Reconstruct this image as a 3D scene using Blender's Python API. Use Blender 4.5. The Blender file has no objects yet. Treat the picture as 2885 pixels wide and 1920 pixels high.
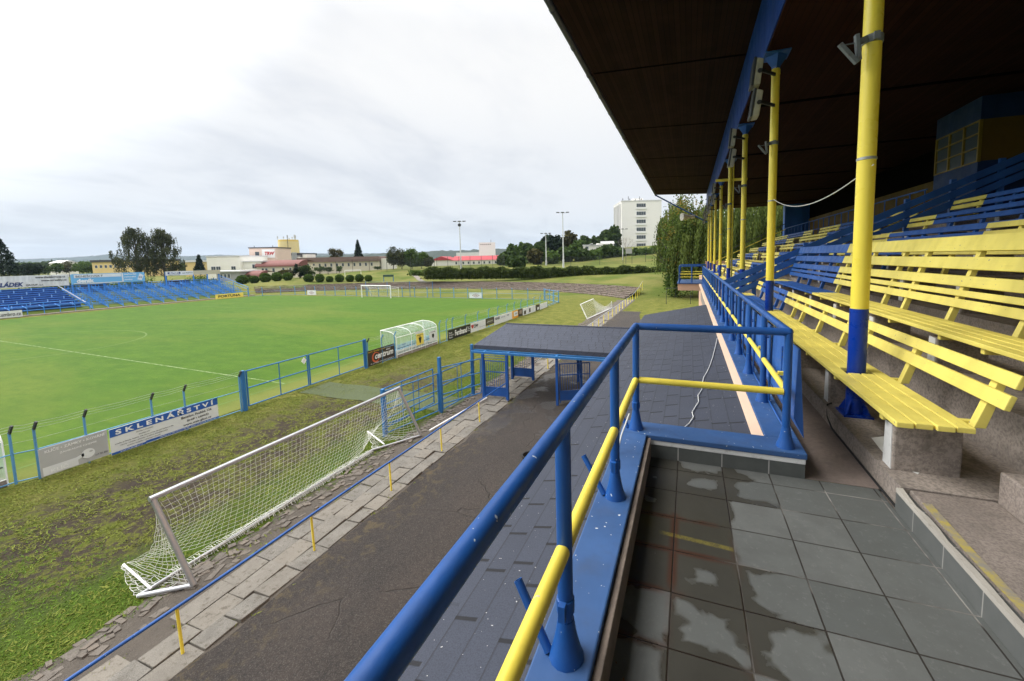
import bpy, math, random
import numpy as np
from mathutils import Vector, Matrix
random.seed(11)
rng = np.random.default_rng(5)
R = math.radians
scene = bpy.context.scene
COL = scene.collection
CAMZ = 6.5
PXF = 1126.0
YAW, PITCH, ROLL = R(19.825), R(5.046), R(-1.204)
PCX, PCY = 2885/2 + 93.2, 1920/2 - 132.5

# ---------------------------------------------------------------- camera
def cam_basis():
    cy, sy, cp, sp = math.cos(YAW), math.sin(YAW), math.cos(PITCH), math.sin(PITCH)
    f = Vector((-sy*cp, cy*cp, -sp)); r = Vector((cy, sy, 0)); u = r.cross(f)
    return r*math.cos(ROLL) + u*math.sin(ROLL), -r*math.sin(ROLL) + u*math.cos(ROLL), f
CR, CU, CF = cam_basis()
cam = bpy.data.objects.new('camera', bpy.data.cameras.new('camera'))
COL.objects.link(cam)
cam.matrix_world = Matrix(((CR.x, CU.x, -CF.x, 0), (CR.y, CU.y, -CF.y, 0), (CR.z, CU.z, -CF.z, CAMZ), (0, 0, 0, 1)))
cam.data.sensor_fit = 'HORIZONTAL'; cam.data.sensor_width = 36
cam.data.lens = PXF/2885*36
cam.data.shift_x = -93.2/2885; cam.data.shift_y = -132.5/2885
cam.data.clip_start = 0.05; cam.data.clip_end = 12000
scene.camera = cam
FH = Vector((-math.sin(YAW), math.cos(YAW), 0)); RH = Vector((math.cos(YAW), math.sin(YAW), 0))
DS = 2885/2356
def ray(u, v):                      # u, v: picture measured at 2356 wide
    return CF + CR*((u*DS - PCX)/PXF) - CU*((v*DS - PCY)/PXF)
def pt(u, v, d):                    # point at forward distance d
    r = ray(u, v); r = r*(d/r.dot(FH))
    return Vector((r.x, r.y, r.z + CAMZ))

# ---------------------------------------------------------------- mesh builder
class MB:
    def __init__(s): s.v = []; s.f = []; s.m = []; s.uv = {}
    def add(s, vs, fs, mi=0):
        b = len(s.v); s.v.extend(tuple(p) for p in vs)
        for f in fs: s.f.append(tuple(i+b for i in f)); s.m.append(mi)
        return s
    def quad(s, a, b, c, d, mi=0): return s.add((a, b, c, d), ((0, 1, 2, 3),), mi)
    def box(s, x0, x1, y0, y1, z0, z1, mi=0):
        return s.add([(x0,y0,z0),(x1,y0,z0),(x1,y1,z0),(x0,y1,z0),(x0,y0,z1),(x1,y0,z1),(x1,y1,z1),(x0,y1,z1)],
                     [(0,3,2,1),(4,5,6,7),(0,1,5,4),(1,2,6,5),(2,3,7,6),(3,0,4,7)], mi)
    def hexa(s, p, mi=0):           # 8 points: bottom loop, top loop
        return s.add(p, [(0,3,2,1),(4,5,6,7),(0,1,5,4),(1,2,6,5),(2,3,7,6),(3,0,4,7)], mi)
    def beam(s, p0, p1, w, h, up=(0,0,1), mi=0):
        p0, p1 = Vector(p0), Vector(p1); d = (p1-p0).normalized(); up = Vector(up)
        sd = d.cross(up)
        if sd.length < 1e-5: sd = d.cross(Vector((1,0,0)))
        sd.normalize(); u = sd.cross(d)
        a, b = sd*(w/2), u*(h/2)
        return s.hexa([p0-a-b, p0+a-b, p1+a-b, p1-a-b, p0-a+b, p0+a+b, p1+a+b, p1-a+b], mi)
    def tube(s, p0, p1, r, n=10, r2=None, mi=0, caps=True):
        p0, p1 = Vector(p0), Vector(p1); r2 = r if r2 is None else r2
        d = (p1-p0).normalized(); a = d.orthogonal().normalized(); b = d.cross(a)
        vs = []
        for p, q in ((p0, r), (p1, r2)):
            for i in range(n):
                t = 2*math.pi*i/n; vs.append(p + a*(q*math.cos(t)) + b*(q*math.sin(t)))
        fs = [(i, (i+1) % n, n+(i+1) % n, n+i) for i in range(n)]
        if caps: fs += [tuple(range(n-1, -1, -1)), tuple(range(n, 2*n))]
        return s.add(vs, fs, mi)
    def path(s, pts, r, n=6, mi=0):
        pts = [Vector(p) for p in pts]; N = len(pts); vs = []
        t0 = (pts[1]-pts[0]).normalized(); a = t0.orthogonal().normalized()
        for i, p in enumerate(pts):
            t = (pts[min(i+1, N-1)]-pts[max(i-1, 0)]).normalized()
            a = (a - t*a.dot(t)).normalized(); b = t.cross(a)
            rr = r[i] if hasattr(r, '__len__') else r
            for k in range(n):
                w = 2*math.pi*k/n; vs.append(p + a*(rr*math.cos(w)) + b*(rr*math.sin(w)))
        fs = []
        for i in range(N-1):
            for k in range(n): fs.append((i*n+k, i*n+(k+1) % n, (i+1)*n+(k+1) % n, (i+1)*n+k))
        fs += [tuple(range(n-1, -1, -1)), tuple(range((N-1)*n, N*n))]
        return s.add(vs, fs, mi)
    def lathe(s, c, prof, n=16, mi=0):       # prof: (radius, z)
        vs = []; c = Vector(c)
        for r, z in prof:
            for k in range(n):
                w = 2*math.pi*k/n; vs.append((c.x+r*math.cos(w), c.y+r*math.sin(w), c.z+z))
        fs = []
        for i in range(len(prof)-1):
            for k in range(n): fs.append((i*n+k, i*n+(k+1) % n, (i+1)*n+(k+1) % n, (i+1)*n+k))
        fs += [tuple(range(n-1, -1, -1)), tuple(range((len(prof)-1)*n, len(prof)*n))]
        return s.add(vs, fs, mi)
    def build(s, name, mat, parent=None, smooth=False, bevel=0, uvf=None):
        off = Vector((0, 0, 0)); p = parent
        while p is not None: off += p.location; p = p.parent
        me = bpy.data.meshes.new(name)
        vs = [(x-off.x, y-off.y, z-off.z) for x, y, z in s.v] if parent is not None else s.v
        me.from_pydata(vs, [], s.f)
        for m in (mat if isinstance(mat, (list, tuple)) else [mat]): me.materials.append(m)
        if any(s.m): me.polygons.foreach_set('material_index', s.m)
        if uvf:
            uv = me.uv_layers.new(name='UVMap')
            for l in me.loops: uv.data[l.index].uv = uvf(*s.v[l.vertex_index])
        if smooth:
            me.shade_smooth(); me.set_sharp_from_angle(angle=R(42))
        me.update()
        o = bpy.data.objects.new(name, me); COL.objects.link(o)
        if parent is not None: o.parent = parent
        if bevel:
            b = o.modifiers.new('edge', 'BEVEL'); b.width = bevel; b.segments = 2; b.limit_method = 'ANGLE'; b.angle_limit = R(50)
            b.harden_normals = False
        return o

def tag(o, label, cat, group=None):
    o['label'] = label; o['category'] = cat
    if group: o['group'] = group
    return o
def thing(name, label, cat, loc=(0, 0, 0), group=None):
    o = bpy.data.objects.new(name, None); COL.objects.link(o); o.location = loc; o.empty_display_size = .2
    return tag(o, label, cat, group)
def struct(o): o['kind'] = 'structure'; return o
def stuff(o): o['kind'] = 'stuff'; return o
def dup(o, loc, parent=None, rz=None, sc=None):
    c = o.copy(); COL.objects.link(c)
    if parent is not None: c.parent = parent
    else:
        c.location = loc
        if rz is not None: c.rotation_euler = (0, 0, rz)
        if sc is not None: c.scale = (sc, sc, sc) if not hasattr(sc, '__len__') else sc
    for ch in o.children: dup(ch, None, c)
    return c
def arr_mesh(name, verts, nper, mat, parent=None, quadsize=4):
    """verts: (N*nper,3) array of separate polygons"""
    off = Vector((0, 0, 0)); p = parent
    while p is not None: off += p.location; p = p.parent
    verts = np.asarray(verts, dtype=np.float32) - np.array(off, dtype=np.float32)
    n = len(verts)//nper
    me = bpy.data.meshes.new(name)
    me.vertices.add(len(verts)); me.vertices.foreach_set('co', verts.ravel())
    me.loops.add(len(verts)); me.loops.foreach_set('vertex_index', np.arange(len(verts), dtype=np.int32))
    me.polygons.add(n)
    me.polygons.foreach_set('loop_start', np.arange(0, len(verts), nper, dtype=np.int32))
    me.materials.append(mat); me.update(calc_edges=True)
    o = bpy.data.objects.new(name, me); COL.objects.link(o)
    if parent is not None: o.parent = parent
    return o

# ---------------------------------------------------------------- materials
def L(*c):
    return tuple(((x/255)/12.92 if x/255 <= .04045 else ((x/255+.055)/1.055)**2.4) for x in c)
class NT:
    def __init__(s, name):
        s.mat = bpy.data.materials.new(name); s.mat.use_nodes = True
        s.t = s.mat.node_tree; s.t.nodes.clear()
        s.out = s.n('ShaderNodeOutputMaterial'); s.b = s.n('ShaderNodeBsdfPrincipled')
        s.l(s.b.outputs[0], s.out.inputs[0])
    def n(s, t, **kw):
        nd = s.t.nodes.new(t)
        for k, v in kw.items(): setattr(nd, k, v)
        return nd
    def l(s, a, b): s.t.links.new(a, b)
    def val(s, x):
        return x
    def put(s, sock, x):
        if hasattr(x, 'is_linked') or hasattr(x, 'links'): s.l(x, sock)
        elif isinstance(x, (tuple, list)): sock.default_value = tuple(x) + ((1,) if len(x) == 3 and len(sock.default_value) == 4 else ())
        else: sock.default_value = x
    def math(s, op, a, b=0.0, c=0.0, clamp=False):
        m = s.n('ShaderNodeMath', operation=op, use_clamp=clamp)
        for i, x in enumerate((a, b, c)): s.put(m.inputs[i], x)
        return m.outputs[0]
    def mix(s, fac, a, b, mode='MIX'):
        m = s.n('ShaderNodeMix', data_type='RGBA', blend_type=mode)
        s.put(m.inputs[0], fac); s.put(m.inputs[6], a); s.put(m.inputs[7], b)
        return m.outputs[2]
    def pos(s):
        return s.n('ShaderNodeNewGeometry').outputs['Position']
    def obj(s): return s.n('ShaderNodeTexCoord').outputs['Object']
    def uvc(s): return s.n('ShaderNodeTexCoord').outputs['UV']
    def sc(s, vec, sx, sy=None, sz=None):
        m = s.n('ShaderNodeMapping'); s.l(vec, m.inputs[0]); m.inputs[3].default_value = (sx, sx if sy is None else sy, sx if sz is None else sz)
        return m.outputs[0]
    def noise(s, vec, scale, detail=4, rough=.55, dist=0):
        m = s.n('ShaderNodeTexNoise'); s.l(vec, m.inputs['Vector'])
        m.inputs['Scale'].default_value = scale; m.inputs['Detail'].default_value = detail
        m.inputs['Roughness'].default_value = rough; m.inputs['Distortion'].default_value = dist
        return m.outputs[0]
    def ramp(s, x, lo, hi, a=0.0, b=1.0):
        m = s.n('ShaderNodeMapRange', interpolation_type='SMOOTHSTEP'); s.put(m.inputs[0], x)
        m.inputs[1].default_value = lo; m.inputs[2].default_value = hi; m.inputs[3].default_value = a; m.inputs[4].default_value = b
        return m.outputs[0]
    def xyz(s, vec):
        m = s.n('ShaderNodeSeparateXYZ'); s.l(vec, m.inputs[0]); return m.outputs
    def white(s, a, b=0.0, c=0.0):
        cb = s.n('ShaderNodeCombineXYZ')
        for i, x in enumerate((a, b, c)): s.put(cb.inputs[i], x)
        w = s.n('ShaderNodeTexWhiteNoise', noise_dimensions='3D'); s.l(cb.outputs[0], w.inputs[0]); return w.outputs[0]
    def island(s): return s.n('ShaderNodeNewGeometry').outputs['Random Per Island']
    def bump(s, h, strength=.4, dist=.02, normal=None):
        b = s.n('ShaderNodeBump'); s.put(b.inputs['Height'], h); b.inputs['Strength'].default_value = strength; b.inputs['Distance'].default_value = dist
        if normal is not None: s.l(normal, b.inputs['Normal'])
        s.l(b.outputs[0], s.b.inputs['Normal']); return b.outputs[0]
    def col(s, x): s.put(s.b.inputs['Base Color'], x)
    def rough(s, x): s.put(s.b.inputs['Roughness'], x)

def paint(name, c, dirt=.25, rough=.42, bscale=9, grime=(.05,.045,.04), chips=0.0, chipc=(.6,.6,.6), grain=False):
    t = NT(name); p = t.pos()
    n1 = t.noise(p, bscale, 5, .6); n2 = t.noise(p, bscale*7, 3, .6); n3 = t.noise(t.sc(p, 1, 1, .25), 2.3, 3)
    c0 = t.mix(t.ramp(n3, .3, .7), tuple(x*.84 for x in c), tuple(min(1, x*1.1) for x in c))
    c1 = t.mix(t.math('MULTIPLY', t.ramp(n1, .5, .78), dirt), c0, grime)
    if chips:
        c1 = t.mix(t.ramp(t.noise(p, 34, 2, .5), .735-chips*.03, .76-chips*.03), c1, chipc)
    t.col(c1); t.rough(t.ramp(n1, .3, .7, rough-.08, rough+.14)); t.b.inputs['Specular IOR Level'].default_value = .4
    if grain:
        gr = t.noise(t.sc(p, 60, 2.2, 60), 1, 4, .65); c1 = t.mix(t.ramp(gr, .55, .8, 0, .35), c1, tuple(x*.62 for x in c)); t.col(c1)
        t.bump(t.math('ADD', gr, n1), .3, .004)
    else: t.bump(t.math('ADD', n2, t.math('MULTIPLY', n1, 2)), .16, .004)
    return t.mat
def plain(name, c, rough=.7, var=.12, scale=3, metal=0, bump=0.0):
    t = NT(name); p = t.pos(); n = t.noise(p, scale, 4, .6)
    t.col(t.mix(n, tuple(x*(1-var*1.6) for x in c), tuple(min(1, x*(1+var)) for x in c))); t.rough(rough); t.b.inputs['Metallic'].default_value = metal
    if bump: t.bump(t.noise(p, scale*6, 3), bump, .01)
    return t.mat
def leafmat(name, a, b, c=None, cf=.0, trans=.28):
    t = NT(name); i = t.island(); n = t.noise(t.pos(), .55, 2)
    x = t.math('ADD', t.math('MULTIPLY', i, .6), t.math('MULTIPLY', t.ramp(n, .3, .7), .4))
    k = t.mix(x, a, b)
    if c: k = t.mix(t.math('MULTIPLY', t.ramp(t.noise(t.pos(), .35, 3), .5, .62), cf), k, c)
    t.col(k); t.rough(.75); t.b.inputs['Specular IOR Level'].default_value = .12
    tr = t.n('ShaderNodeBsdfTranslucent'); t.put(tr.inputs[0], k)
    mx = t.n('ShaderNodeMixShader'); mx.inputs[0].default_value = trans
    t.l(t.b.outputs[0], mx.inputs[1]); t.l(tr.outputs[0], mx.inputs[2]); t.l(mx.outputs[0], t.out.inputs[0])
    return t.mat

YEL = (.84, .675, .085)
M = {}
M['blue'] = paint('rail_blue_paint', (.011, .080, .30), .32, .44, 8, grime=(.03, .06, .14), chips=.25, chipc=(.5, .55, .6))
M['ledge'] = paint('ledge_blue_paint', (.036, .096, .245), .28, .5, 5, grime=(.05, .06, .09), chips=.6, chipc=(.62, .64, .66))
M['colblue'] = paint('column_blue_paint', (.003, .035, .30), .05, .3, 6)
M['fascia'] = paint('fascia_blue_paint', (.005, .055, .32), .1, .5, 3)
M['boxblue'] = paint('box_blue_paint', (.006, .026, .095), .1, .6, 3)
M['benchblue'] = paint('bench_blue_paint', (.026, .108, .375), .22, .48, 7, chips=.35, chipc=(.13, .14, .16), grain=True)
M['fence'] = paint('fence_blue_paint', (.028, .150, .38), .12, .45, 6)
M['fencepale'] = paint('fence_faded_paint', (.10, .28, .50), .25, .6, 7)
M['yellow'] = paint('yellow_paint', YEL, .3, .42, 6, grime=(.42, .30, .05), chips=.45, chipc=(.45, .40, .3))
M['benchyel'] = paint('bench_yellow_paint', (.88, .745, .165), .22, .45, 5, grime=(.42, .33, .07), chips=.3, chipc=(.34, .29, .2), grain=True)
M['colyel'] = paint('column_yellow_paint', (.90, .725, .08), .06, .3, 3, grime=(.45, .35, .04))
M['white'] = plain('white_paint', (.80, .80, .79), .5, .05)
M['whitewash'] = paint('whitewash', (.74, .74, .72), .5, .8, 14, grime=(.22, .2, .18))
M['alu'] = plain('aluminium', (.42, .43, .45), .34, .1, 5, .6)
M['galv'] = plain('galvanised_steel', (.42, .44, .45), .5, .2, 9, .4)
M['dark'] = plain('dark_steel', (.03, .032, .035), .5, .2)
M['void'] = plain('void_dark_timber', (.006, .0045, .004), 1.0, .3); M['void'].node_tree.nodes['Principled BSDF'].inputs['Specular IOR Level'].default_value = .02  # near-black for joints; on rear walls it paints in the unlit depth
M['black'] = plain('black_rubber', (.012, .012, .012), .7, .2)
M['net'] = plain('net_cord', (.74, .74, .70), .9, .04)
M['cable'] = plain('white_cable', (.72, .72, .70), .5, .05)
M['cream'] = plain('peach_flashing', (.92, .66, .47), .55, .05, 2)
M['redtext'] = plain('red_print', (.45, .02, .02), .5, .05)
M['blacktext'] = plain('black_print', (.02, .02, .025), .5, .05)
M['bluetext'] = plain('navy_print', (.03, .05, .16), .5, .05)
M['whitetext'] = plain('white_print', (.82, .82, .82), .5, .03)
M['greytext'] = plain('grey_print', (.80, .80, .81), .5, .03)
M['yeltext'] = plain('yellow_print', (.85, .62, .05), .5, .03)
M['boardwhite'] = plain('board_white', (.70, .71, .72), .5, .08, 1.5)
M['boardblue'] = plain('board_blue', (.02, .10, .40), .45, .08, 1.5)
M['boardblack'] = plain('board_black', (.016, .017, .02), .4, .2, 1.5)
M['boardgrey'] = plain('board_grey', (.43, .43, .435), .5, .12, 1.2)
M['boardbrown'] = plain('board_brown', (.045, .03, .028), .4, .2, 1.5)
M['boardyel'] = plain('board_yellow', (.85, .66, .12), .45, .06, 1.5)
M['boardsky'] = plain('board_sky_blue', (.16, .42, .68), .45, .08, 1.5)
M['orange'] = plain('board_orange', (.75, .33, .02), .45, .06, 1.5)

def concrete(name, c, rough=.9, speck=.5, bump=.5, stain=(.08, .07, .06), st=.5, scale=1.0, isl=False):
    t = NT(name); p = t.pos()
    n1 = t.noise(p, 1.6*scale, 6, .62); n2 = t.noise(p, 45*scale, 4, .7); n3 = t.noise(p, 7*scale, 5, .65)
    k = t.mix(t.ramp(n1, .25, .75), tuple(x*.72 for x in c), tuple(x*1.18 for x in c))
    k = t.mix(t.math('MULTIPLY', t.ramp(n2, .42, .62), speck), k, tuple(x*.45 for x in c))
    ri = t.island(); k = t.mix(t.ramp(ri, 0, 1, -.0, .55), k, t.mix(ri, tuple(x*.55 for x in c), (c[0]*1.12, c[1]*1.06, c[2]*.98))) if isl else k
    k = t.mix(t.math('MULTIPLY', t.ramp(n3, .52, .68), st), k, stain)
    t.col(k); t.rough(rough); t.bump(t.math('ADD', t.math('MULTIPLY', n2, .6), n3), bump, .012)
    return t.mat
M['conc'] = concrete('stand_concrete', (.34, .29, .25), st=.42, speck=.65)
M['concgrey'] = concrete('aisle_concrete', (.30, .252, .218), speck=.6, st=.22, scale=1.5)
M['slab'] = concrete('paving_concrete', (.185, .172, .15), .9, .8, .8, (.075, .062, .045), .75, 1.6, True)
M['rubble'] = concrete('kerb_rubble', (.15, .13, .11), .95, .7, .8, (.05, .042, .032), .8, 2, True)
M['corridor'] = concrete('walkway_concrete', (.24, .19, .165), .85, .25, .25, (.12, .10, .085), .4)
M['plaster'] = plain('peach_plaster', (.62, .40, .28), .9, .12, 1)

# worn step stones of the curved terrace
t = NT('terrace_stone'); p = t.pos()
n = t.noise(p, .8, 5, .65); n2 = t.noise(t.sc(p, 1, 1, 3), 3.2, 5, .7)
k = t.mix(t.ramp(n2, .35, .65), (.045, .032, .026), (.19, .15, .12)); k = t.mix(t.math('MULTIPLY', t.ramp(n, .52, .68), .55), k, (.09, .10, .03))
t.col(k); t.rough(.95); t.bump(n2, .8, .08); M['terrace'] = t.mat

# mown pitch
t = NT('mown_grass'); p = t.pos()
big = t.noise(t.sc(p, .035, .09, 1), 1.0, 4, .6, .6); mid = t.noise(t.sc(p, .35, .8, 1), 1, 5, .65); fine = t.noise(p, 6, 6, .75); vf = t.noise(p, 26, 3, .8); m2 = t.noise(t.sc(p, 1.1, 2.0, 1), 1, 5, .7)
k = t.mix(t.ramp(mid, .3, .7), (.036, .092, .0046), (.060, .126, .0074))
k = t.mix(t.math('MULTIPLY', t.ramp(big, .44, .68), .85), k, (.098, .134, .016)); k = t.mix(t.math('MULTIPLY', t.ramp(m2, .45, .68), .55), k, (.040, .090, .006)); k = t.mix(t.math('MULTIPLY', t.ramp(m2, .46, .3), .4), k, (.115, .165, .018))
k = t.mix(t.math('MULTIPLY', t.ramp(fine, .35, .7), .5), k, (.042, .080, .007))
k = t.mix(t.math('MULTIPLY', t.ramp(vf, .5, .75), .4), k, (.100, .180, .016))
xy = t.xyz(p)
edge = t.math('MULTIPLY', t.ramp(t.math('ADD', xy[0], t.math('MULTIPLY', mid, 1.6)), -21.2, -18.6), .7)
k = t.mix(edge, k, (.15, .15, .035))
t.col(k); t.rough(.9); t.b.inputs['Specular IOR Level'].default_value = .15; t.bump(t.math('ADD', fine, vf), .5, .05); M['pitch'] = t.mat

# rough ground: worn strip by the track, greener or drier elsewhere
t = NT('worn_grass'); p = t.pos(); xy = t.xyz(p)
big = t.noise(p, .16, 4, .6); mid = t.noise(p, 1.1, 6, .7, .4); fine = t.noise(p, 7, 6, .78); vf = t.noise(p, 30, 3, .8)
k = t.mix(t.ramp(mid, .3, .7), (.080, .095, .015), (.165, .160, .038))
k = t.mix(t.math('MULTIPLY', t.ramp(fine, .45, .7), .65), k, (.055, .075, .014))
k = t.mix(t.math('MULTIPLY', t.ramp(vf, .55, .75), .5), k, (.20, .20, .058))
# bare soil: strongest in the band between pitch fence and training goal
soil = t.math('MULTIPLY', t.ramp(t.math('ADD', t.math('MULTIPLY', mid, .5), t.math('MULTIPLY', fine, .5)), .43, .53),
       t.math('MULTIPLY', t.math('MULTIPLY', t.ramp(xy[0], -18.4, -15.5), t.ramp(xy[0], -9.4, -11.8)), t.ramp(t.math('ADD', xy[1], t.math('MULTIPLY', big, 8)), 30, 18)))
k = t.mix(soil, k, t.mix(fine, (.022, .0175, .014), (.066, .052, .040)))
# lusher green by the kerb and in the corner nearest the camera
grn = t.math('MAXIMUM', t.math('MULTIPLY', t.ramp(t.math('ADD', xy[0], t.math('MULTIPLY', mid, 2.4)), -11.2, -9.6), t.ramp(xy[0], -8.2, -9.0)), t.ramp(t.math('ADD', xy[1], t.math('MULTIPLY', mid, 2.2)), 5.2, 3.4))
grn = t.math('MULTIPLY', grn, t.ramp(xy[1], 40, 20))
k = t.mix(t.math('MULTIPLY', grn, .85), k, t.mix(fine, (.024, .052, .006), (.090, .145, .018)))
far = t.ramp(xy[1], 56, 70)
kf = t.mix(t.ramp(t.noise(p, .12, 5, .6), .35, .65), (.060, .092, .014), (.155, .150, .045))
k = t.mix(t.math('MULTIPLY', far, .8), k, kf)
t.col(k); t.rough(.95); t.b.inputs['Specular IOR Level'].default_value = .1; t.bump(t.math('ADD', fine, vf), .8, .06); M['ground'] = t.mat

# asphalt track
t = NT('old_asphalt'); p = t.pos(); xy = t.xyz(p)
n1 = t.noise(t.sc(p, 1, .45, 1), .8, 5, .6); n2 = t.noise(p, 42, 4, .75); n3 = t.noise(p, 3.2, 6, .7, .5)
n4 = t.noise(p, 13, 4, .7)
k = t.mix(t.ramp(n1, .3, .7), (.0115, .0078, .0058), (.030, .0212, .0160)); k = t.mix(t.math('MULTIPLY', t.ramp(n4, .5, .7), .5), k, (.050, .042, .036)); k = t.mix(t.math('MULTIPLY', t.ramp(n4, .48, .36), .6), k, (.006, .005, .0045))
k = t.mix(t.math('MULTIPLY', t.ramp(n2, .5, .64), .55), k, (.105, .092, .08))
k = t.mix(t.math('MULTIPLY', t.ramp(n2, .46, .36), .6), k, (.018, .016, .015))
moss = t.math('MULTIPLY', t.ramp(n3, .5, .64), t.ramp(t.math('ADD', xy[0], t.math('MULTIPLY', n1, 1.5)), -5.4, -6.8))
k = t.mix(t.math('MULTIPLY', moss, .7), k, (.085, .062, .026))
vo = t.n('ShaderNodeTexVoronoi', feature='DISTANCE_TO_EDGE'); dm = t.n('ShaderNodeMix', data_type='VECTOR'); dm.inputs[0].default_value = .25
nz = t.n('ShaderNodeTexNoise'); t.l(p, nz.inputs['Vector']); nz.inputs['Scale'].default_value = 1.5; nz.inputs['Detail'].default_value = 5
t.l(p, dm.inputs[4]); t.l(nz.outputs[1], dm.inputs[5]); t.l(dm.outputs[1], vo.inputs['Vector']); vo.inputs['Scale'].default_value = .55
crack = t.math('MULTIPLY', t.ramp(vo.outputs['Distance'], .010, .002), t.ramp(n1, .45, .6))
k = t.mix(t.math('MULTIPLY', crack, .5), k, (.02, .016, .012))
wet = t.math('MULTIPLY', t.ramp(t.noise(p, .75, 3, .5), .50, .57), t.math('MULTIPLY', t.ramp(xy[1], 12, 14), t.ramp(xy[1], 24, 20)))
k = t.mix(t.math('MULTIPLY', wet, .55), k, (.03, .025, .022))
t.col(k); t.rough(t.math('SUBTRACT', .85, t.math('MULTIPLY', wet, .5))); t.bump(t.math('ADD', t.math('ADD', n2, n4), t.math('MULTIPLY', crack, -1.5)), .9, .025); M['asphalt'] = t.mat
t = NT('dirt'); p = t.pos(); n = t.noise(p, 4, 6, .75); n2 = t.noise(p, 22, 4, .75)
t.col(t.mix(n2, t.mix(n, (.03, .025, .02), (.14, .115, .09)), (.22, .20, .17) if 0 else (.10, .085, .07))); t.rough(.95); t.bump(t.math('ADD', n, n2), 1, .05); M['dirt'] = t.mat
M['turfmat'] = plain('turf_mat', (.055, .072, .026), .95, .25, 12, bump=.4)

# roofing shingles, u along the course, v down the slope (metres)
def shingle(name, c, butf=.5, row_h=.145):
    t = NT(name); uv = t.xyz(t.uvc()); row = t.math('FLOOR', t.math('DIVIDE', uv[1], row_h))
    sh = t.math('MULTIPLY', t.white(row), 3.0)
    u = t.math('ADD', t.math('DIVIDE', uv[0], .32), sh); fu = t.math('FRACT', u); fv = t.math('FRACT', t.math('DIVIDE', uv[1], row_h))
    slot = t.math('MULTIPLY', t.ramp(t.math('ABSOLUTE', t.math('SUBTRACT', fu, .5)), .042, .024), t.ramp(fv, .10, .16))
    slot = t.math('MULTIPLY', slot, t.ramp(t.white(row, t.math('FLOOR', u), 3.0), .25, .3))
    butt = t.ramp(fv, .90, .98)
    tab = t.white(t.math('FLOOR', t.math('ADD', u, .5)), row)
    p = t.pos(); gr = t.noise(p, 150, 2, .8); pa = t.noise(p, 1.1, 4, .6); sp = t.noise(p, 60, 1, .5)
    k = t.mix(tab, tuple(x*.90 for x in c), tuple(x*1.10 for x in c))
    k = t.mix(t.ramp(pa, .35, .7, 0, .35), k, tuple(x*1.35 for x in c))
    k = t.mix(t.math('MULTIPLY', t.ramp(gr, .4, .65), .5), k, tuple(x*.5 for x in c))
    k = t.mix(t.ramp(sp, .76, .79), k, (.42, .42, .42))
    k = t.mix(t.math('MULTIPLY', butt, butf), k, (.012, .013, .016)); k = t.mix(t.math('MULTIPLY', slot, .9), k, (.008, .008, .01))
    t.col(k); t.rough(.85); t.bump(t.math('ADD', t.math('MULTIPLY', gr, .35), t.math('SUBTRACT', fv, t.math('MULTIPLY', slot, 2))), .5, .008)
    return t.mat
M['shingle'] = shingle('slate_blue_shingle', (.044, .051, .073))

M['shingle2'] = shingle('slate_blue_ridge_shingle', (.046, .054, .078), .95, .19)
M['shingle2'].node_tree
# wooden soffit boards running along the stand
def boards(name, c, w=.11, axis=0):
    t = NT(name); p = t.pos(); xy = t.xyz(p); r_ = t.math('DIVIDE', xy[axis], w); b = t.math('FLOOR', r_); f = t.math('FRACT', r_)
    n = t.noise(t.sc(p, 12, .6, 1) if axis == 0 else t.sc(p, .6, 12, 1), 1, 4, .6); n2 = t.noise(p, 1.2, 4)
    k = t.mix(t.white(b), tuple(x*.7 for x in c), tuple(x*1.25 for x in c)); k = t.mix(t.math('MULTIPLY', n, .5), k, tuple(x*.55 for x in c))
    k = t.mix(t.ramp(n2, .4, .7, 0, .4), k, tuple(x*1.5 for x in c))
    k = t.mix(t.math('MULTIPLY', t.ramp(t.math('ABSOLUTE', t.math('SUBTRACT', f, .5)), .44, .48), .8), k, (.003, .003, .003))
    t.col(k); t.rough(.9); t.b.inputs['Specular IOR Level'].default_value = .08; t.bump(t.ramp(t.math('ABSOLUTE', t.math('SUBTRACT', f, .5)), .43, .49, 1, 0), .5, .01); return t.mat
M['soffit'] = boards('soffit_boards', (.034, .0155, .0105)); M['ceiling'] = boards('ceiling_boards', (.036, .0125, .008))

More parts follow.
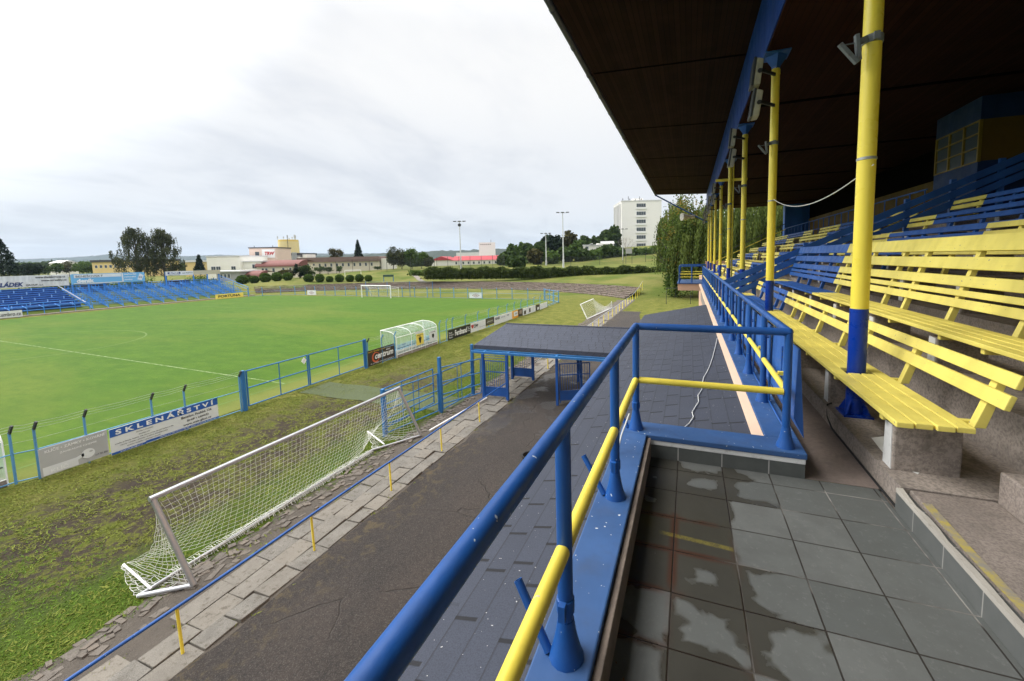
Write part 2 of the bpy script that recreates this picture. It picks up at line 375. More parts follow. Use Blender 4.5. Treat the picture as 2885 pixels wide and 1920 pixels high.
# floor tiles with drying puddles
TX, TY, TX0, TY0 = .3175, .2925, -.065, 3.055
def tilemat(name, wetness=True):
    t = NT(name); p = t.pos(); xy = t.xyz(p)
    a = t.math('DIVIDE', t.math('SUBTRACT', xy[0], TX0), TX); b = t.math('DIVIDE', t.math('SUBTRACT', xy[1], TY0), TY)
    ia, ib = t.math('FLOOR', a), t.math('FLOOR', b)
    ea = t.math('SUBTRACT', .5, t.math('ABSOLUTE', t.math('SUBTRACT', t.math('FRACT', a), .5)))
    eb = t.math('SUBTRACT', .5, t.math('ABSOLUTE', t.math('SUBTRACT', t.math('FRACT', b), .5)))
    e = t.math('MINIMUM', ea, eb)
    grout = t.ramp(e, .016, .008)
    n1 = t.noise(p, 5, 5, .65); n2 = t.noise(p, 38, 4, .75); n3 = t.noise(p, 1.7, 4, .6); n4 = t.noise(p, 9, 5, .6)
    base = t.mix(t.white(ia, ib), (.098, .105, .100), (.140, .146, .138))
    base = t.mix(t.math('MULTIPLY', t.ramp(n1, .35, .7), .45), base, (.085, .088, .082))
    base = t.mix(t.math('MULTIPLY', t.ramp(n2, .55, .7), .25), base, (.24, .24, .23))
    # water lies along the joints, widest on the outer side of the balcony
    side = t.ramp(t.math('ADD', xy[0], t.math('MULTIPLY', n3, .5)), 1.0, .30)
    n5 = t.noise(p, 2.6, 3, .5); n6 = t.noise(p, 6.5, 4, .55, .8)
    lim = t.math('ADD', t.math('MULTIPLY', side, .62), t.math('ADD', t.math('MULTIPLY', t.white(ia, ib, 7.0), .62), -.62))
    lim = t.math('ADD', lim, t.math('MULTIPLY', t.math('SUBTRACT', n5, .5), .9))
    wet = t.ramp(t.math('SUBTRACT', t.math('ADD', lim, t.math('MULTIPLY', t.math('SUBTRACT', n6, .5), .42)), t.math('MULTIPLY', e, .8)), -.035, .05)
    wet = t.math('MULTIPLY', wet, t.ramp(side, .05, .25))
    k = t.mix(t.math('MULTIPLY', wet, .88), base, t.mix(n1, (.036, .033, .026), (.066, .062, .050)))
    rust = t.math('MULTIPLY', t.ramp(n3, .48, .62), t.math('MULTIPLY', t.ramp(e, .12, .01), t.ramp(xy[0], .34, .1)))
    k = t.mix(t.math('MULTIPLY', rust, .7), k, (.075, .022, .010))
    # dried yellow paint stroke
    st = t.math('MULTIPLY', t.ramp(t.math('ABSOLUTE', t.math('SUBTRACT', t.math('ADD', xy[1], t.math('MULTIPLY', xy[0], .06)), 2.30)), .022, .010), t.math('MULTIPLY', t.ramp(xy[0], -.16, -.10), t.ramp(xy[0], .26, .22)))
    k = t.mix(t.math('MULTIPLY', st, t.ramp(n2, .3, .6, .15, .5)), k, (.30, .25, .04))
    gc = t.mix(t.ramp(n3, .45, .6), (.025, .02, .016), (.30, .285, .26)); gc = t.mix(side, gc, (.020, .014, .010))
    k = t.mix(grout, k, gc)
    t.col(k)
    rg = t.math('ADD', .62, t.math('MULTIPLY', n1, .15)); rg = t.math('SUBTRACT', rg, t.math('MULTIPLY', wet, .45)); t.rough(rg)
    h = t.math('SUBTRACT', t.math('MULTIPLY', n2, t.math('SUBTRACT', .35, t.math('MULTIPLY', wet, .33))), grout)
    t.bump(h, .5, .003); return t.mat
M['tile'] = tilemat('grey_green_floor_tile')
t = NT('grey_riser_tile'); p = t.pos(); xy = t.xyz(p); n = t.noise(p, 12, 4)
g1 = t.ramp(t.math('ABSOLUTE', t.math('SUBTRACT', t.math('FRACT', t.math('DIVIDE', t.math('SUBTRACT', xy[0], TX0), TX)), .5)), .484, .492)
k = t.mix(n, (.065, .072, .068), (.115, .122, .115)); t.col(t.mix(g1, k, (.38, .37, .35))); t.rough(.5); M['riser'] = t.mat
t = NT('grey_kerb_tile'); p = t.pos(); xy = t.xyz(p); n = t.noise(p, 12, 4)
g1 = t.ramp(t.math('ABSOLUTE', t.math('SUBTRACT', t.math('FRACT', t.math('DIVIDE', t.math('SUBTRACT', xy[1], TY0), TY)), .5)), .484, .492)
k = t.mix(n, (.085, .092, .088), (.125, .13, .125)); t.col(t.mix(g1, k, (.30, .29, .27))); t.rough(.5); M['kerbtile'] = t.mat

def facade(name, c, rough=.85): return plain(name, c, rough, .06, .3)
M['glass'] = plain('dark_window_glass', (.07, .085, .10), .15, .3, .5)
M['bark'] = plain('bark', (.085, .07, .055), .95, .3, 6, bump=.5)
M['bark_white'] = plain('pale_bark', (.34, .32, .29), .9, .5, 5, bump=.4)
M['leaf_dark'] = leafmat('leaf_dark', (.018, .038, .009), (.070, .108, .026))
M['leaf_birch'] = leafmat('leaf_birch', (.028, .038, .016), (.090, .100, .042))
M['leaf_mid'] = leafmat('leaf_mid', (.026, .056, .010), (.100, .155, .030))
M['leaf_bush'] = leafmat('leaf_bush', (.026, .060, .010), (.105, .165, .030))
M['leaf_fir'] = leafmat('leaf_fir', (.006, .014, .008), (.022, .040, .018), trans=.08)
M['leaf_willow'] = leafmat('leaf_willow', (.030, .055, .010), (.165, .205, .050))
M['leaf_autumn'] = leafmat('leaf_autumn', (.025, .055, .010), (.130, .185, .036), (.34, .16, .03), .45)
M['leaf_hedge'] = leafmat('leaf_hedge', (.022, .040, .008), (.095, .125, .028))
M['leaf_brown'] = leafmat('leaf_brown', (.030, .032, .010), (.095, .085, .028))
SKY_TOP = 2.5; EXPO = 0.17; HAZE = 0.00007
# ---------------------------------------------------------------- lettering
TXT = {}
def prepare_texts(items):
    tmp = []
    for key, (body, bold, shear) in items.items():
        cu = bpy.data.curves.new(key, 'FONT'); cu.body = body; cu.size = 1; cu.offset = bold; cu.shear = shear; cu.resolution_u = 3
        cu.fill_mode = 'BOTH'; cu.extrude = 0
        o = bpy.data.objects.new(key, cu); COL.objects.link(o); tmp.append((key, o))
    bpy.context.view_layer.update()
    dg = bpy.context.evaluated_depsgraph_get()
    for key, o in tmp:
        me = bpy.data.meshes.new_from_object(o.evaluated_get(dg))
        vs = np.array([v.co[:2] for v in me.vertices], dtype=float); fs = [tuple(p.vertices) for p in me.polygons]
        lo, hi = vs.min(0), vs.max(0)
        TXT[key] = ((vs-lo)/(hi-lo), fs, (hi[0]-lo[0])/(hi[1]-lo[1]))
        bpy.data.meshes.remove(me); cu = o.data; bpy.data.objects.remove(o); bpy.data.curves.remove(cu)
prepare_texts({
 'klice': ('KLÍČE • ZÁMKY • KOVÁNÍ', .03, 0), 'zahradni': ('ZAHRADNÍ CHEMIE', .022, 0), 'klic': ('KLÍČ', .02, 0), 'tel1': ('317 721 850', .012, 0),
 'sklen': ('S K L E N Á Ř S T V Í', .035, 0), 'vyroba': ('Výroba a montáže:', .004, 0), 'vy2': ('zrcadla, průhledy, kopeny, skla, pevné stěny, obrazů kuchyní a skla', .014, 0),
 'vy3': ('rozvody / výrobky z plexiskla / zrcadlové sklenářské práce', .014, 0), 'vy4': ('isolační dvojskla / rámování obrazů', .014, 0), 'vy1': ('sklenářské sklo', .004, 0),
 'benesov': ('Benešov, Pražská 126', .02, 0), 'areal': ('(areál v Láznich)', .02, 0), 'wak': ('www.wak-glass.cz', .012, 0), 'mail': ('E-mail: wak.glass@wak.cz', .012, 0), 'mob': ('Tel./Fax: 317 729 174, 317 729 909   Mobil: 776 853 374, 776 853 374', .008, 0),
 'cent0': ('sport • bowling • squash • fitness • bar', .01, .1), 'cent1': ('centrum', .03, .25), 'cent2': ('SPORT', .03, .2), 'cent3': ('TEL. 317 722 800 • WWW.SPORTCENTRUM.CZ', .01, 0),
 'ferd': ('Ferdinand', .03, 0), 'ferd2': ('Pivovar\nFerdinand\nBenešov', .012, 0), 'cpp': ('ČPP', .05, .15), 'hass': ('HASS', .04, 0), 'ok': ('ŠKODA', .03, 0), 'small': ('prodej • servis • montáž', .006, 0),
 'fortuna': ('FORTUNA', .035, 0), 'umbro': ('www.umbro.cz', .02, 0), 'web1': ('www.sladekgroup.cz', .02, 0), 'web2': ('www.sgreality.cz', .02, 0), 'sladek': ('SLÁDEK', .045, .25), 'group': ('GROUP, a.s.', .015, 0),
 'benvsky': ('BENEŠOVSKÝ', .012, 0), 'denik': ('deník', .05, 0), 'nej1': ('Nejčtenější', .02, 0), 'nej2': ('regionální', .02, 0), 'nej3': ('noviny', .02, 0), 'en': ('ELPREN', .045, .1), 'el2': ('www. PLASTY.CZ', .012, 0), 'el3': ('elektro instalace', .01, 0),
 'trw': ('TRW', .06, .25), 'rad': ('SK BENEŠOV', .03, 0), 'rad2': ('Hospoda', .02, 0), 'paper': ('5+2', .03, .2),
})
def text(key, parent, o, right, up, h, mat, w=None, name='lettering'):
    """flat lettering; o = lower left corner"""
    v, f, asp = TXT[key]; w = w or h*asp
    o, right, up = Vector(o), Vector(right).normalized(), Vector(up).normalized()
    m = MB(); m.add([o + right*(x*w) + up*(y*h) for x, y in v], f)
    return m.build(name, mat, parent)
def textc(key, parent, o, right, up, h, mat, w=None):
    v, f, asp = TXT[key]; w = w or h*asp
    return text(key, parent, Vector(o) - Vector(right).normalized()*(w/2), right, up, h, mat, w)

# ---------------------------------------------------------------- terrain
def sm(x, a, b):
    t = min(1.0, max(0.0, (x-a)/(b-a))) if a != b else float(x > a); return t*t*(3-2*t)
EC, EA, EB = (-50.0, 45.0), 47.0, 33.5
def ell(x, y):                      # metres outside the foot of the terrace
    dx, dy = (x-EC[0])/EA, (y-EC[1])/EB
    r = math.hypot(dx, dy)
    return (r-1)*(EB if abs(dy) > abs(dx) else EA) if r > 0 else -30.0
def ground_h(x, y):
    e = ell(x, y)
    w = sm(y, 55, 68) if x > -14 else sm(y, 46, 62)
    if x > -14: w = sm(y, 62, 82)
    f = x*FH.x + y*FH.y; s = x*RH.x + y*RH.y
    pl = sm(s, -84, -62)
    h = 1.25*sm(e, .5, 6.2) + pl*(1.0*sm(e, 9, 20) + 1.2*sm(e, 22, 42) + .2*sm(e, 60, 120))
    h *= w
    h += 9.5*math.exp(-((f-262)**2/(2*75.0**2) + (s-70)**2/(2*42.0**2)))*sm(f, 110, 190)
    h += 1.1*sm(-x, 92, 118)*(1-w)
    h += 7*sm(f, 400, 1200)
    return h
def axis_grid(lo, hi, fine_lo, fine_hi, fs, growth=1.18):
    a = list(np.arange(fine_lo, fine_hi+.01, fs)); s = fs
    while a[-1] < hi: s *= growth; a.append(a[-1]+s)
    s = fs
    while a[0] > lo: s *= growth; a.insert(0, a[0]-s)
    return a
gx = axis_grid(-4200, 3200, -112, 30, 2.0); gy = axis_grid(-120, 5200, 0, 150, 2.0)
g = MB(); nx, ny = len(gx), len(gy)
g.v = [(x, y, ground_h(x, y)) for y in gy for x in gx]
g.f = [(j*nx+i, j*nx+i+1, (j+1)*nx+i+1, (j+1)*nx+i) for j in range(ny-1) for i in range(nx-1)]; g.m = [0]*len(g.f)
o = struct(g.build('ground', M['ground'], None, True))

# pitch, track, paving
pm = MB(); xs = np.linspace(-83.4, -19.0, 24); ys = np.linspace(-45, 58.6, 40)
def pz(x, y): return .012
def py(x, y):  # rounded far corners
    return y
for i in range(len(xs)-1):
    for j in range(len(ys)-1):
        pm.quad((xs[i], ys[j], .012), (xs[i+1], ys[j], .012), (xs[i+1], ys[j+1], .012), (xs[i], ys[j+1], .012))
struct(pm.build('pitch', M['pitch']))
lm = MB()
t = NT('faded_line_paint'); p = t.pos(); n = t.noise(p, 2.2, 5, .7)
k = t.mix(t.ramp(n, .38, .62), (.070, .130, .012), (.21, .28, .12)); t.col(k); t.rough(.9); M['line'] = t.mat
M['linefaint'] = plain('faint_line_paint', (.078, .142, .014), .9, .3, 3)
def strip(mb, pts, w, z=.018):
    pts = [Vector((p[0], p[1], z)) for p in pts]
    for i in range(len(pts)-1):
        d = (pts[i+1]-pts[i]).normalized(); n_ = Vector((-d.y, d.x, 0))*(w/2)
        mb.quad(pts[i]-n_, pts[i+1]-n_, pts[i+1]+n_, pts[i]+n_)
strip(lm, [(-20.6, 15.13), (-83, 18.2)], .085)
struct(lm.build('pitch_line', M['line']))
lm = MB()
strip(lm, [(-20.6, -20), (-20.4, 56)], .10)
strip(lm, [(-20.4, 56.2), (-82.5, 57.4)], .10)
strip(lm, [(-53+8.2*math.cos(a), 16.7+6.9*math.sin(a)) for a in np.linspace(0, 2*math.pi, 60)], .13)
strip(lm, [(-33, 56.4), (-33.2, 40), (-73, 41), (-72.8, 57.2)], .10, .019)
struct(lm.build('pitch_line', M['linefaint']))

am = MB()
for y0, y1 in zip(np.arange(-8, 47.5, .5), np.arange(-7.5, 48, .5)):
    xl = lambda y: -7.58 + .07*math.sin(y*1.7) + .04*math.sin(y*4.9)
    xr = lambda y: -1.0-4.2*sm(y, 24, 47)
    am.quad((xl(y0), y0, .020), (xr(y0), y0, .020), (xr(y1), y1, .020), (xl(y1), y1, .020))
struct(am.build('path', M['asphalt']))
dm_ = MB()
for y0 in np.arange(-8, 60, .5):
    e = lambda y: -10.0 + .16*math.sin(y*2.3)+.1*math.sin(y*5.1)
    e2 = lambda y: -7.45
    dm_.quad((e(y0), y0, .008), (e2(y0), y0, .008), (e2(y0+.5), y0+.5, .008), (e(y0+.5), y0+.5, .008))
struct(dm_.build('path', M['dirt']))
# concrete slabs of the trackside paving, settled unevenly
sl = MB()
rr = random.Random(3)
y = -6.0
for lane, (xa, xb) in enumerate(((-9.42, -8.99), (-8.97, -8.54), (-8.52, -8.07), (-8.05, -7.62))):
    y = -6.0 + lane*.23
    while y < 60:
        l = rr.choice((.55, .70, .70, .90))
        if rr.random() > (1.0, .14, .03, .05)[lane]:
            z = (.028, .038, .046, .044)[lane] + rr.uniform(-.014, .016); a, b, c_ = rr.uniform(-.014, .014), rr.uniform(-.016, .016), rr.uniform(-.02, .02); d_ = rr.uniform(-.012, .012)
            x0, x1, y0, y1 = xa+c_, xb+c_, y+.010, y+l-.010
            if lane == 3: x1 += rr.uniform(-.05, .03)
            sl.hexa([(x0, y0, -.03), (x1, y0+d_, -.03), (x1, y1+d_, -.03), (x0, y1, -.03), (x0, y0, z-a-b), (x1, y0+d_, z+a-b), (x1, y1+d_, z+a+b), (x0, y1, z-a+b)])
        y += l
# broken kerb lumps along the grass
kl = MB()
for i in range(900):
    yy = rr.uniform(-4, 46); sh = 0.0; xx = rr.triangular(-10.05, -9.15, -9.7)+sh; s_ = rr.uniform(.03, .13)*(2 if rr.random() < .12 else 1); w_ = rr.uniform(.03, .10)*(1.6 if rr.random() < .12 else 1); a = rr.uniform(-.5, .5)
    ca, sa = math.cos(a), math.sin(a); q = [(-w_, -s_), (w_, -s_*.8), (w_*.9, s_), (-w_*.8, s_*.9)]
    zt = rr.uniform(.012, .045)
    kl.hexa([(xx+ca*u-sa*v, yy+sa*u+ca*v, -.02) for u, v in q] + [(xx+ca*u*.9-sa*v*.9, yy+sa*u*.9+ca*v*.9, zt) for u, v in q])
struct(kl.build('pavement', M['rubble'])); struct(sl.build('pavement', M['slab'], None, False, .012))
mt = MB(); q = [(-18.4, 14.2), (-9.75, 14.15), (-9.7, 15.95), (-18.45, 16.05)]
N = 20
for i in range(N):
    for j in range(4):
        def P(u, v):
            x = (q[0][0]*(1-u)+q[1][0]*u)*(1-v)+(q[3][0]*(1-u)+q[2][0]*u)*v; yy = (q[0][1]*(1-u)+q[1][1]*u)*(1-v)+(q[3][1]*(1-u)+q[2][1]*u)*v
            return (x, yy+.05*math.sin(u*17+v*3), .022+.006*math.sin(u*31)*math.cos(v*7))
        mt.quad(P(i/N, j/4), P((i+1)/N, j/4), P((i+1)/N, (j+1)/4), P(i/N, (j+1)/4))
tag(mt.build('turf_mat', M['turfmat'], None, True), 'dark olive turf mat laid across the grass from the blue double gate to the track', 'mat')

# curved stone terrace, seven worn steps
st = thing('stone_terrace', 'long curved terrace of dark crumbling stone steps behind the far goal', 'terrace', (-50, 78, 0))
tm = MB(); NS = 7; angs = np.linspace(0, 1, 150); rr = random.Random(9)
jit = [[rr.uniform(-.14, .14) for _ in angs] for _ in range(NS+1)]; jz = [[rr.uniform(-.05, .05) for _ in angs] for _ in range(NS+1)]
def tp(k, i, z):
    r_ = .86*k + jit[k][i]*.8; a0_ = math.acos((-9.3+.30*k-EC[0])/(EA+.86*k)); a = a0_+(R(150)-a0_)*angs[i]
    return ((EC[0]+(EA+r_)*math.cos(a)), EC[1]+(EB+r_)*math.sin(a), z)
for k in range(NS):
    for i in range(len(angs)-1):
        z0, z1 = -.02+.185*k, .185*(k+1); za, zb = z1+jz[k][i], z1+jz[k][i+1]
        b0, b1 = (z0 if k == 0 else z0+jz[k-1][i]), (z0 if k == 0 else z0+jz[k-1][i+1])
        tm.quad(tp(k, i, b0), tp(k, i+1, b1), tp(k, i+1, zb), tp(k, i, za))
        if k < NS-1: tm.quad(tp(k, i, za), tp(k, i+1, zb), tp(k+1, i+1, zb+.01), tp(k+1, i, za+.01))
        else:
            a0 = tp(k, i, za); a1 = tp(k, i+1, zb)
            tm.quad(a0, a1, (a1[0]+(a1[0]-EC[0])*.012, a1[1]+(a1[1]-EC[1])*.018, 1.28), (a0[0]+(a0[0]-EC[0])*.012, a0[1]+(a0[1]-EC[1])*.018, 1.28))
tm.build('step', M['terrace'], st)
# ---------------------------------------------------------------- grandstand
ZF, ZL, ZR = 4.88, 5.07, 10.0       # floor, ledge top, ceiling
RISE, RUN = .37, .80
gs = thing('grandstand', 'large dark roofed grandstand with yellow and blue columns over concrete tiers', 'grandstand', (1.2, 12, 0))
GY0, GY1 = -9.0, 34.0
m = MB(); m.quad((-.31, -3, ZF), (1.232, -3, ZF), (1.232, 3.205, ZF), (-.31, 3.205, ZF)); m.build('floor', M['tile'], gs)
m = MB(); m.quad((.80, 3.205, ZF+.002), (1.252, 3.205, ZF+.002), (1.252, GY1, ZF+.002), (.80, GY1, ZF+.002)); m.build('walkway', M['corridor'], gs)
m = MB(); m.box(-.29, .80, 3.203, 3.30, ZF-.2, 4.985); m.build('tile_riser', M['riser'], gs)
m = MB(); m.box(-.292, .803, 3.199, 3.31, 4.985, 5.028); m.build('mortar_strip', M['whitewash'], gs, bevel=.006)
# painted ledge: outer strip, cross strip, long strip to the far end
m = MB(); m.box(-.515, -.305, -3, 3.19, ZL-.06, ZL); m.box(-.515, .81, 3.19, 3.44, ZL-.045, ZL); m.box(.575, .81, 3.44, 21.4, ZL-.06, ZL)
lg = m.build('ledge', M['ledge'], gs, bevel=.008)
m = MB(); m.box(-.50, -.312, -3, 3.2, 4.3, ZL-.06); m.box(-.50, .57, 3.302, 3.43, 4.3, ZL-.05); m.box(.80, .806, 3.44, 21.4, ZF-.05, ZL-.06); m.box(.575, .80, 3.44, 21.4, 4.3, ZL-.06); m.build('ledge_wall', M['conc'], gs)
m = MB(); m.box(-.304, -.272, -3, 3.19, ZF, 5.045)
m.build('edge_board', plain('weathered_edge_board', (.20, .16, .13), .9, .4, 7, bump=.5), gs, bevel=.004)
m = MB(); m.box(.487, .572, 3.445, 21.4, 5.0, 5.062); m.build('flashing', M['cream'], gs)
# low kerb on the right of the balcony floor
m = MB(); m.box(1.233, 1.30, -3, 2.97, ZF-.1, 5.005); m.build('kerb_tile', M['kerbtile'], gs)
m = MB(); N = 60
for i in range(N):
    y0, y1 = -3+5.96*i/N, -3+5.96*(i+1)/N; a0 = .022+.006*math.sin(i*1.7)+.003*math.sin(i*4.1); a1 = .022+.006*math.sin((i+1)*1.7)+.003*math.sin((i+1)*4.1)
    m.hexa([(1.229, y0, 5.005), (1.232+a0, y0, 5.005), (1.232+a1, y1, 5.005), (1.229, y1, 5.005), (1.229, y0, 5.032), (1.232+a0, y0, 5.034), (1.232+a1, y1, 5.034), (1.229, y1, 5.032)])
m.build('kerb_mortar', paint('dirty_mortar', (.43, .40, .35), .8, .9, 14, grime=(.24, .21, .18)), gs)
# tiers
T0 = 5.04
prof = [(1.252, ZF-.3), (1.252, T0)]
for k in range(6):
    prof += [(1.25+RUN*(k+1), T0+RISE*k), (1.25+RUN*(k+1), T0+RISE*(k+1))]
prof += [(9.5, T0+RISE*6)]
m = MB()
for i in range(len(prof)-1):
    (x0, z0), (x1, z1) = prof[i], prof[i+1]
    m.quad((x0, 2.96, z0), (x1, 2.96, z1), (x1, GY1, z1), (x0, GY1, z0))
for k in range(6):                                  # end faces of each tier
    m.quad((1.25+RUN*k, 2.96, 4.0), (1.25+RUN*(k+1), 2.96, 4.0), (1.25+RUN*(k+1), 2.96, T0+RISE*k), (1.25+RUN*k, 2.96, T0+RISE*k))
m.build('tier', M['conc'], gs)
m = MB()                                            # aisle steps beside the camera
for j in range(13):
    x0 = 1.29 if j == 0 else 1.25+.4*j+.05
    m.box(x0, 1.25+.4*(j+1)+.05, GY0, 2.955, 3.9, T0-.004+RISE/2*j)
m.box(6.55, 9.5, GY0, 2.955, 3.9, T0+RISE*6)
m.build('aisle_step', M['concgrey'], gs, bevel=.012)
t = NT('worn_yellow_line'); p = t.pos(); n = t.noise(p, 16, 5, .7); n2 = t.noise(p, 60, 2)
t.col(t.mix(t.ramp(t.math('ADD', t.math('MULTIPLY', n, .7), t.math('MULTIPLY', n2, .3)), .36, .66), (.26, .235, .20), (.44, .35, .07))); t.rough(.9); M['wornline'] = t.mat
m = MB(); strip(m, [(1.302+.008*math.sin(i*.9), -3+i*.2) for i in range(30)], .045, T0+.001); m.build('painted_line', M['wornline'], gs)
m = MB(); q = [(1.33, 3.33), (1.42, 3.16), (1.62, 3.42), (1.66, 3.62), (1.50, 3.78), (1.36, 3.70)]
m.add([(x, y, T0+.004) for x, y in q], [tuple(range(6))]); m.build('paint_patch', M['whitewash'], gs)
# upper roof
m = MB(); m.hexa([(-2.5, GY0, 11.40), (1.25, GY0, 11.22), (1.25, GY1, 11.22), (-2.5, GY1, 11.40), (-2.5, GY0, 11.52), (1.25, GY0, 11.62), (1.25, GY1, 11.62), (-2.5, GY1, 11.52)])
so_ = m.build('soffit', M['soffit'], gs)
for y in np.arange(11.0-5.1*3, 34, 5.1):
    m = MB(); m.hexa([(-2.45, y-.025, 11.385), (1.24, y-.025, 11.205), (1.24, y+.025, 11.205), (-2.45, y+.025, 11.385), (-2.45, y-.025, 11.41), (1.24, y-.025, 11.23), (1.24, y+.025, 11.23), (-2.45, y+.025, 11.41)])
    m.build('joint_batten', M['void'], gs)
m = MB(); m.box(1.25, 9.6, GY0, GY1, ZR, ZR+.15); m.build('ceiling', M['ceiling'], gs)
for y in np.arange(11.0-5.1*3, 34, 5.1):
    m = MB(); m.box(1.29, 9.5, y-.04, y+.04, ZR-.03, ZR); m.build('ceiling_joint', M['void'], gs)
m = MB(); m.hexa([(-2.6, GY0, 11.52), (9.7, GY0, 11.9), (9.7, GY1+.1, 11.9), (-2.6, GY1+.1, 11.52), (-2.6, GY0, 11.6), (9.7, GY0, 12.0), (9.7, GY1+.1, 12.0), (-2.6, GY1+.1, 11.6)])
m.box(9.5, 9.7, GY0, GY1, 0, 11.9); m.build('roof_deck', M['dark'], gs)
m = MB()
for i, y in enumerate(np.arange(GY0, GY1-.1, 1.55)): 
    m.tube((-2.60, y, 11.44), (-2.60, y+1.53, 11.44), .075, 10); m.tube((-2.60, y+1.50, 11.44), (-2.60, y+1.57, 11.44), .086, 10)
m.build('gutter', plain('grey_gutter', (.06, .065, .07), .45, .2), gs, True)
m = MB(); m.box(1.235, 1.268, GY0, GY1, 10.05, 11.215); m.build('fascia', M['fascia'], gs)
m = MB(); m.tube((-2.55, GY1-.1, 11.35), (1.32, GY1-.25, 9.0), .055, 10); m.build('downpipe', M['blue'], gs, True)
# walls
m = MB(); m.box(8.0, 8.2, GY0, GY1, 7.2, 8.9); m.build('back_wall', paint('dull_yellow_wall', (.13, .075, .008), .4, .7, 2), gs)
m = MB(); m.box(8.05, 8.2, GY0, GY1, 8.9, ZR); m.build('back_wall', M['void'], gs)  # upper part coloured black to stand in for the shade back there
m = MB(); m.box(6.5, 7.65, GY1-.6, GY1, 6, ZR); m.box(7.65, 9.5, GY1-.5, GY1, 6, ZR); m.build('end_wall', M['benchblue'], gs)
m = MB(); m.box(-1.1, -.98, GY0, 12.4, 0, 4.66); m.box(-.98, .8, 12.25, 12.4, 0, 4.68); m.box(.6, .78, 12.4, 21.4, 0, 4.9); m.box(.78, 1.2, 21.4, GY1, 0, 4.9); m.box(1.2, 9.5, GY1-.1, GY1, 0, 6); m.build('lower_wall', M['plaster'], gs)
# rail along the upper walkway
m = MB()
for z in (7.75, 8.25): m.tube((6.45, 14.8, z), (6.45, 33, z), .022, 6)
for y in np.arange(14.9, 33, .85): m.tube((6.45, y, 7.2), (6.45, y, 8.25), .018, 6)
m.build('walkway_rail', M['benchblue'], gs, True)
# commentary box
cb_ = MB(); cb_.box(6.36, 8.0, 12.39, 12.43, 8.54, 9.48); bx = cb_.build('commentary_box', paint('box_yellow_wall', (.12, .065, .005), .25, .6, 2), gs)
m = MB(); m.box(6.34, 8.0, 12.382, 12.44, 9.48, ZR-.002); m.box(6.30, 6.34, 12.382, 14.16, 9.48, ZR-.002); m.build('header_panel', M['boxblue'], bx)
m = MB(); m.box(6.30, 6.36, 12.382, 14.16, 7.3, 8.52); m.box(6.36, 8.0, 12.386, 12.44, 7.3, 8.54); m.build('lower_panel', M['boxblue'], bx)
m = MB()
for y in (12.405, 12.97, 13.55, 14.13): m.box(6.29, 6.35, y-.022, y+.022, 8.52, 9.48)
for z in (8.54, 8.86, 9.18, 9.465): m.box(6.295, 6.345, 12.43, 14.11, z-.015, z+.015)
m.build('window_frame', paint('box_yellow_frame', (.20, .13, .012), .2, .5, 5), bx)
m = MB(); m.quad((6.33, 12.41, 8.52), (6.33, 14.12, 8.52), (6.33, 14.12, 9.48), (6.33, 12.41, 9.48)); m.build('window_glass', M['glass'], bx)
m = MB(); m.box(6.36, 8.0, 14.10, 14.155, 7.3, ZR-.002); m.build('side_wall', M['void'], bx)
# columns
CX = 1.42
CY = [4.23, 8.40, 12.50, 16.70, 21.10, 25.50, 29.80, 33.70]
for i, y in enumerate(CY):
    zs = 6.0 + (.0, .0, .08, -.02, .0, -.05, -.05, 0)[i]
    m = MB(); m.lathe((CX, y, 0), [(.067, zs), (.067, 9.66), (.073, 9.662), (.073, 9.74), (.067, 9.742), (.064, 9.76)], 28); c = m.build('column', M['colyel'], gs, True)
    m = MB(); m.lathe((CX, y, 0), [(.069, T0+.01), (.069, zs+.0)], 28)
    m.box(CX-.11, CX+.11, y-.11, y+.11, T0-.01, T0+.015)
    for a in range(4):
        d = Vector((math.cos(R(45+90*a)), math.sin(R(45+90*a)), 0)); s_ = Vector((-d.y, d.x, 0))*.008; b = Vector((CX, y, T0+.022))
        q0, q1, q2 = b+d*.066, b+d*.128, b+d*.066+Vector((0, 0, .12))
        m.add([q0-s_, q1-s_, q2-s_, q0+s_, q1+s_, q2+s_], [(0, 1, 2), (5, 4, 3), (0, 3, 4, 1), (1, 4, 5, 2), (2, 5, 3, 0)])
    m.build('column_base', M['colblue'], c, True)
    m = MB(); m.lathe((CX, y, 0), [(.066, 9.74), (.070, 9.80), (.17, 9.95), (.18, ZR)], 4); m.box(CX-.2, CX+.2, y-.2, y+.2, ZR-.02, ZR+.01); m.build('capital', M['benchblue'], c)
    m = MB()
    for zz in ((7.28, 7.29) if i == 0 else (7.45, 7.46)): m.lathe((CX, y, 0), [(.0685, zz-.007), (.072, zz-.004), (.072, zz+.004), (.0685, zz+.007)], 20)
    m.build('tie_wire', M['galv'], c, True)
m = MB(); m.beam((.92, 16.7, 9.28), (2.0, 16.7, 9.25), .05, .09); m.tube((1.53, 16.72, 5.3), (1.53, 16.72, 9.9), .030, 10); m.build('stay_arm', M['colyel'], gs)

# lower roof over the entrance side
SLOPE = .204
def rz_(x): return 5.052 + (x-.487)*SLOPE
m = MB()
def roofquad(x0, x1, y0, y1):
    m.hexa([(x0, y0, rz_(x0)-.06), (x1, y0, rz_(x1)-.06), (x1, y1, rz_(x1)-.06), (x0, y1, rz_(x0)-.06), (x0, y0, rz_(x0)), (x1, y0, rz_(x1)), (x1, y1, rz_(x1)), (x0, y1, rz_(x0))])
roofquad(-1.27, -.50, GY0, 3.43); roofquad(-1.27, .49, 3.4302, 12.5)
lr = m.build('shingle_roof', M['shingle'], gs, uvf=lambda x, y, z: (y, (.49-x)*1.02))
m = MB(); m.box(-1.262, -1.225, GY0, 12.49, 4.52, 4.64); m.build('eave_board', M['dark'], lr)
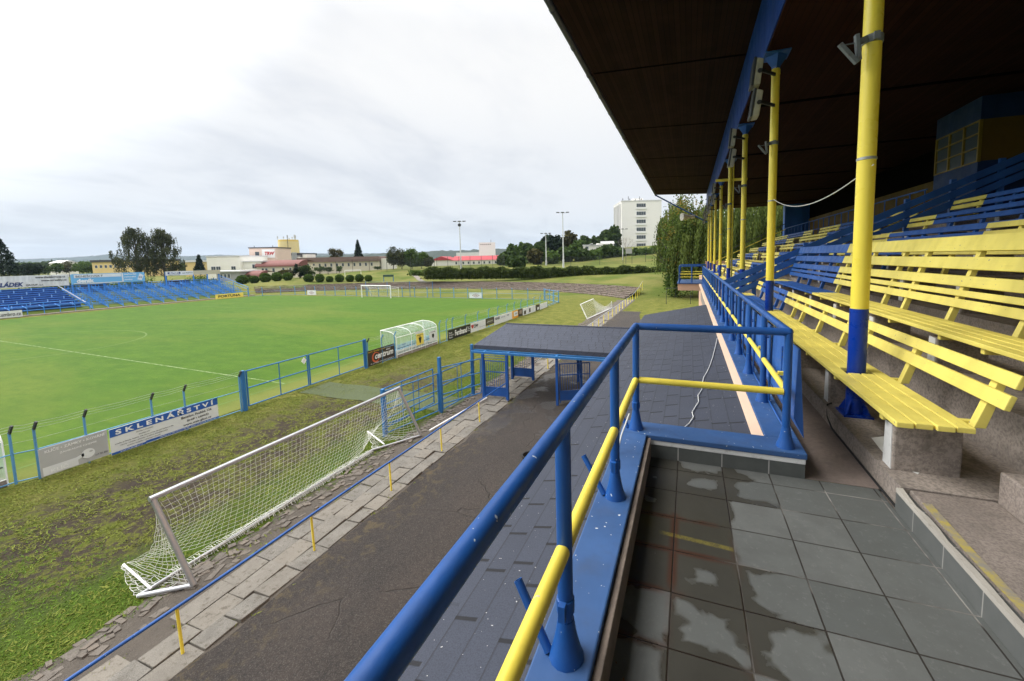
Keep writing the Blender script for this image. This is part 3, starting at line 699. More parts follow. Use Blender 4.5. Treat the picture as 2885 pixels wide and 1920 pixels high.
# far balcony with a peach front
m = MB(); m.box(-.52, 1.2, 21.42, 24.6, 4.72, 5.05); m.build('far_balcony', M['plaster'], gs)
m = MB(); m.box(-.56, 1.2, 21.38, 24.64, 5.052, 5.10); m.build('ledge', M['ledge'], gs)

# ---------------------------------------------------------------- balcony railing
rl = thing('railing', 'bright blue tubular railing with a yellow middle bar round the tiled balcony', 'railing', (.15, 3.28, ZL))
ZT, ZM = 5.93, 5.485
XL, XRr, YC = -.402, .688, 3.285
RAILR = .029
m = MB(); m.path([(XL, -3, ZT), (XL, YC, ZT)], RAILR, 18); m.build('top_rail', M['blue'], rl, True)
m = MB(); m.path([(XL, YC, ZT), (XRr, YC, ZT)], RAILR*.98, 18); m.lathe((XL, YC, ZT), [(.001, -.031), (.02, -.024), (.031, 0), (.02, .024), (.001, .031)], 14); m.lathe((XRr, YC, ZT), [(.001, -.031), (.02, -.024), (.031, 0), (.02, .024), (.001, .031)], 14); m.build('top_rail', M['blue'], rl, True)
m = MB(); m.path([(XRr, YC, ZT), (XRr, 21.3, ZT)], RAILR, 14); m.build('top_rail', M['blue'], rl, True)
yl = [-1.75, -.75, .25, 1.262, 2.28, YC]
yr_ = [YC+.99*i for i in range(1, 19)]
def seg(a, b, g=.024):
    a, b = Vector(a), Vector(b); d = (b-a).normalized(); return a+d*g, b-d*g
for i in range(len(yl)-1):
    m = MB(); a, b = seg((XL, yl[i], ZM), (XL, yl[i+1], ZM)); m.tube(a, b, .0262, 16); m.build('middle_rail', M['yellow'], rl, True)
m = MB(); a, b = seg((XL, YC, ZM), (XRr, YC, ZM)); m.tube(a, b, .0255, 16); m.build('middle_rail', M['yellow'], rl, True)
ya = YC
for y in yr_:
    m = MB(); a, b = seg((XRr, ya, ZM), (XRr, y, ZM)); m.tube(a, b, .024, 12)
    for yy in (ya+.42,): m.box(XRr+.02, XRr+.065, yy, yy+.03, ZM+.005, ZM+.035)
    m.build('middle_rail', M['yellow'], rl, True); ya = y
def post(x, y, base=True, stub=0):
    m = MB(); m.tube((x, y, ZL+.12), (x, y, ZT-.01), .0275, 16); p = m.build('post', M['blue'], rl, True)
    m = MB(); rj = random.Random(int(y*100)+int(x*10))
    m.lathe((x, y, ZL-.002), [(.064, 0), (.062, .010), (.051, .04), (.040, .085), (.033, .125), (.0295, .15)], 14); m.build('foot', M['blue'], p, True)
    if stub:
        m = MB(); m.lathe((x, y, ZL+.175), [(.0285, 0), (.0325, .002), (.0325, .05), (.0285, .052)], 14); m.box(x-.012, x+.012, y-.052, y-.028, ZL+.172, ZL+.232); m.build('clamp', M['blue'], p, True)
        m = MB(); a = Vector((x-.065, y-.01, ZL+.005)); b = Vector((x-.205, y+.045, ZL+.20)); d = (b-a).normalized()
        m.tube(a, b, .0165, 12, caps=False); m.tube(b, a, .0125, 12, caps=False)
        u = d.orthogonal().normalized(); v = d.cross(u); vs_ = []
        for rr_ in (.0165, .0125):
            for k in range(12): w_ = 2*math.pi*k/12; vs_.append(b+u*(rr_*math.cos(w_))+v*(rr_*math.sin(w_)))
        m.add(vs_, [(k, (k+1) % 12, 12+(k+1) % 12, 12+k) for k in range(12)])
        m.build('stub_pipe', M['blue'], p, True)
for y in yl: post(XL, y, stub=1)
post(XRr, YC)
for y in yr_: post(XRr, y)
# sheet panels and rods on the inside of the long run
ya = YC
for i, y in enumerate(yr_[:7]):
    m = MB(); x = XRr+.055; m.hexa([(x, ya+.03, 5.28), (x+.07, ya+.03, 5.13), (x+.07, y-.06, 5.13), (x, y-.06, 5.28), (x+.015, ya+.03, 5.80), (x+.03, ya+.03, 5.80), (x+.03, y-.06, 5.80), (x+.015, y-.06, 5.80)])
    m.box(x-.002, x+.012, ya+.5, ya+.512, 5.3, 5.72)
    m.build('panel', M['benchblue'], rl, bevel=.004)
    m = MB(); m.tube((XRr+.05, y-.03, ZL), (XRr+.05, y-.03, 5.82), .010, 8); m.tube((XRr+.05, ya+.05, ZL+.02), (XRr+.05, y-.03, ZL+.02), .008, 6); m.tube((XRr, y, 5.70), (XRr+.06, y-.02, 5.72), .016, 8); m.build('hinge_rod', M['blue'], rl, True); ya = y
# railing of the far balcony
r2 = thing('railing', 'small blue railing on the peach fronted balcony beyond the long railing', 'railing', (-.3, 21.8, 5.1))
fp = [(-.45, 21.5), (-.45, 22.5), (-.45, 23.5), (-.45, 24.5), (.15, 24.5), (.9, 24.5), (.15, 21.5), (.66, 21.5)]
for x, y in fp:
    m = MB(); m.tube((x, y, 5.1), (x, y, 5.95), .03, 8); m.build('post', M['blue'], r2, True)
m = MB(); m.path([(.66, 21.5, 5.95), (-.45, 21.5, 5.95), (-.45, 24.5, 5.95), (.9, 24.5, 5.95)], .03, 8); m.build('top_rail', M['blue'], r2, True)
m = MB(); m.path([(.66, 21.5, 5.55), (-.45, 21.5, 5.55), (-.45, 24.5, 5.55), (.9, 24.5, 5.55)], .028, 8); m.path([(.66, 21.5, 5.40), (-.45, 21.5, 5.40)], .02, 8); m.build('middle_rail', M['yellow'], r2, True)

# ---------------------------------------------------------------- benches
def bench(k, y0, y1, seatseg, backseg, label, tall=False, group=None):
    """rows of slats along Y; seg: list of (ya, yb, 'y'|'b')"""
    ox, oz = RUN*k, RISE*k
    b = thing('slatted_bench', label, 'bench', (1.45+ox, (y0+y1)/2, T0+oz), group)
    mm = {'y': M['benchyel'], 'b': M['benchblue']}
    rj = random.Random(k*31+int(y0*7))
    zt = 5.44+oz
    for ya, yb, c in seatseg:
        for i in range(4):
            xa = 1.225+ox+i*.1; m = MB(); e0 = rj.uniform(-.012, .012); dz = rj.uniform(-.003, .003)
            cuts = [(ya+(e0 if ya == y0 else 0), yb)]
            if k == 0 and i in (1, 2):
                for cy in CY:
                    nc = []
                    for a_, b_ in cuts:
                        if a_ < cy < b_: nc += [(a_, cy-.09), (cy+.09, b_)]
                        else: nc.append((a_, b_))
                    cuts = nc
            for a_, b_ in cuts:
                if b_-a_ > .02: m.box(xa, xa+.089, a_, b_, zt-.036+dz, zt+dz)
            m.build('seat_plank', mm[c], b, bevel=.006)
    if tall: planks = [(5.925, 6.01), (6.035, 6.095), (6.13, 6.235), (6.30, 6.425), (6.485, 6.645)]
    else: planks = [(5.567+oz, 5.655+oz), (5.695+oz, 5.775+oz)]
    xb = lambda z: 1.72+ox+(z-(5.567+oz))*.33
    for ya, yb, c in backseg:
        for (za, zb) in planks:
            m = MB(); xa0, xa1 = xb(za), xb(zb)
            m.hexa([(xa0, ya, za), (xa0+.032, ya, za-.008), (xa0+.032, yb, za-.008), (xa0, yb, za), (xa1, ya, zb), (xa1+.032, ya, zb-.008), (xa1+.032, yb, zb-.008), (xa1, yb, zb)])
            m.build('back_plank', mm[c], b, bevel=.005)
    # leaning back posts and the concrete blocks that carry the seat
    y = y0+.22; ztop = planks[-1][1]-.03
    while y < y1:
        c = next((c for ya, yb, c in backseg if ya <= y <= yb), 'y')
        x0, x1 = xb(zt-.05)+.035, xb(ztop)+.035; m = MB()
        m.hexa([(x0, y-.03, zt-.06), (x0+.06, y-.03, zt-.06), (x0+.06, y+.03, zt-.06), (x0, y+.03, zt-.06), (x1, y-.03, ztop), (x1+.045, y-.03, ztop), (x1+.045, y+.03, ztop), (x1, y+.03, ztop)])
        m.box(1.25+ox, x0+.05, y+.032, y+.075, zt-.085, zt-.038)
        m.build('back_post', mm[c], b, bevel=.004); y += .93 if rj.random() < .75 else .55
    y = y0+.26
    while y < y1:
        m = MB(); m.box(1.295+ox, 1.655+ox, y-.07, y+.07, T0+oz-.02, zt-.088); m.build('concrete_block', M['conc'], b, bevel=.012)
        m = MB(); w = rj.uniform(.05, .066); m.hexa([(1.290+ox, y-w, T0+oz+.0), (1.296+ox, y-w, T0+oz), (1.296+ox, y+w, T0+oz), (1.290+ox, y+w, T0+oz), (1.290+ox, y-w+.01, zt-.10), (1.296+ox, y-w+.01, zt-.10), (1.296+ox, y+w-.012, zt-.095), (1.290+ox, y+w-.012, zt-.095)])
        m.build('white_front', M['whitewash'], b); y += 1.30
    return b
bench(0, 3.0, 12.1, [(3.0, 8.55, 'y'), (8.55, 11.4, 'b'), (11.4, 12.1, 'y')], [(3.0, 8.7, 'y'), (8.7, 11.4, 'b'), (11.4, 12.1, 'y')], 'front row slatted bench from the nearest column to the slatted barrier, yellow turning blue')
bench(1, 3.0, 12.2, [(3.0, 8.1, 'y'), (8.1, 11.4, 'b'), (11.4, 12.2, 'y')], [(3.0, 8.75, 'y'), (8.75, 12.2, 'b')], 'second row bench with an extra tall five board backrest', True)
bench(2, 3.0, 12.1, [(3.0, 8.2, 'y'), (8.2, 11, 'b'), (11, 12.1, 'y')], [(3.0, 8.4, 'y'), (8.4, 11, 'b'), (11, 12.1, 'y')], 'bench directly behind the tall backrest, mostly hidden by it')
bench(3, 3.0, 12.1, [(3.0, 7.7, 'y'), (7.7, 11, 'b'), (11, 12.1, 'y')], [(3.0, 7.9, 'y'), (7.9, 11, 'b'), (11, 12.1, 'y')], 'fourth row bench whose blue boards turn yellow above the tall backrest')
bench(4, 3.0, 12.1, [(3.0, 5, 'y'), (5, 11, 'b'), (11, 12.1, 'y')], [(3.0, 5, 'y'), (5, 11, 'b'), (11, 12.1, 'y')], 'fifth row bench with long blue boards and a short yellow end at the barrier')
bench(5, 3.0, 12.1, [(3.0, 5, 'y'), (5, 11, 'b'), (11, 12.1, 'y')], [(3.0, 5, 'y'), (5, 11, 'b'), (11, 12.1, 'y')], 'topmost bench in front of the commentary box, blue with a yellow end')
ordn = ['lowest', 'second lowest', 'third', 'fourth', 'second highest', 'highest']
for k in range(6):
    sg = [(13.6, 14.6, 'y'), (14.6, 18.2, 'b'), (18.2, 22.2, 'y')] if k % 2 == 0 else [(13.6, 15.2, 'y'), (15.2, 19.5, 'b'), (19.5, 22.2, 'y')]
    bench(k, 13.6, 22.2, sg, sg, ordn[k]+' row of the yellow and blue benches just beyond the slatted barrier')
    sg = [(23.4, 25, 'y'), (25, 28.8, 'b'), (28.8, 32.6, 'y')]
    bench(k, 23.4, 32.6, sg, sg, ordn[k]+' row of the benches at the far end of the grandstand')
# slatted barrier along the stairs
sb = thing('slatted_barrier', 'blue three board barrier climbing diagonally through the grandstand benches', 'barrier', (1.0, 12.4, 5.0))
bz = lambda x: 5.77+(x-.91)*.468
for o_ in (0, .205, .41):
    m = MB(); m.hexa([(.93, 12.25, bz(.93)-o_-.165), (7.6, 12.25, bz(7.6)-o_-.165), (7.6, 12.285, bz(7.6)-o_-.165), (.93, 12.285, bz(.93)-o_-.165), (.93, 12.25, bz(.93)-o_), (7.6, 12.25, bz(7.6)-o_), (7.6, 12.285, bz(7.6)-o_), (.93, 12.285, bz(.93)-o_)])
    m.build('slat', M['benchblue'], sb, bevel=.004)
for x in (1.7, 2.9, 4.05, 5.0, 5.85, 6.7):
    m = MB(); m.box(x-.05, x+.05, 12.288, 12.37, bz(x)-1.05, bz(x)+.07); m.build('post', M['benchblue'], sb)
hb = thing('stair_handrail', 'thin dark handrail with a yellow lower bar climbing the far stairs', 'handrail', (2.5, 33, 6))
m = MB(); m.path([(1.6, 33.2, 6.2), (6.5, 33.2, 8.6)], .03, 6)
for x in (2.2, 3.6, 5.0, 6.3): m.tube((x, 33.2, 5.0), (x, 33.2, 6.2+(x-1.6)*.49), .025, 6)
m.build('rail', M['dark'], hb, True)
m = MB(); m.path([(1.6, 33.2, 5.85), (6.5, 33.2, 8.2)], .03, 6); m.build('lower_bar', M['yellow'], hb, True)

# ---------------------------------------------------------------- fittings on the columns
gm = plain('floodlight_casing', (.55, .525, .45), .6, .25, 6); gdark = plain('floodlight_face', (.06, .065, .07), .3, .2)
def flood(y, z, tilt, label, gname='floodlights on the grandstand columns'):
    f = thing('floodlight', label, 'floodlight', (1.10, y-.15, z), gname)
    a = R(tilt); 
    def tr(x, yy, zz): return (1.08 + x*math.cos(a)+zz*math.sin(a), y-.12+yy, z - x*math.sin(a)+zz*math.cos(a))
    m = MB(); m.hexa([tr(*p) for p in ((-.04, -.15, -.23), (.07, -.13, -.21), (.07, .13, -.21), (-.04, .15, -.23), (-.04, -.15, .23), (.07, -.13, .21), (.07, .13, .21), (-.04, .15, .23))]); m.build('casing', gm, f, bevel=.02)
    m = MB(); m.hexa([tr(*p) for p in ((-.085, -.155, -.235), (-.042, -.155, -.235), (-.042, .155, -.235), (-.085, .155, -.235), (-.085, -.155, .235), (-.042, -.155, .235), (-.042, .155, .235), (-.085, .155, .235))]); m.build('lens_frame', gdark, f, bevel=.012)
    m = MB(); m.tube(tr(.03, -.17, 0), tr(.03, -.12, 0), .035, 10); m.beam((1.12, y-.28, z), (1.38, y-.04, z-.02), .03, .05); m.build('mounting_arm', M['dark'], f)
wh = ['column beside the pale hanging cable end', 'third column', 'fourth column', 'fifth column', 'sixth column', 'seventh column', 'farthest column']
for y, nm in ((8.25, 'the second column'), (12.35, 'the third column'), (21.0, 'the fifth column'), (25.4, 'the sixth column'), (29.7, 'the seventh column'), (33.5, 'the farthest column')):
    flood(y, 6.5+3.12, 6, 'upper grey box floodlight mounted on %s of the stand' % nm)
    flood(y, 6.5+2.60, 8, 'lower grey box floodlight mounted on %s of the stand' % nm)
rusty = paint('flaking_bracket_paint', (.17, .19, .20), .8, .8, 22, grime=(.10, .075, .05))
for y, z, nm in ((4.23, 8.17, 'nearest yellow column'), (8.40, 8.4, 'second yellow column'), (12.5, 8.3, 'third yellow column'), (16.7, 8.3, 'fourth yellow column')):
    b = thing('lamp_bracket', 'weathered forked steel bracket strapped to the %s' % nm, 'bracket', (1.2, y, z))
    m = MB(); m.beam((1.305, y-.09, z-.10), (1.275, y-.11, z+.10), .05, .03, (1, 0, 0)); m.build('plate', rusty, b, bevel=.004)
    m = MB(); m.beam((1.29, y-.10, z-.12), (1.155, y-.13, z+.04), .055, .03, (1, 0, 0)); m.beam((1.165, y-.12, z+.03), (1.33, y-.08, z+.05), .010, .010); m.build('plate', rusty, b, bevel=.004)
    m = MB(); m.lathe((CX, y, z+.08), [(.0685, -.032), (.075, -.03), (.075, .03), (.0685, .032)], 20); m.box(CX-.02, CX+.02, y-.10, y-.07, z+.05, z+.11); m.beam((1.28, y-.09, z+.04), (1.365, y-.05, z+.08), .03, .05); m.build('strap', rusty, b)
def sag(a, b, s, n=24):
    a, b = Vector(a), Vector(b); return [a.lerp(b, i/n) - Vector((0, 0, s*4*(i/n)*(1-i/n))) for i in range(n+1)]
m = MB(); m.path(sag((1.44, 4.14, 7.22), (1.43, 8.3, 7.47), .22), .005, 6); tag(m.build('cable', M['cable'], None, True), 'thin pale cable sagging between the nearest two yellow columns', 'cable')
def on_roof(u, v):
    r = ray(u, v); k = (5.052 - .487*SLOPE + .012 - CAMZ)/(r.z - r.x*SLOPE); return Vector((r.x*k, r.y*k, CAMZ+r.z*k))
cpts = [on_roof((1560+u/2.904)/DS, (860+v/2.904)/DS) for u, v in ((1338, 270), (1325, 330), (1300, 430), (1275, 500), (1255, 545), (1228, 590), (1218, 630), (1212, 690), (1180, 740), (1186, 790), (1160, 830), (1132, 878), (1144, 915), (1110, 965), (1070, 1000), (1062, 1030))]
m = MB(); m.path(cpts, .0045, 6); tag(m.build('cable', M['cable'], None, True), 'wriggling pale cable lying on the slate blue shingle roof', 'cable')
m = MB(); m.path([(1.245, 1.0, 4.893), (1.243, 2.9, 4.893), (1.246, 4.2, 4.893), (1.25, 4.35, 4.95), (1.262, 4.40, 5.05), (1.30, 4.42, 5.06)], .008, 6); tag(m.build('cable', M['black'], None, True), 'thin black cable along the foot of the concrete step up to the nearest column', 'cable')
ls = thing('loudspeaker', 'grey horn loudspeaker hanging from the blue downpipe at the far roof corner', 'loudspeaker', (.2, 33.2, 9.5))
m = MB(); m.tube((.1, 33.3, 9.45), (-.55, 32.9, 9.45), .10, 14, .30); m.tube((.35, 33.4, 9.45), (.1, 33.3, 9.45), .14, 14, .12); m.build('horn', gm, ls, True)
m = MB(); m.tube((.2, 33.4, 9.45), (.2, 33.65, 9.75), .03, 8); m.build('arm', M['dark'], ls)
# ---------------------------------------------------------------- trackside rail
hr = thing('handrail', 'long low blue handrail on yellow posts in front of the silver training goal', 'handrail', (-7.85, 6, 0))
hx = lambda y: -7.96+.011*y
m = MB(); m.path([(hx(y), y, .885+.012*math.sin(y*1.1)) for y in np.arange(-4, 16.3, .8)], .027, 10); m.build('rail', M['blue'], hr, True)
for y in (-3.9, -1.35, 1.15, 3.69, 6.18, 8.64, 11.07, 13.64):
    m = MB(); m.tube((hx(y), y, -.05), (hx(y)-.01, y-.012, .87), .024, 10); m.build('post', M['colyel'], hr, True)
h2 = thing('handrail', 'low rail on yellow posts running from the shingled gate to the curved terrace', 'handrail', (-7.6, 40, 0))
m = MB(); m.path([(-7.74, y, .92) for y in np.arange(19.4, 60, 2)] + [(-7.74, 61, .95), (-7.6, 66, 1.5), (-7.5, 71, 2.2)], .027, 8); m.build('rail', M['galv'], h2, True)
for i in range(22):
    y = 21.7+2.35*i; z0 = 0 if y < 61 else ground_h(-7.6, y); zt = .92 if y < 61 else (.95+(y-61)*.11 if y < 66 else 1.5+(y-66)*.14)
    m = MB(); m.tube((-7.74 if y < 61 else -7.6, y, min(z0, .6)-.05), (-7.74 if y < 61 else -7.6, y, zt), .034, 8); m.build('post', M['colyel'], h2, True)
    if y > 70: break
# ---------------------------------------------------------------- pitch fence
def fx(y): return float(np.interp(y, [-10, 5.4, 5.9, 11.7, 19, 27, 33, 48, 56], [-19.3, -19.15, -18.86, -18.58, -18.55, -18.25, -18.0, -17.8, -17.8]))
def fence_run(name_label, pts_posts, rails=(.08, .95), wires=True, post_r=.033, mat='fencepale', arm=True, h=1.6, pos=None, armdir=(.13, .03, .24), wire_ext=None):
    f = thing('wire_fence', name_label, 'fence', pos or (pts_posts[0][0], pts_posts[0][1], 0))
    for p in pts_posts:
        m = MB(); m.tube((p[0], p[1], -.05), (p[0], p[1], h), post_r, 8)
        po = m.build('post', M[mat], f, True)
        if arm:
            m = MB(); m.beam((p[0], p[1], h-.02), (p[0]+armdir[0], p[1]+armdir[1], h+armdir[2]), post_r*1.5, post_r*1.9); m.build('arm', M['dark'] if armdir[0] > 0 and h > 1.5 and p[1] < 20 else M[mat], po)
    for z in rails:
        m = MB(); m.path([(p[0], p[1], z) for p in pts_posts], .018, 6); m.build('rail', M[mat], f, True)
    if wires:
        for q in (.15, .55, .95):
            P = []
            for i, p in enumerate(pts_posts):
                a = Vector((p[0]+armdir[0]*q, p[1]+armdir[1]*q, h+armdir[2]*q))
                if P: P.append((P[-1]+a)/2-Vector((0, 0, .03)))
                P.append(a)
            m = MB(); m.path(P, .005, 4); m.build('wire', M['galv'], f)
        m = MB(); m.path([(p[0], p[1], 1.28) for p in pts_posts], .004, 4); m.build('wire', M['galv'], f)
    return f
fence_run('pale blue wire fence left of the double gate, carrying the grey and blue boards', [(fx(y), y) for y in (-7.4, -4.8, -2.2, .4, 2.9, 5.43, 5.83, 6.88, 8.6, 9.6, 11.6)])
fence_run('pale blue wire fence between the double gate and the clear dugout', [(fx(y), y) for y in (19.05, 20.2, 21.35)])
fence_run('long pale blue wire fence right of the dugout, carrying the row of many boards', [(fx(y), y) for y in (26.2, 27.1, 27.9, 29.8, 31.8, 33.8, 35.7, 37.8, 39.6, 41.4, 43.3, 45.3, 47.4, 50.1, 52.6, 55)])
ef = [(-83.7, 55.4), (-82.2, 57.2), (-79.5, 59.1), (-76.7, 60.1), (-73.9, 60.2), (-71.2, 60.15)] + [(-71.2+2.78*i, 60.15-.105*i) for i in range(1, 19)]
fence_run('far pale blue wire fence along the end line behind the white goal', ef, armdir=(0, -.12, .2), post_r=.06)
tp_ = thing('wire_fence', 'tall thin dark ball stop fence posts with a top wire behind the far goal', 'fence', (-50, 60.6, 0))
tps = [(-58.6, 60.7), (-53.4, 60.6), (-48.2, 60.5), (-43.1, 60.3)]
for x, y in tps:
    m = MB(); m.tube((x, y, 0), (x, y, 2.75), .05, 6); m.build('post', M['fence'], tp_, True)
for z in (1.8, 2.7):
    m = MB(); m.path([(x, y, z) for x, y in tps], .02, 4); m.build('wire', M['galv'], tp_)
m = MB(); m.beam((-58.6, 60.7, 1.9), (-57.2, 60.7, .1), .05, .05); m.build('brace', M['fence'], tp_)
# double gate
dg_ = thing('double_gate', 'blue double tube gate with a small white diamond plate between the fences', 'gate', (-18.56, 15, 0))
for y in (11.74, 18.86):
    m = MB(); m.box(-18.56-.07, -18.56+.07, y-.07, y+.07, -.05, 1.82); m.build('post', M['fence'], dg_, bevel=.008)
for a, b in ((11.90, 14.93), (15.03, 18.74)):
    m = MB()
    for z in (.17, .98, 1.76): m.tube((-18.56, a, z), (-18.56, b, z), .03, 8)
    for y in (a, b): m.tube((-18.56, y, .15), (-18.56, y, 1.78), .034, 8)
    m.tube((-18.56, (a+b)/2, .17), (-18.56, (a+b)/2, 1.76), .022, 8)
    lf = m.build('gate_leaf', M['fence'], dg_, True)
m = MB(); c = Vector((-18.515, 14.72, 1.52)); m.add([c+Vector((0, -.15, 0)), c+Vector((0, 0, -.18)), c+Vector((0, .15, 0)), c+Vector((0, 0, .18)), c+Vector((-.01, -.15, 0)), c+Vector((-.01, 0, -.18)), c+Vector((-.01, .15, 0)), c+Vector((-.01, 0, .18))], [(0, 1, 2, 3), (7, 6, 5, 4), (0, 4, 5, 1), (1, 5, 6, 2), (2, 6, 7, 3), (3, 7, 4, 0)]); m.build('diamond_plate', M['white'], dg_)
cg = thing('wire_gate', 'pale blue gate cage standing open at the far corner of the pitch', 'gate', (-18, 55.2, 0))
cpt = [(-17.8, 55.1), (-18.9, 56.2), (-20.0, 57.4), (-21.1, 58.5)]
for x, y in cpt:
    m = MB(); m.tube((x, y, 0), (x, y, 1.75), .07, 8); m.build('post', M['fencepale'], cg, True)
m = MB()
for z in (.15, .95, 1.65): m.path([(x, y, z) for x, y in cpt], .035, 6)
m.path([(-17.8, 55.1, 1.6), (-18.0, 50.6, 1.65)], .03, 6); m.path([(-17.8, 55.1, .2), (-18.0, 50.6, .2)], .03, 6); m.build('frame', M['fencepale'], cg, True)

# ---------------------------------------------------------------- advertising boards on the near fence
YR, ZU = Vector((0, 1, 0)), Vector((0, 0, 1))
def board(x, y0, y1, z0, z1, mat, label, group='advertising boards along the pitch fence', xe=None):
    xe = x if xe is None else xe
    b = thing('advertising_board', label, 'board', (x, (y0+y1)/2, z0), None)
    m = MB(); m.hexa([(x-.012, y0, z0), (x+.012, y0, z0), (xe+.012, y1, z0), (xe-.012, y1, z0), (x-.012, y0, z1), (x+.012, y0, z1), (xe+.012, y1, z1), (xe-.012, y1, z1)]); m.build('panel', mat, b)
    return b
def rect(parent, x, y0, y1, z0, z1, mat, name='print', d=.004):
    m = MB(); m.quad((x+d, y0, z0), (x+d, y1, z0), (x+d, y1, z1), (x+d, y0, z1)); return m.build(name, mat, parent)
X0 = -18.72
b = board(X0, 5.80, 7.34, .08, .97, M['boardgrey'], 'faded grey locksmith board with a big key, leftmost on the near fence'); X1 = X0+.014
text('klice', b, (X1+.006, 5.92, .80), YR, ZU, .115, M['greytext'], 1.36)
text('zahradni', b, (X1+.006, 6.22, .65), YR, ZU, .075, M['greytext'], .85)
rect(b, X1, 5.84, 6.6, .10, .36, M['boardwhite'])
text('klic', b, (X1+.010, 6.0, .14), YR, ZU, .15, M['greytext'], .38)
m = MB(); cy, cz = 6.84, .37
ring = [(X1+.008, cy+.16*math.cos(a), cz+.16*math.sin(a)) for a in np.linspace(0, 2*math.pi, 20, False)]
m.add(ring, [tuple(range(20))]); m.add([(X1+.008, cy-.1, cz-.05), (X1+.008, cy-.1, cz+.06), (X1+.008, cy-.62, cz-.14), (X1+.008, cy-.6, cz-.24)], [(0, 1, 2, 3)]); m.build('key_print', M['boardwhite'], b)
m = MB(); m.add([(X1+.011, cy+.07+.045*math.cos(a), cz+.05+.03*math.sin(a)) for a in np.linspace(0, 2*math.pi, 12, False)], [tuple(range(12))]); m.build('key_print', M['boardgrey'], b)
text('tel1', b, (X1+.006, 7.0, .20), YR, ZU, .06, M['blacktext'], .3)
X0 = -18.66
b = board(X0, 7.37, 10.72, .04, .94, M['boardwhite'], 'blue and white glazier board with wide spaced white capitals'); X1 = X0+.013
rect(b, X1, 7.37, 10.72, .66, .94, M['boardblue']); rect(b, X1, 7.37, 8.30, .04, .115, M['boardblue']); rect(b, X1, 8.30, 10.72, .06, .145, M['boardblue'])
text('sklen', b, (X1+.009, 7.52, .705), YR, ZU, .225, M['whitetext'], 3.05)
text('vyroba', b, (X1+.007, 8.05, .55), YR, ZU, .06, M['blacktext'], .5)
text('vy1', b, (X1+.007, 8.12, .46), YR, ZU, .05, M['blacktext'], .32)
text('vy2', b, (X1+.007, 7.47, .36), YR, ZU, .055, M['blacktext'], 1.68)
text('vy3', b, (X1+.007, 7.6, .27), YR, ZU, .055, M['blacktext'], 1.36)
text('vy4', b, (X1+.007, 7.78, .18), YR, ZU, .055, M['blacktext'], .95)
text('mail', b, (X1+.009, 7.6, .055), YR, ZU, .045, M['whitetext'], .6)
text('mob', b, (X1+.009, 8.7, .082), YR, ZU, .045, M['whitetext'], 1.9)
text('benesov', b, (X1+.007, 9.42, .49), YR, ZU, .11, M['blacktext'], 1.05)
text('areal', b, (X1+.007, 9.60, .33), YR, ZU, .11, M['blacktext'], .75)
text('wak', b, (X1+.007, 9.46, .175), YR, ZU, .115, M['blacktext'], .98)
X0 = -18.50
b = board(X0, 18.97, 21.40, .06, 1.04, M['boardbrown'], 'dark brown sports centre board with an orange ring beside the dugout'); X1 = X0+.013
text('cent0', b, (X1+.006, 19.02, .88), YR, ZU, .10, M['yeltext'], 2.3)
text('cent1', b, (X1+.008, 19.55, .40), YR, ZU, .34, M['whitetext'], 1.65); text('cent2', b, (X1+.006, 20.55, .76), YR, ZU, .08, M['whitetext'], .4); text('cent3', b, (X1+.006, 19.15, .13), YR, ZU, .075, M['whitetext'], 2.05)
m = MB(); A = np.linspace(0, 2*math.pi, 28, False)
vv = [(X1+.005, 19.62+.33*math.cos(a), .52+.33*math.sin(a)) for a in A] + [(X1+.005, 19.66+.25*math.cos(a), .54+.25*math.sin(a)) for a in A]
m.add(vv, [(k, (k+1) % 28, 28+(k+1) % 28, 28+k) for k in range(28)]); m.build('ring_print', plain('orange_red_print', (.60, .12, .05), .5), b)
def nb(y0, y1, z0, z1, mat, label): return board(fx(y0)+.05, y0, y1, z0, z1, mat, label, xe=fx(y1)+.05)
def nt_(key, b, y, z, h, mat, w, xo=.02): return text(key, b, (fx(y)+.05+xo, y, z), (fx(y+w)-fx(y), w, 0), ZU, h, mat, w)
b = nb(27.2, 30.5, .05, .88, M['boardblack'], 'black brewery board with tall white lettering'); nt_('ferd', b, 28.15, .25, .48, M['whitetext'], 1.75); nt_('ferd2', b, 27.32, .18, .5, M['whitetext'], .6); nt_('ferd2', b, 30.02, .3, .42, M['whitetext'], .42)
b = nb(30.53, 33.1, .08, .90, M['boardwhite'], 'white insurance board with a red blot and black letters'); nt_('cpp', b, 31.05, .42, .34, M['blacktext'], .7)
m = MB(); m.add([(fx(30.8)+.072, 30.82+.2*math.cos(a)*(1+.35*math.sin(3*a)), .58+.22*math.sin(a)*(1+.3*math.cos(2*a))) for a in np.linspace(0, 2*math.pi, 18, False)], [tuple(range(18))]); m.build('blot_print', M['redtext'], b)
nt_('small', b, 31.9, .55, .12, M['greytext'], 1.0); nt_('small', b, 32.0, .3, .1, M['bluetext'], 1.0)
b = nb(33.15, 34.8, .26, .90, M['boardbrown'], 'small dark olive framed board between two white boards'); rect(b, fx(33.9)+.066, 33.3, 34.65, .36, .80, plain('olive_print', (.12, .11, .07), .5)); nt_('small', b, 33.4, .5, .16, M['greytext'], 1.1, .03)
b = nb(34.84, 38.93, .05, .86, M['boardwhite'], 'long white company board with heavy black letters at its left end'); nt_('hass', b, 35.0, .5, .26, M['blacktext'], 1.0); nt_('small', b, 36.3, .5, .18, M['bluetext'], .9); nt_('ok', b, 37.6, .55, .18, M['bluetext'], .6); nt_('small', b, 35.2, .18, .14, M['greytext'], 2.4)
b = nb(38.97, 40.5, .03, .86, M['orange'], 'orange yellow board with a white panel'); rect(b, fx(39.8)+.066, 39.3, 40.4, .25, .75, M['boardwhite']); nt_('paper', b, 39.7, .4, .2, M['bluetext'], .5, .03)
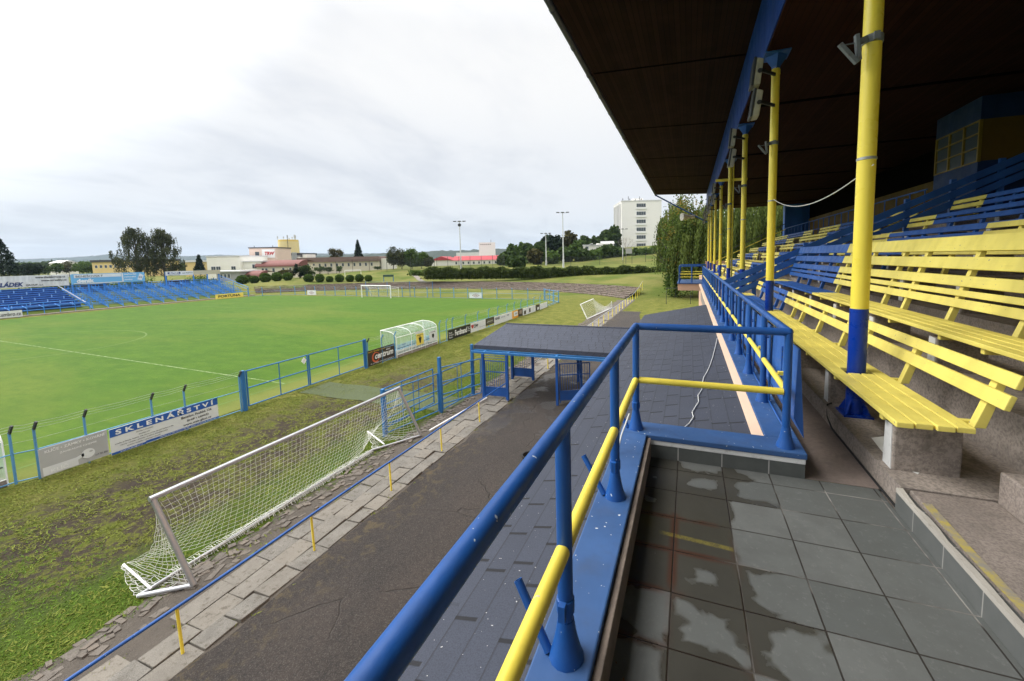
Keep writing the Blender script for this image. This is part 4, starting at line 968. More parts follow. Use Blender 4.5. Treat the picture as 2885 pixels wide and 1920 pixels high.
b = nb(40.53, 41.78, .04, .85, M['boardbrown'], 'brown square board beside the orange yellow one'); rect(b, fx(41.2)+.066, 40.8, 41.5, .3, .7, plain('pale_print', (.32, .24, .2), .5))
b = nb(41.82, 45.72, .0, .80, M['boardwhite'], 'white board with dark brown figures near the far corner'); rect(b, fx(42.4)+.066, 42.1, 42.7, .1, .5, M['boardbrown']); rect(b, fx(44)+.066, 43.6, 44.1, .15, .6, M['boardbrown']); nt_('small', b, 44.3, .4, .16, M['greytext'], 1.2)
b = nb(45.78, 47.15, .0, .74, M['boardbrown'], 'black picture board second from the far corner'); rect(b, fx(46.5)+.066, 46.2, 46.9, .1, .4, M['boardwhite'])
b = nb(47.2, 49.9, -.02, .70, M['boardwhite'], 'plain white board at the far corner end of the fence'); nt_('small', b, 47.6, .35, .2, M['greytext'], 1.8)
# boards behind the far goal
for (x0, x1, yb, lab) in ((-73.1, -70.75, 60.0, 'white board with a diamond emblem left of the far goal'), (-34.8, -32.3, 58.85, 'white board with a diamond emblem right of the far goal')):
    b = thing('advertising_board', lab, 'board', (x0, yb, 0)); m = MB(); m.box(x0, x1, yb-.03, yb, .05, 1.0); m.build('panel', M['boardwhite'], b)
    cx_ = (x0+x1)/2; m = MB()
    for s_, q in ((1.0, .82),):
        o4 = [(-.72, 0), (0, -.33), (.72, 0), (0, .33)]
        m.add([(cx_+u*s_, yb-.034, .52+v*s_) for u, v in o4] + [(cx_+u*q, yb-.034, .52+v*q) for u, v in o4], [(k, (k+1) % 4, 4+(k+1) % 4, 4+k) for k in range(4)])
        m.add([(cx_+u*.45, yb-.034, .52+v*.45) for u, v in o4] + [(cx_+u*.25, yb-.034, .52+v*.25) for u, v in o4], [(k, (k+1) % 4, 4+(k+1) % 4, 4+k) for k in range(4)])
    m.build('emblem_print', plain('maroon_print', (.22, .06, .07), .5), b)

# ---------------------------------------------------------------- dugouts
t = NT('cloudy_polycarbonate'); p = t.pos(); n = t.noise(t.sc(p, 1, 1, .3), 3, 4)
tb = t.n('ShaderNodeBsdfTransparent'); tl = t.n('ShaderNodeBsdfTranslucent'); t.put(tl.inputs[0], (.62, .70, .64)); t.put(tb.inputs[0], (.88, .94, .89))
t.col((.62, .68, .64)); t.rough(.2); m1 = t.n('ShaderNodeMixShader'); m1.inputs[0].default_value = .5; t.l(t.b.outputs[0], m1.inputs[1]); t.l(tl.outputs[0], m1.inputs[2])
m2 = t.n('ShaderNodeMixShader'); t.put(m2.inputs[0], t.ramp(n, .3, .7, .26, .48)); t.l(tb.outputs[0], m2.inputs[1]); t.l(m1.outputs[0], m2.inputs[2]); t.l(m2.outputs[0], t.out.inputs[0]); M['poly'] = t.mat
def dugout(label, xb, y0, y1, signs):
    d = thing('dugout', label, 'dugout', (xb, (y0+y1)/2, 0))
    prof = [(0, .22), (0, 1.38), (-.10, 1.55), (-.32, 1.70), (-.70, 1.79), (-1.25, 1.82)]
    m = MB(); fsk = .35
    for i in range(len(prof)-1):
        (xa, za), (xc, zc_) = prof[i], prof[i+1]
        m.quad((xb+xa, y0, za), (xb+xa, y1, za), (xb+xc, y1, zc_), (xb+xc, y0, zc_))
    m.build('shell', M['poly'], d)
    for y in (y0, y1):
        m = MB(); vs_ = [(xb+x, y, z) for x, z in prof] + [(xb-1.25, y, .22)]; m.add(vs_, [tuple(range(len(vs_)))]); m.build('end_panel', M['poly'], d)
    m = MB()
    for y in np.linspace(y0, y1, 4): m.path([(xb+x+.01, y, z+.01) for x, z in [(0, 0)]+prof[1:]], .022, 6)
    for (x, z), r_ in (((0, .22), .02), ((0, 1.38), .02), ((-1.25, 1.83), .035)): m.tube((xb+x, y0, z), (xb+x, y1, z), r_, 6)
    for y in (y0, y1): m.tube((xb-1.25, y, 0), (xb-1.25, y, 1.82), .03, 6)
    for y in np.linspace(y0, y1, 8)[1:-1]: m.tube((xb+.012, y, .05), (xb+.012, y, .62), .012, 5)
    m.build('frame', M['white'], d, True)
    m = MB(); m.box(xb-.7, xb-.28, y0+.1, y1-.1, .42, .47); m.box(xb-.30, xb-.26, y0+.1, y1-.1, .55, .80); m.build('seat', M['boardsky'], d)
    m = MB(); m.box(xb-1.2, xb+.02, y0, y1, -.02, .20); m.build('base', M['concgrey'], d)
    m = MB(); m.box(xb+.004, xb+.02, y0+.05, y1-.05, .60, .64); m.build('dark_strip', M['dark'], d)
    if signs:
        X1 = xb+.03
        o = rect(d, X1, 23.5, 24.35, .42, 1.22, M['boardyel'], 'sign'); text('rad', o, (X1+.01, 23.58, 1.08), YR, ZU, .09, M['blacktext'], .68)
        m = MB(); m.add([(X1+.01, 23.75, .95), (X1+.01, 23.86, .58), (X1+.01, 23.93, .50), (X1+.01, 24.0, .58), (X1+.01, 24.11, .95)], [(0, 1, 2, 3, 4)]); m.add([(X1+.01, 23.93+.06*math.cos(a), 1.0+.05*math.sin(a)) for a in np.linspace(0, 6.28, 10, False)], [tuple(range(10))]); m.build('crest_print', M['boardblack'], o)
        o = rect(d, X1, 25.05, 25.95, .35, 1.18, M['boardwhite'], 'sign'); text('rad2', o, (X1+.01, 25.2, 1.03), YR, ZU, .08, M['blacktext'], .6)
        m = MB(); m.add([(X1+.01, 25.37, .92), (X1+.01, 25.37, .70), (X1+.01, 25.5, .58), (X1+.01, 25.63, .70), (X1+.01, 25.63, .92)], [(0, 1, 2, 3, 4)]); m.build('crest_print', M['boardblack'], o)
        rect(d, X1, 23.35, 24.25, 1.25, 1.42, M['boardwhite'], 'sign')
        o = text('rad2', d, (X1, 21.95, .75), YR, ZU, .14, M['bluetext'], .42)
    return d
dugout('clear curved roof dugout with a yellow crest sign, right of the dark brown board', -18.42, 21.45, 26.05, True)
dugout('clear dugout cut off by the left edge, beside the leftmost fence post', -19.22, .4, 5.30, False)

# ---------------------------------------------------------------- goals
def net_sheet(mb, top, bot, nu, nv, sagf, r=.0038, jit=0.0, seed=1):
    """strands of a rectangular mesh; top/bot are functions of u in 0..1, sagf(u, v) an offset"""
    rj = random.Random(seed); P = [[None]*(nv+1) for _ in range(nu+1)]
    for i in range(nu+1):
        a, b = Vector(top(i/nu)), Vector(bot(i/nu))
        for j in range(nv+1):
            v = j/nv; p = a.lerp(b, v)+Vector(sagf(i/nu, v)); P[i][j] = p+Vector((rj.uniform(-jit, jit), rj.uniform(-jit, jit), rj.uniform(-jit, jit)*.6))
    for i in range(nu+1): mb.path(P[i], r, 3)
    for j in range(nv+1): mb.path([P[i][j] for i in range(nu+1)], r, 3)
def lerpp(pts):
    us = [p[0] for p in pts]
    return lambda u: tuple(float(np.interp(u, us, [p[1][k] for p in pts])) for k in range(3))
ng = thing('goal', 'silver framed training goal with a white net, leaning on the kerb beside the low handrail', 'goal', (-9.4, 8.2, 0))
gbl, gtl, gbr, gtr = Vector((-9.38, 4.66, .05)), Vector((-9.95, 4.43, 1.93)), Vector((-9.29, 11.87, .05)), Vector((-9.90, 11.53, 1.90))
m = MB(); m.tube(gbl, gtl, .052, 16); m.build('post', M['alu'], ng, True)
m = MB(); m.tube(gbr, gtr, .052, 16); m.build('post', M['alu'], ng, True)
dd = (gtr-gtl).normalized()*.05
m = MB(); m.tube(gtl-dd, gtr+dd, .055, 16); m.build('crossbar', M['alu'], ng, True)
cl_, cr_ = Vector((-10.10, 4.12, .07)), Vector((-10.14, 10.40, .07))
m = MB(); m.tube(gbl, cl_, .045, 12); m.tube(gbr, cr_, .04, 12); m.tube(cl_, cr_, .036, 12); m.build('ground_frame', M['alu'], ng, True)
tl_, tr_ = Vector((-11.07, 4.35, .30)), Vector((-11.01, 11.07, .32))
m = MB(); m.tube((-10.03, 4.29, .1), tl_, .022, 10); m.build('net_stay', M['white'], ng, True)
m = MB(); m.tube((-10.02, 10.79, .1), tr_, .022, 10); m.build('net_stay', M['white'], ng, True)
nm = MB()
topf = lambda u: tuple(gtl.lerp(gtr, .01+.98*u)-Vector((0, 0, .04)))
botf = lerpp([(0, (-11.05, 4.38, .30)), (.05, (-10.75, 4.75, .26)), (.14, (-10.35, 5.25, .18)), (.25, (-10.12, 6.1, .07)), (.5, (-10.10, 7.7, .05)), (.75, (-10.08, 9.2, .05)), (.88, (-10.3, 10.1, .16)), (.95, (-10.75, 10.7, .28)), (1, (-11.0, 11.05, .32))])
def sagm(u, v):
    e = max(0, 1-u/.2)+max(0, (u-.82)/.18)
    return (.10*math.sin(v*math.pi)+.42*e*math.sin(v*math.pi)*(1-v*.3), (.22*max(0, 1-u/.2)-.22*max(0, (u-.82)/.18))*math.sin(v*math.pi), -.10*e*math.sin(v*math.pi))
net_sheet(nm, topf, botf, 58, 17, sagm, .0030, .008)
# slack net gathered along the ground bar
rj = random.Random(3)
for q in range(13):
    ph = rj.uniform(0, 6.3); xo, zo = rj.uniform(-.09, .10), rj.uniform(.02, .16)
    nm.path([(-10.10+xo*(.6+.4*math.sin(u*5+ph))+rj.uniform(-.012, .012), 4.6+5.7*u, zo*(.7+.3*math.sin(u*9+ph))+rj.uniform(-.01, .01)+.02) for u in np.linspace(0, 1, 60)], .0045, 3)
for q in range(110):
    y_ = 4.7+5.5*q/110; nm.path([(-10.19+rj.uniform(-.02, .02), y_, .14), (-10.08, y_+rj.uniform(-.03, .03), .15), (-10.0+rj.uniform(-.02, .02), y_+rj.uniform(-.05, .05), .03)], .004, 3)
# side pockets
net_sheet(nm, lambda u: tuple(gtl.lerp(gbl, u)-Vector((.02, 0, 0))), lambda u: tuple(gtl.lerp(tl_, u**.9)+Vector((.35*math.sin(u*3.14), .05, -.25*math.sin(u*3.14)))), 17, 9, lambda u, v: (0, .04*math.sin(v*3.1), -.12*u*math.sin(v*3.14)), .0042, .015, 4)
net_sheet(nm, lambda u: tuple(gtr.lerp(gbr, u)-Vector((.02, 0, 0))), lambda u: tuple(gtr.lerp(tr_, u**.9)+Vector((.35*math.sin(u*3.14), -.15*math.sin(u*3.1), -.25*math.sin(u*3.14)))), 17, 9, lambda u, v: (0, .04*math.sin(v*3.1), -.14*u*math.sin(v*3.14)), .0042, .015, 5)
net_sheet(nm, lambda u: tuple(gbl.lerp(tl_, u)+Vector((0, 0, -.1*math.sin(u*3.1)))), lambda u: tuple(cl_.lerp(tl_, u)+Vector((0, -.02, -.10*math.sin(u*3.1)))), 14, 6, lambda u, v: (0, 0, -.05*math.sin(v*3.1)), .005, .03, 6)
net_sheet(nm, lambda u: tuple(gbr.lerp(tr_, u)+Vector((0, 0, -.1*math.sin(u*3.1)))), lambda u: tuple(cr_.lerp(tr_, u)+Vector((0, .02, -.10*math.sin(u*3.1)))), 14, 8, lambda u, v: (0, 0, -.08*math.sin(v*3.1)), .005, .03, 7)
nm.build('net', M['net'], ng)
fg = thing('goal', 'white goal with a sagging net standing on the far goal line', 'goal', (-53.2, 57.4, 0))
A_, B_ = Vector((-56.75, 57.7, 0)), Vector((-49.7, 57.15, 0))
for p in (A_, B_):
    m = MB(); m.tube(p, p+Vector((0, 0, 2.2)), .085, 10); m.build('post', M['white'], fg, True)
m = MB(); m.tube(A_+Vector((-.06, 0, 2.2)), B_+Vector((.06, 0, 2.2)), .085, 10); m.build('crossbar', M['white'], fg, True)
m = MB(); bk = Vector((0.15, 1.9, 0))
net_sheet(m, lambda u: tuple(A_.lerp(B_, u)+Vector((0, 0, 2.15))), lambda u: tuple(A_.lerp(B_, u)+bk+Vector((0, 0, 1.7))), 24, 6, lambda u, v: (0, 0, -.35*math.sin(v*3.1)), .006)
net_sheet(m, lambda u: tuple(A_.lerp(B_, u)+bk+Vector((0, 0, 1.7))), lambda u: tuple(A_.lerp(B_, u)+bk), 24, 7, lambda u, v: (0, 0, 0), .006)
for p in (A_, B_): m.tube(p+bk, p+bk+Vector((0, 0, 1.8)), .03, 6); m.tube(p+Vector((0, 0, 2.15)), p+bk+Vector((0, 0, 1.75)), .02, 6)
m.build('net', M['net'], fg)
tg = thing('goal', 'tipped white training goal with a hanging net near the far end of the handrail', 'goal', (-10, 45, 0))
C_, D_, A2, B2, E2 = Vector((-10.0, 40.6, .06)), Vector((-9.1, 50.2, .06)), Vector((-10.75, 40.75, 1.55)), Vector((-10.8, 47.0, 1.5)), Vector((-8.95, 49.0, .95))
for a, b, nme in ((C_, A2, 'post'), (D_, E2, 'post'), (A2, B2, 'crossbar'), (C_, D_, 'ground_frame')):
    m = MB(); m.tube(a, b, .05, 8); m.build(nme, M['white'], tg, True)
m = MB()
net_sheet(m, lambda u: tuple(A2.lerp(B2, u)), lambda u: tuple(C_.lerp(D_, u)), 40, 14, lambda u, v: (0, 0, -.25*math.sin(v*3.1)*u), .006)
net_sheet(m, lambda u: tuple(B2.lerp(E2, u)+Vector((0, 0, -.75*math.sin(u*3.14)))), lambda u: tuple(C_.lerp(D_, .35+.65*u)), 24, 12, lambda u, v: (0, 0, -.1*math.sin(v*3.1)), .007)
m.build('net', M['net'], tg)
for (x0, y0, x1, y1, h, lab) in ((-2.81, 55.7, .26, 56.2, 2.15, 'thin black tube frame standing on the grass beyond the shingle roof'), (-2.5, 65.3, .6, 64.0, 2.2, 'second thin black tube frame behind the first, near the balcony')):
    f = thing('exercise_bar', lab, 'exercise bar', (x0, y0, 0)); z0 = ground_h(x0, y0)
    m = MB(); m.path([(x0, y0, z0-.05), (x0, y0, z0+h), (x1, y1, z0+h), (x1, y1, z0-.05)], .04, 8); m.build('frame', M['dark'], f)
m = MB(); m.tube((-9.18, 12.25, .09), (-8.75, 16.0, .12), .034, 10); tag(m.build('pole', M['white'], None, True), 'white pole lying on the slabs between the training goal and the gate', 'pole')

# ---------------------------------------------------------------- roofed gate across the track
gt = thing('entrance_gate', 'blue barred gate under a slate blue shingled ridge roof across the track', 'gate', (-7, 18, 0))
XG0, XG1 = -9.62, -1.6
def gz(y): return 3.2-abs(y-18.4)*(.75/1.9)
m = MB()
for (ya, yb) in ((16.5, 18.4), (20.3, 18.4)):
    m.quad((XG0, ya, 2.45), (XG1, ya, 2.45), (XG1, yb, 3.2), (XG0+.85, yb, 3.2))
m.quad((XG0, 16.5, 2.27), (XG1, 16.5, 2.27), (XG1, 16.5, 2.45), (XG0, 16.5, 2.45)); m.quad((XG0, 20.3, 2.27), (XG1, 20.3, 2.27), (XG1, 20.3, 2.45), (XG0, 20.3, 2.45))
m.add([(XG0, 16.5, 2.45), (XG0+.85, 18.4, 3.2), (XG0, 20.3, 2.45)], [(0, 1, 2)]); m.quad((XG0, 16.5, 2.27), (XG0, 20.3, 2.27), (XG0, 20.3, 2.45), (XG0, 16.5, 2.45))
rf = m.build('shingle_roof', M['shingle2'], gt, uvf=lambda x, y, z: (x, (18.4-abs(18.4-y))*1.07 if z > 2.3 else 16.2+z))
m = MB(); m.tube((XG0+.83, 18.4, 3.20), (XG1, 18.4, 3.20), .04, 8); m.build('ridge_cap', M['shingle'], rf, True, uvf=lambda x, y, z: (x, y))
m = MB(); m.quad((XG0+.02, 16.52, 2.26), (XG1, 16.52, 2.26), (XG1, 20.28, 2.26), (XG0+.02, 20.28, 2.26)); m.build('ceiling', M['soffit'], rf)
m = MB()
for y in (16.15, 19.3): m.box(XG0+.05, XG1, y-.04, y+.04, 2.16, 2.255)
for x in (-8.94, -7.72, -5.4): m.box(x-.04, x+.04, 16.19, 19.26, 2.17, 2.25)
m.box(XG0, XG1, 16.44, 16.495, 2.19, 2.26); m.build('beam', M['fence'], gt)
gb = paint('gate_blue_paint', (.010, .075, .30), .15, .45, 7)
for x, y in ((-8.94, 16.1), (-7.74, 16.15), (-8.94, 19.3), (-7.72, 19.3), (-5.4, 16.3), (-5.4, 19.8)):
    m = MB(); m.box(x-.055, x+.055, y-.055, y+.055, 0, 2.16); m.build('post', gb, gt, bevel=.006)
def leaf(x0, y0, x1, y1, pb, pt_, top, mid, nbars):
    a, b = Vector((x0, y0, 0)), Vector((x1, y1, 0)); m = MB()
    d = (b-a).normalized()
    for z in (pb, pt_, mid, top): m.beam(a+Vector((0, 0, z)), b+Vector((0, 0, z)), .035, .04)
    for q in (a, b): m.beam(q+Vector((0, 0, pb-.12)), q+Vector((0, 0, top+.02)), .045, .045)
    l = m.build('gate_leaf', gb, gt)
    m = MB()
    for i in range(1, nbars): q = a.lerp(b, i/nbars); m.tube(q+Vector((0, 0, pt_)), q+Vector((0, 0, top)), .010, 6)
    m.build('bars', gb, l)
    m = MB(); n_ = Vector((-d.y, d.x, 0))*.006
    m.hexa([a-n_+Vector((0, 0, pb)), a+n_+Vector((0, 0, pb)), b+n_+Vector((0, 0, pb)), b-n_+Vector((0, 0, pb)), a-n_+Vector((0, 0, pt_)), a+n_+Vector((0, 0, pt_)), b+n_+Vector((0, 0, pt_)), b-n_+Vector((0, 0, pt_))]); m.build('sheet_panel', M['fence'] if 0 else gb, l)
leaf(-8.86, 16.12, -7.82, 16.17, .22, .60, 1.84, 1.33, 11)
leaf(-8.86, 19.32, -7.80, 19.32, .22, .64, 2.10, 1.75, 10)
leaf(-5.32, 19.7, -4.6, 17.5, .22, .62, 1.85, 1.35, 12); leaf(-5.3, 16.4, -4.1, 17.0, .22, .62, 1.85, 1.35, 12)
m = MB()
for z in (1.98, 2.08): m.tube((-8.9, 16.12, z), (-7.76, 16.16, z), .013, 6)
m.build('top_bars', gb, gt, True)
# tube fence panels between the goal and the gate
def tubefence(label, posts, panels):
    f = thing('tube_gate', label, 'gate', (panels[0][0], panels[0][1], 0))
    for x, y, h in posts:
        m = MB(); m.box(x-.06, x+.06, y-.06, y+.06, -.05, h); m.build('post', M['fence'], f, bevel=.008)
    for (x0, y0, x1, y1, zs, nv) in panels:
        m = MB(); a, b = Vector((x0, y0, 0)), Vector((x1, y1, 0))
        for z in zs: m.tube(a+Vector((0, 0, z)), b+Vector((0, 0, z)), .026, 8)
        for i in range(nv+1): q = a.lerp(b, i/nv); m.tube(q+Vector((0, 0, zs[0])), q+Vector((0, 0, zs[-1])), .026 if i in (0, nv) else .014, 8)
        m.build('panel', M['fence'], f, True)
    return f
tubefence('blue tube gate panels standing between the training goal and the shingled gate', [(-10.59, 11.47, 1.82), (-9.92, 14.1, 2.42), (-9.73, 16.5, 2.48)],
    [(-10.55, 11.55, -9.97, 14.0, (.12, .45, 1.0, 1.72), 2), (-9.90, 14.2, -9.75, 16.4, (.12, .55, 1.15, 1.75), 2)])
tubefence('blue tube gate leaf swung open behind the training goal', [], [(-10.62, 11.55, -10.45, 14.35, (.30, .62, 1.18, 1.80), 3)])
tubefence('blue tube gate leaf swung open beside the left post of the shingled gate', [], [(-10.05, 14.3, -9.10, 16.15, (.28, .7, 1.25, 1.9), 2)])
# ---------------------------------------------------------------- stands on the far side
sblue = paint('seat_blue_paint', (.030, .125, .40), .2, .6, 3); fblue = paint('bright_frame_blue', (.035, .21, .60), .15, .55, 3)
def row_xz(k): return -87.6-.78*k, .62+.275*k       # nine rows
s1 = thing('seating_stand', 'blue stand with dark blue seat boards under the white billboard at the left edge', 'stand', (-90, 22, 0))
for k in range(9):
    x, z = row_xz(k); m = MB()
    m.box(x-.34, x, 9.0, 33.4, z+.40, z+.44); m.hexa([(x-.40, 9, z+.62), (x-.36, 9, z+.62), (x-.36, 33.4, z+.62), (x-.40, 33.4, z+.62), (x-.43, 9, z+.76), (x-.39, 9, z+.76), (x-.39, 33.4, z+.76), (x-.43, 33.4, z+.76)])
    m.box(x-.75, x-.36, 9.0, 33.4, z-.06, z+.0)
    m.build('seat_row', sblue, s1)
    for y in np.arange(9.3+(-.95*k) % 2.9, 33.3, 2.9):
        m = MB(); m.box(x-.47, x-.34, y-.05, y+.05, z+.3, z+.80); m.build('row_post', plain('pale_blue_post', (.20, .38, .66), .6) if 'pale_blue_post' not in bpy.data.materials else bpy.data.materials['pale_blue_post'], s1)
    m = MB(); m.box(x-.46, x-.44, 9, 33.4, z-.02, z+.62); m.build('row_shade_board', M['void'] if 0 else paint('row_shade_blue', (.014, .055, .20), .2, .8, 3) if 'row_shade_blue' not in bpy.data.materials else bpy.data.materials['row_shade_blue'], s1)  # added dark sheet, paints the shade in the gap between seat rows
m = MB(); m.beam((-87.2, 33.6, 1.25), (-94.6, 33.6, 3.75), .07, .10); m.build('stair_string', plain('pale_rail', (.40, .44, .50), .5), s1)
m = MB()
for y in np.arange(9, 34, 1.55): m.tube((-86.6, y, .1), (-86.6, y, 1.75), .045, 6); m.beam((-86.6, y, 1.0), (-88, y, 1.35), .06, .06)
for z in (.75, 1.25, 1.72): m.tube((-86.6, 9, z), (-86.6, 33.6, z), .045, 6)
m.build('front_rail', fblue, s1)
s2 = thing('seating_stand', 'bright blue open steel frame stand without seat boards beyond the seated one', 'stand', (-90, 46, 0))
rj = random.Random(4)
for i, y in enumerate(np.arange(34.2, 57.3, 1.78)):
    m = MB(); m.beam((-86.8, y, .20), (-95.2, y, 3.1), .10, .14); m.beam((-86.8, y, .45), (-95.2, y, 3.4), .05, .06)
    for k in range(9):
        x, z = row_xz(k); m.beam((x, y, z-.2), (x, y, z+.42), .07, .07); m.beam((x, y, z+.42), (x-.42, y, z+.44), .07, .07); m.beam((x-.42, y, z-.1), (x-.5, y, z+.86), .07, .07)
    m.build('rib', fblue, s2)
for k in range(9):
    x, z = row_xz(k); m = MB(); m.tube((x-.02, 34.2, z+.40), (x-.02, 57, z+.40), .035, 5); m.tube((x-.48, 34.2, z+.82), (x-.48, 57, z+.82), .03, 5); m.tube((x-.4, 34.2, z+.05), (x-.4, 57, z+.05), .03, 5)
    for y in np.arange(34.6, 57, .89):
        if rj.random() < .75: m.beam((x-.02, y, z+.40), (x-.44, y, z+.42), .10, .05); m.beam((x-.42, y, z+.1), (x-.5, y, z+.86), .05, .06)
    m.build('seat_frame_row', fblue, s2)
m = MB()
for y in (57.3,): m.tube((-86.4, y, 1.8), (-95.2, y, 4.3), .05, 6); m.tube((-86.4, y, 1.3), (-95.2, y, 3.8), .04, 6); m.tube((-86.4, y, 0), (-86.4, y, 1.85), .05, 6); m.tube((-90.8, y, 1), (-90.8, y, 3.05), .05, 6)
m.tube((-86.4, 34, .95), (-86.4, 57.3, .95), .035, 6)
for y in np.arange(34, 57.5, 1.78): m.tube((-86.4, y, 0), (-86.4, y, 1.0), .045, 6)
m.build('end_rail', fblue, s2)
gd = MB(); gd.hexa([(-86.5, 8, .0), (-86.5, 58, .0), (-96.5, 58, .0), (-96.5, 8, .0), (-86.9, 8, .3), (-86.9, 58, .3), (-96, 58, 2.3), (-96, 8, 2.3)])
struct(gd.build('terrain_bank', leafmat('bank_grass', (.05, .085, .012), (.10, .13, .022), trans=.0)))
m = MB(); m.box(-86.35, -85.6, 8, 58, 0, .16); tag(m.build('kerb_wall', M['concgrey']), 'long low grey concrete kerb along the foot of the far blue stands', 'kerb')
bx_ = -95.2
def billb(y0, y1, z0, z1, mat, label, posts, back=True):
    b = thing('billboard', label, 'billboard', (bx_, (y0+y1)/2, 0)); m = MB(); m.box(bx_-.12, bx_, y0, y1, z0, z1); m.build('panel', mat, b)
    for y in posts: 
        m = MB(); m.box(bx_-.30, bx_-.125, y-.08, y+.08, 1.5, z1-.1); m.build('post', fblue, b)
    return b
weath = paint('weathered_white_board', (.66, .66, .65), .35, .7, .6, grime=(.30, .29, .28))
b = billb(18, 35.1, 3.72, 5.50, weath, 'weathered white billboard with web addresses above the seated stand', ())
xT = bx_+.03
text('web1', b, (xT, 31.55, 4.92), YR, ZU, .44, M['blacktext'], 3.2); text('web2', b, (xT, 32.1, 4.42), YR, ZU, .42, M['blacktext'], 2.75)
text('sladek', b, (xT, 27.75, 3.88), YR, ZU, .80, M['bluetext'], 2.6); text('group', b, (xT, 30.55, 3.88), YR, ZU, .30, M['blacktext'], 1.75)
b = billb(35.4, 44.8, 3.80, 5.50, M['boardsky'], 'pale blue newspaper billboard above the open frame stand', (35.5, 37.4, 39.3, 41.2, 43.0, 44.7))
rect(b, bx_+.02, 35.7, 41.55, 4.85, 5.40, M['boardwhite']); rect(b, bx_+.02, 35.6, 41.7, 3.86, 3.98, M['boardwhite']); rect(b, bx_+.02, 41.6, 41.8, 3.9, 5.4, M['boardwhite'])
text('benvsky', b, (xT, 35.9, 4.92), YR, ZU, .42, M['blacktext'], 3.3); text('denik', b, (xT+.02, 35.95, 4.02), YR, ZU, .66, M['whitetext'], 2.1)
text('nej1', b, (xT, 41.95, 5.02), YR, ZU, .32, M['whitetext'], 1.7); text('nej2', b, (xT, 41.95, 4.55), YR, ZU, .32, M['whitetext'], 1.6); text('nej3', b, (xT, 41.95, 4.08), YR, ZU, .32, M['whitetext'], 1.1)
m = MB(); m.add([(xT, 43.7, 4.2), (xT, 44.3, 4.0), (xT, 44.65, 4.9), (xT, 44.1, 5.3)], [(0, 1, 2, 3)]); m.build('newspaper_print', M['boardwhite'], b); text('paper', b, (xT+.02, 43.9, 4.45), YR, ZU, .3, M['blacktext'], .5)
b = billb(48.0, 57.6, 4.62, 5.48, plain('beige_board', (.48, .43, .31), .7, .1, 1), 'long low beige billboard whose left half is white, nearest the factory', (48.1, 52.7, 55.2, 57.4)); rect(b, bx_+.02, 48.05, 52.6, 4.66, 5.44, M['boardwhite']); rect(b, bx_+.03, 48.3, 50.4, 4.95, 5.30, M['bluetext']); text('en', b, (xT+.02, 48.6, 5.0), YR, ZU, .26, M['whitetext'], 1.5); text('el2', b, (xT+.01, 50.7, 4.95), YR, ZU, .26, M['blacktext'], 1.8); text('el3', b, (xT+.01, 48.4, 4.7), YR, ZU, .16, M['blacktext'], 1.9)
for (y0, y1, x, z0, z1, mat, key, tw, lab, tm) in ((20.0, 26.7, -85.2, .10, .98, M['boardwhite'], 'umbro', 2.8, 'white web address board cut by the left edge below the seated stand', M['blacktext']), (49.9, 54.9, -84.4, .06, .92, M['boardyel'], 'fortuna', 4.0, 'yellow betting board with black capitals in front of the open frame stand', M['blacktext'])):
    b = thing('advertising_board', lab, 'board', (x, (y0+y1)/2, 0)); m = MB(); m.box(x-.06, x, y0, y1, z0, z1); m.build('panel', mat, b)
    text(key, b, (x+.012, y0+.45 if key == 'fortuna' else y1-tw-.12, z0+.2), YR, ZU, .48, tm, tw)
    for y in (y0+.3, y1-.3):
        m = MB(); m.box(x-.14, x-.07, y-.04, y+.04, -.02, z1); m.build('post', fblue, b)
for y, h, lab in ((39.2, 1.0, 'dark brown shed behind the top rows below the newspaper billboard'), (51.5, .8, 'small dark brown shed behind the top rows below the beige billboard')):
    sh_ = thing('shed', lab, 'shed', (-97.5, y, 2)); m = MB(); m.box(-98.8, -96.4, y-1.6, y+.9, 1, 3.3+h*.3); m.build('wall', plain('shed_brown', (.06, .035, .03), .9, .2), sh_); m = MB(); m.box(-99, -96.2, y-1.8, y+1.1, 3.3+h*.3, 3.42+h*.3); m.build('roof', M['dark'], sh_)
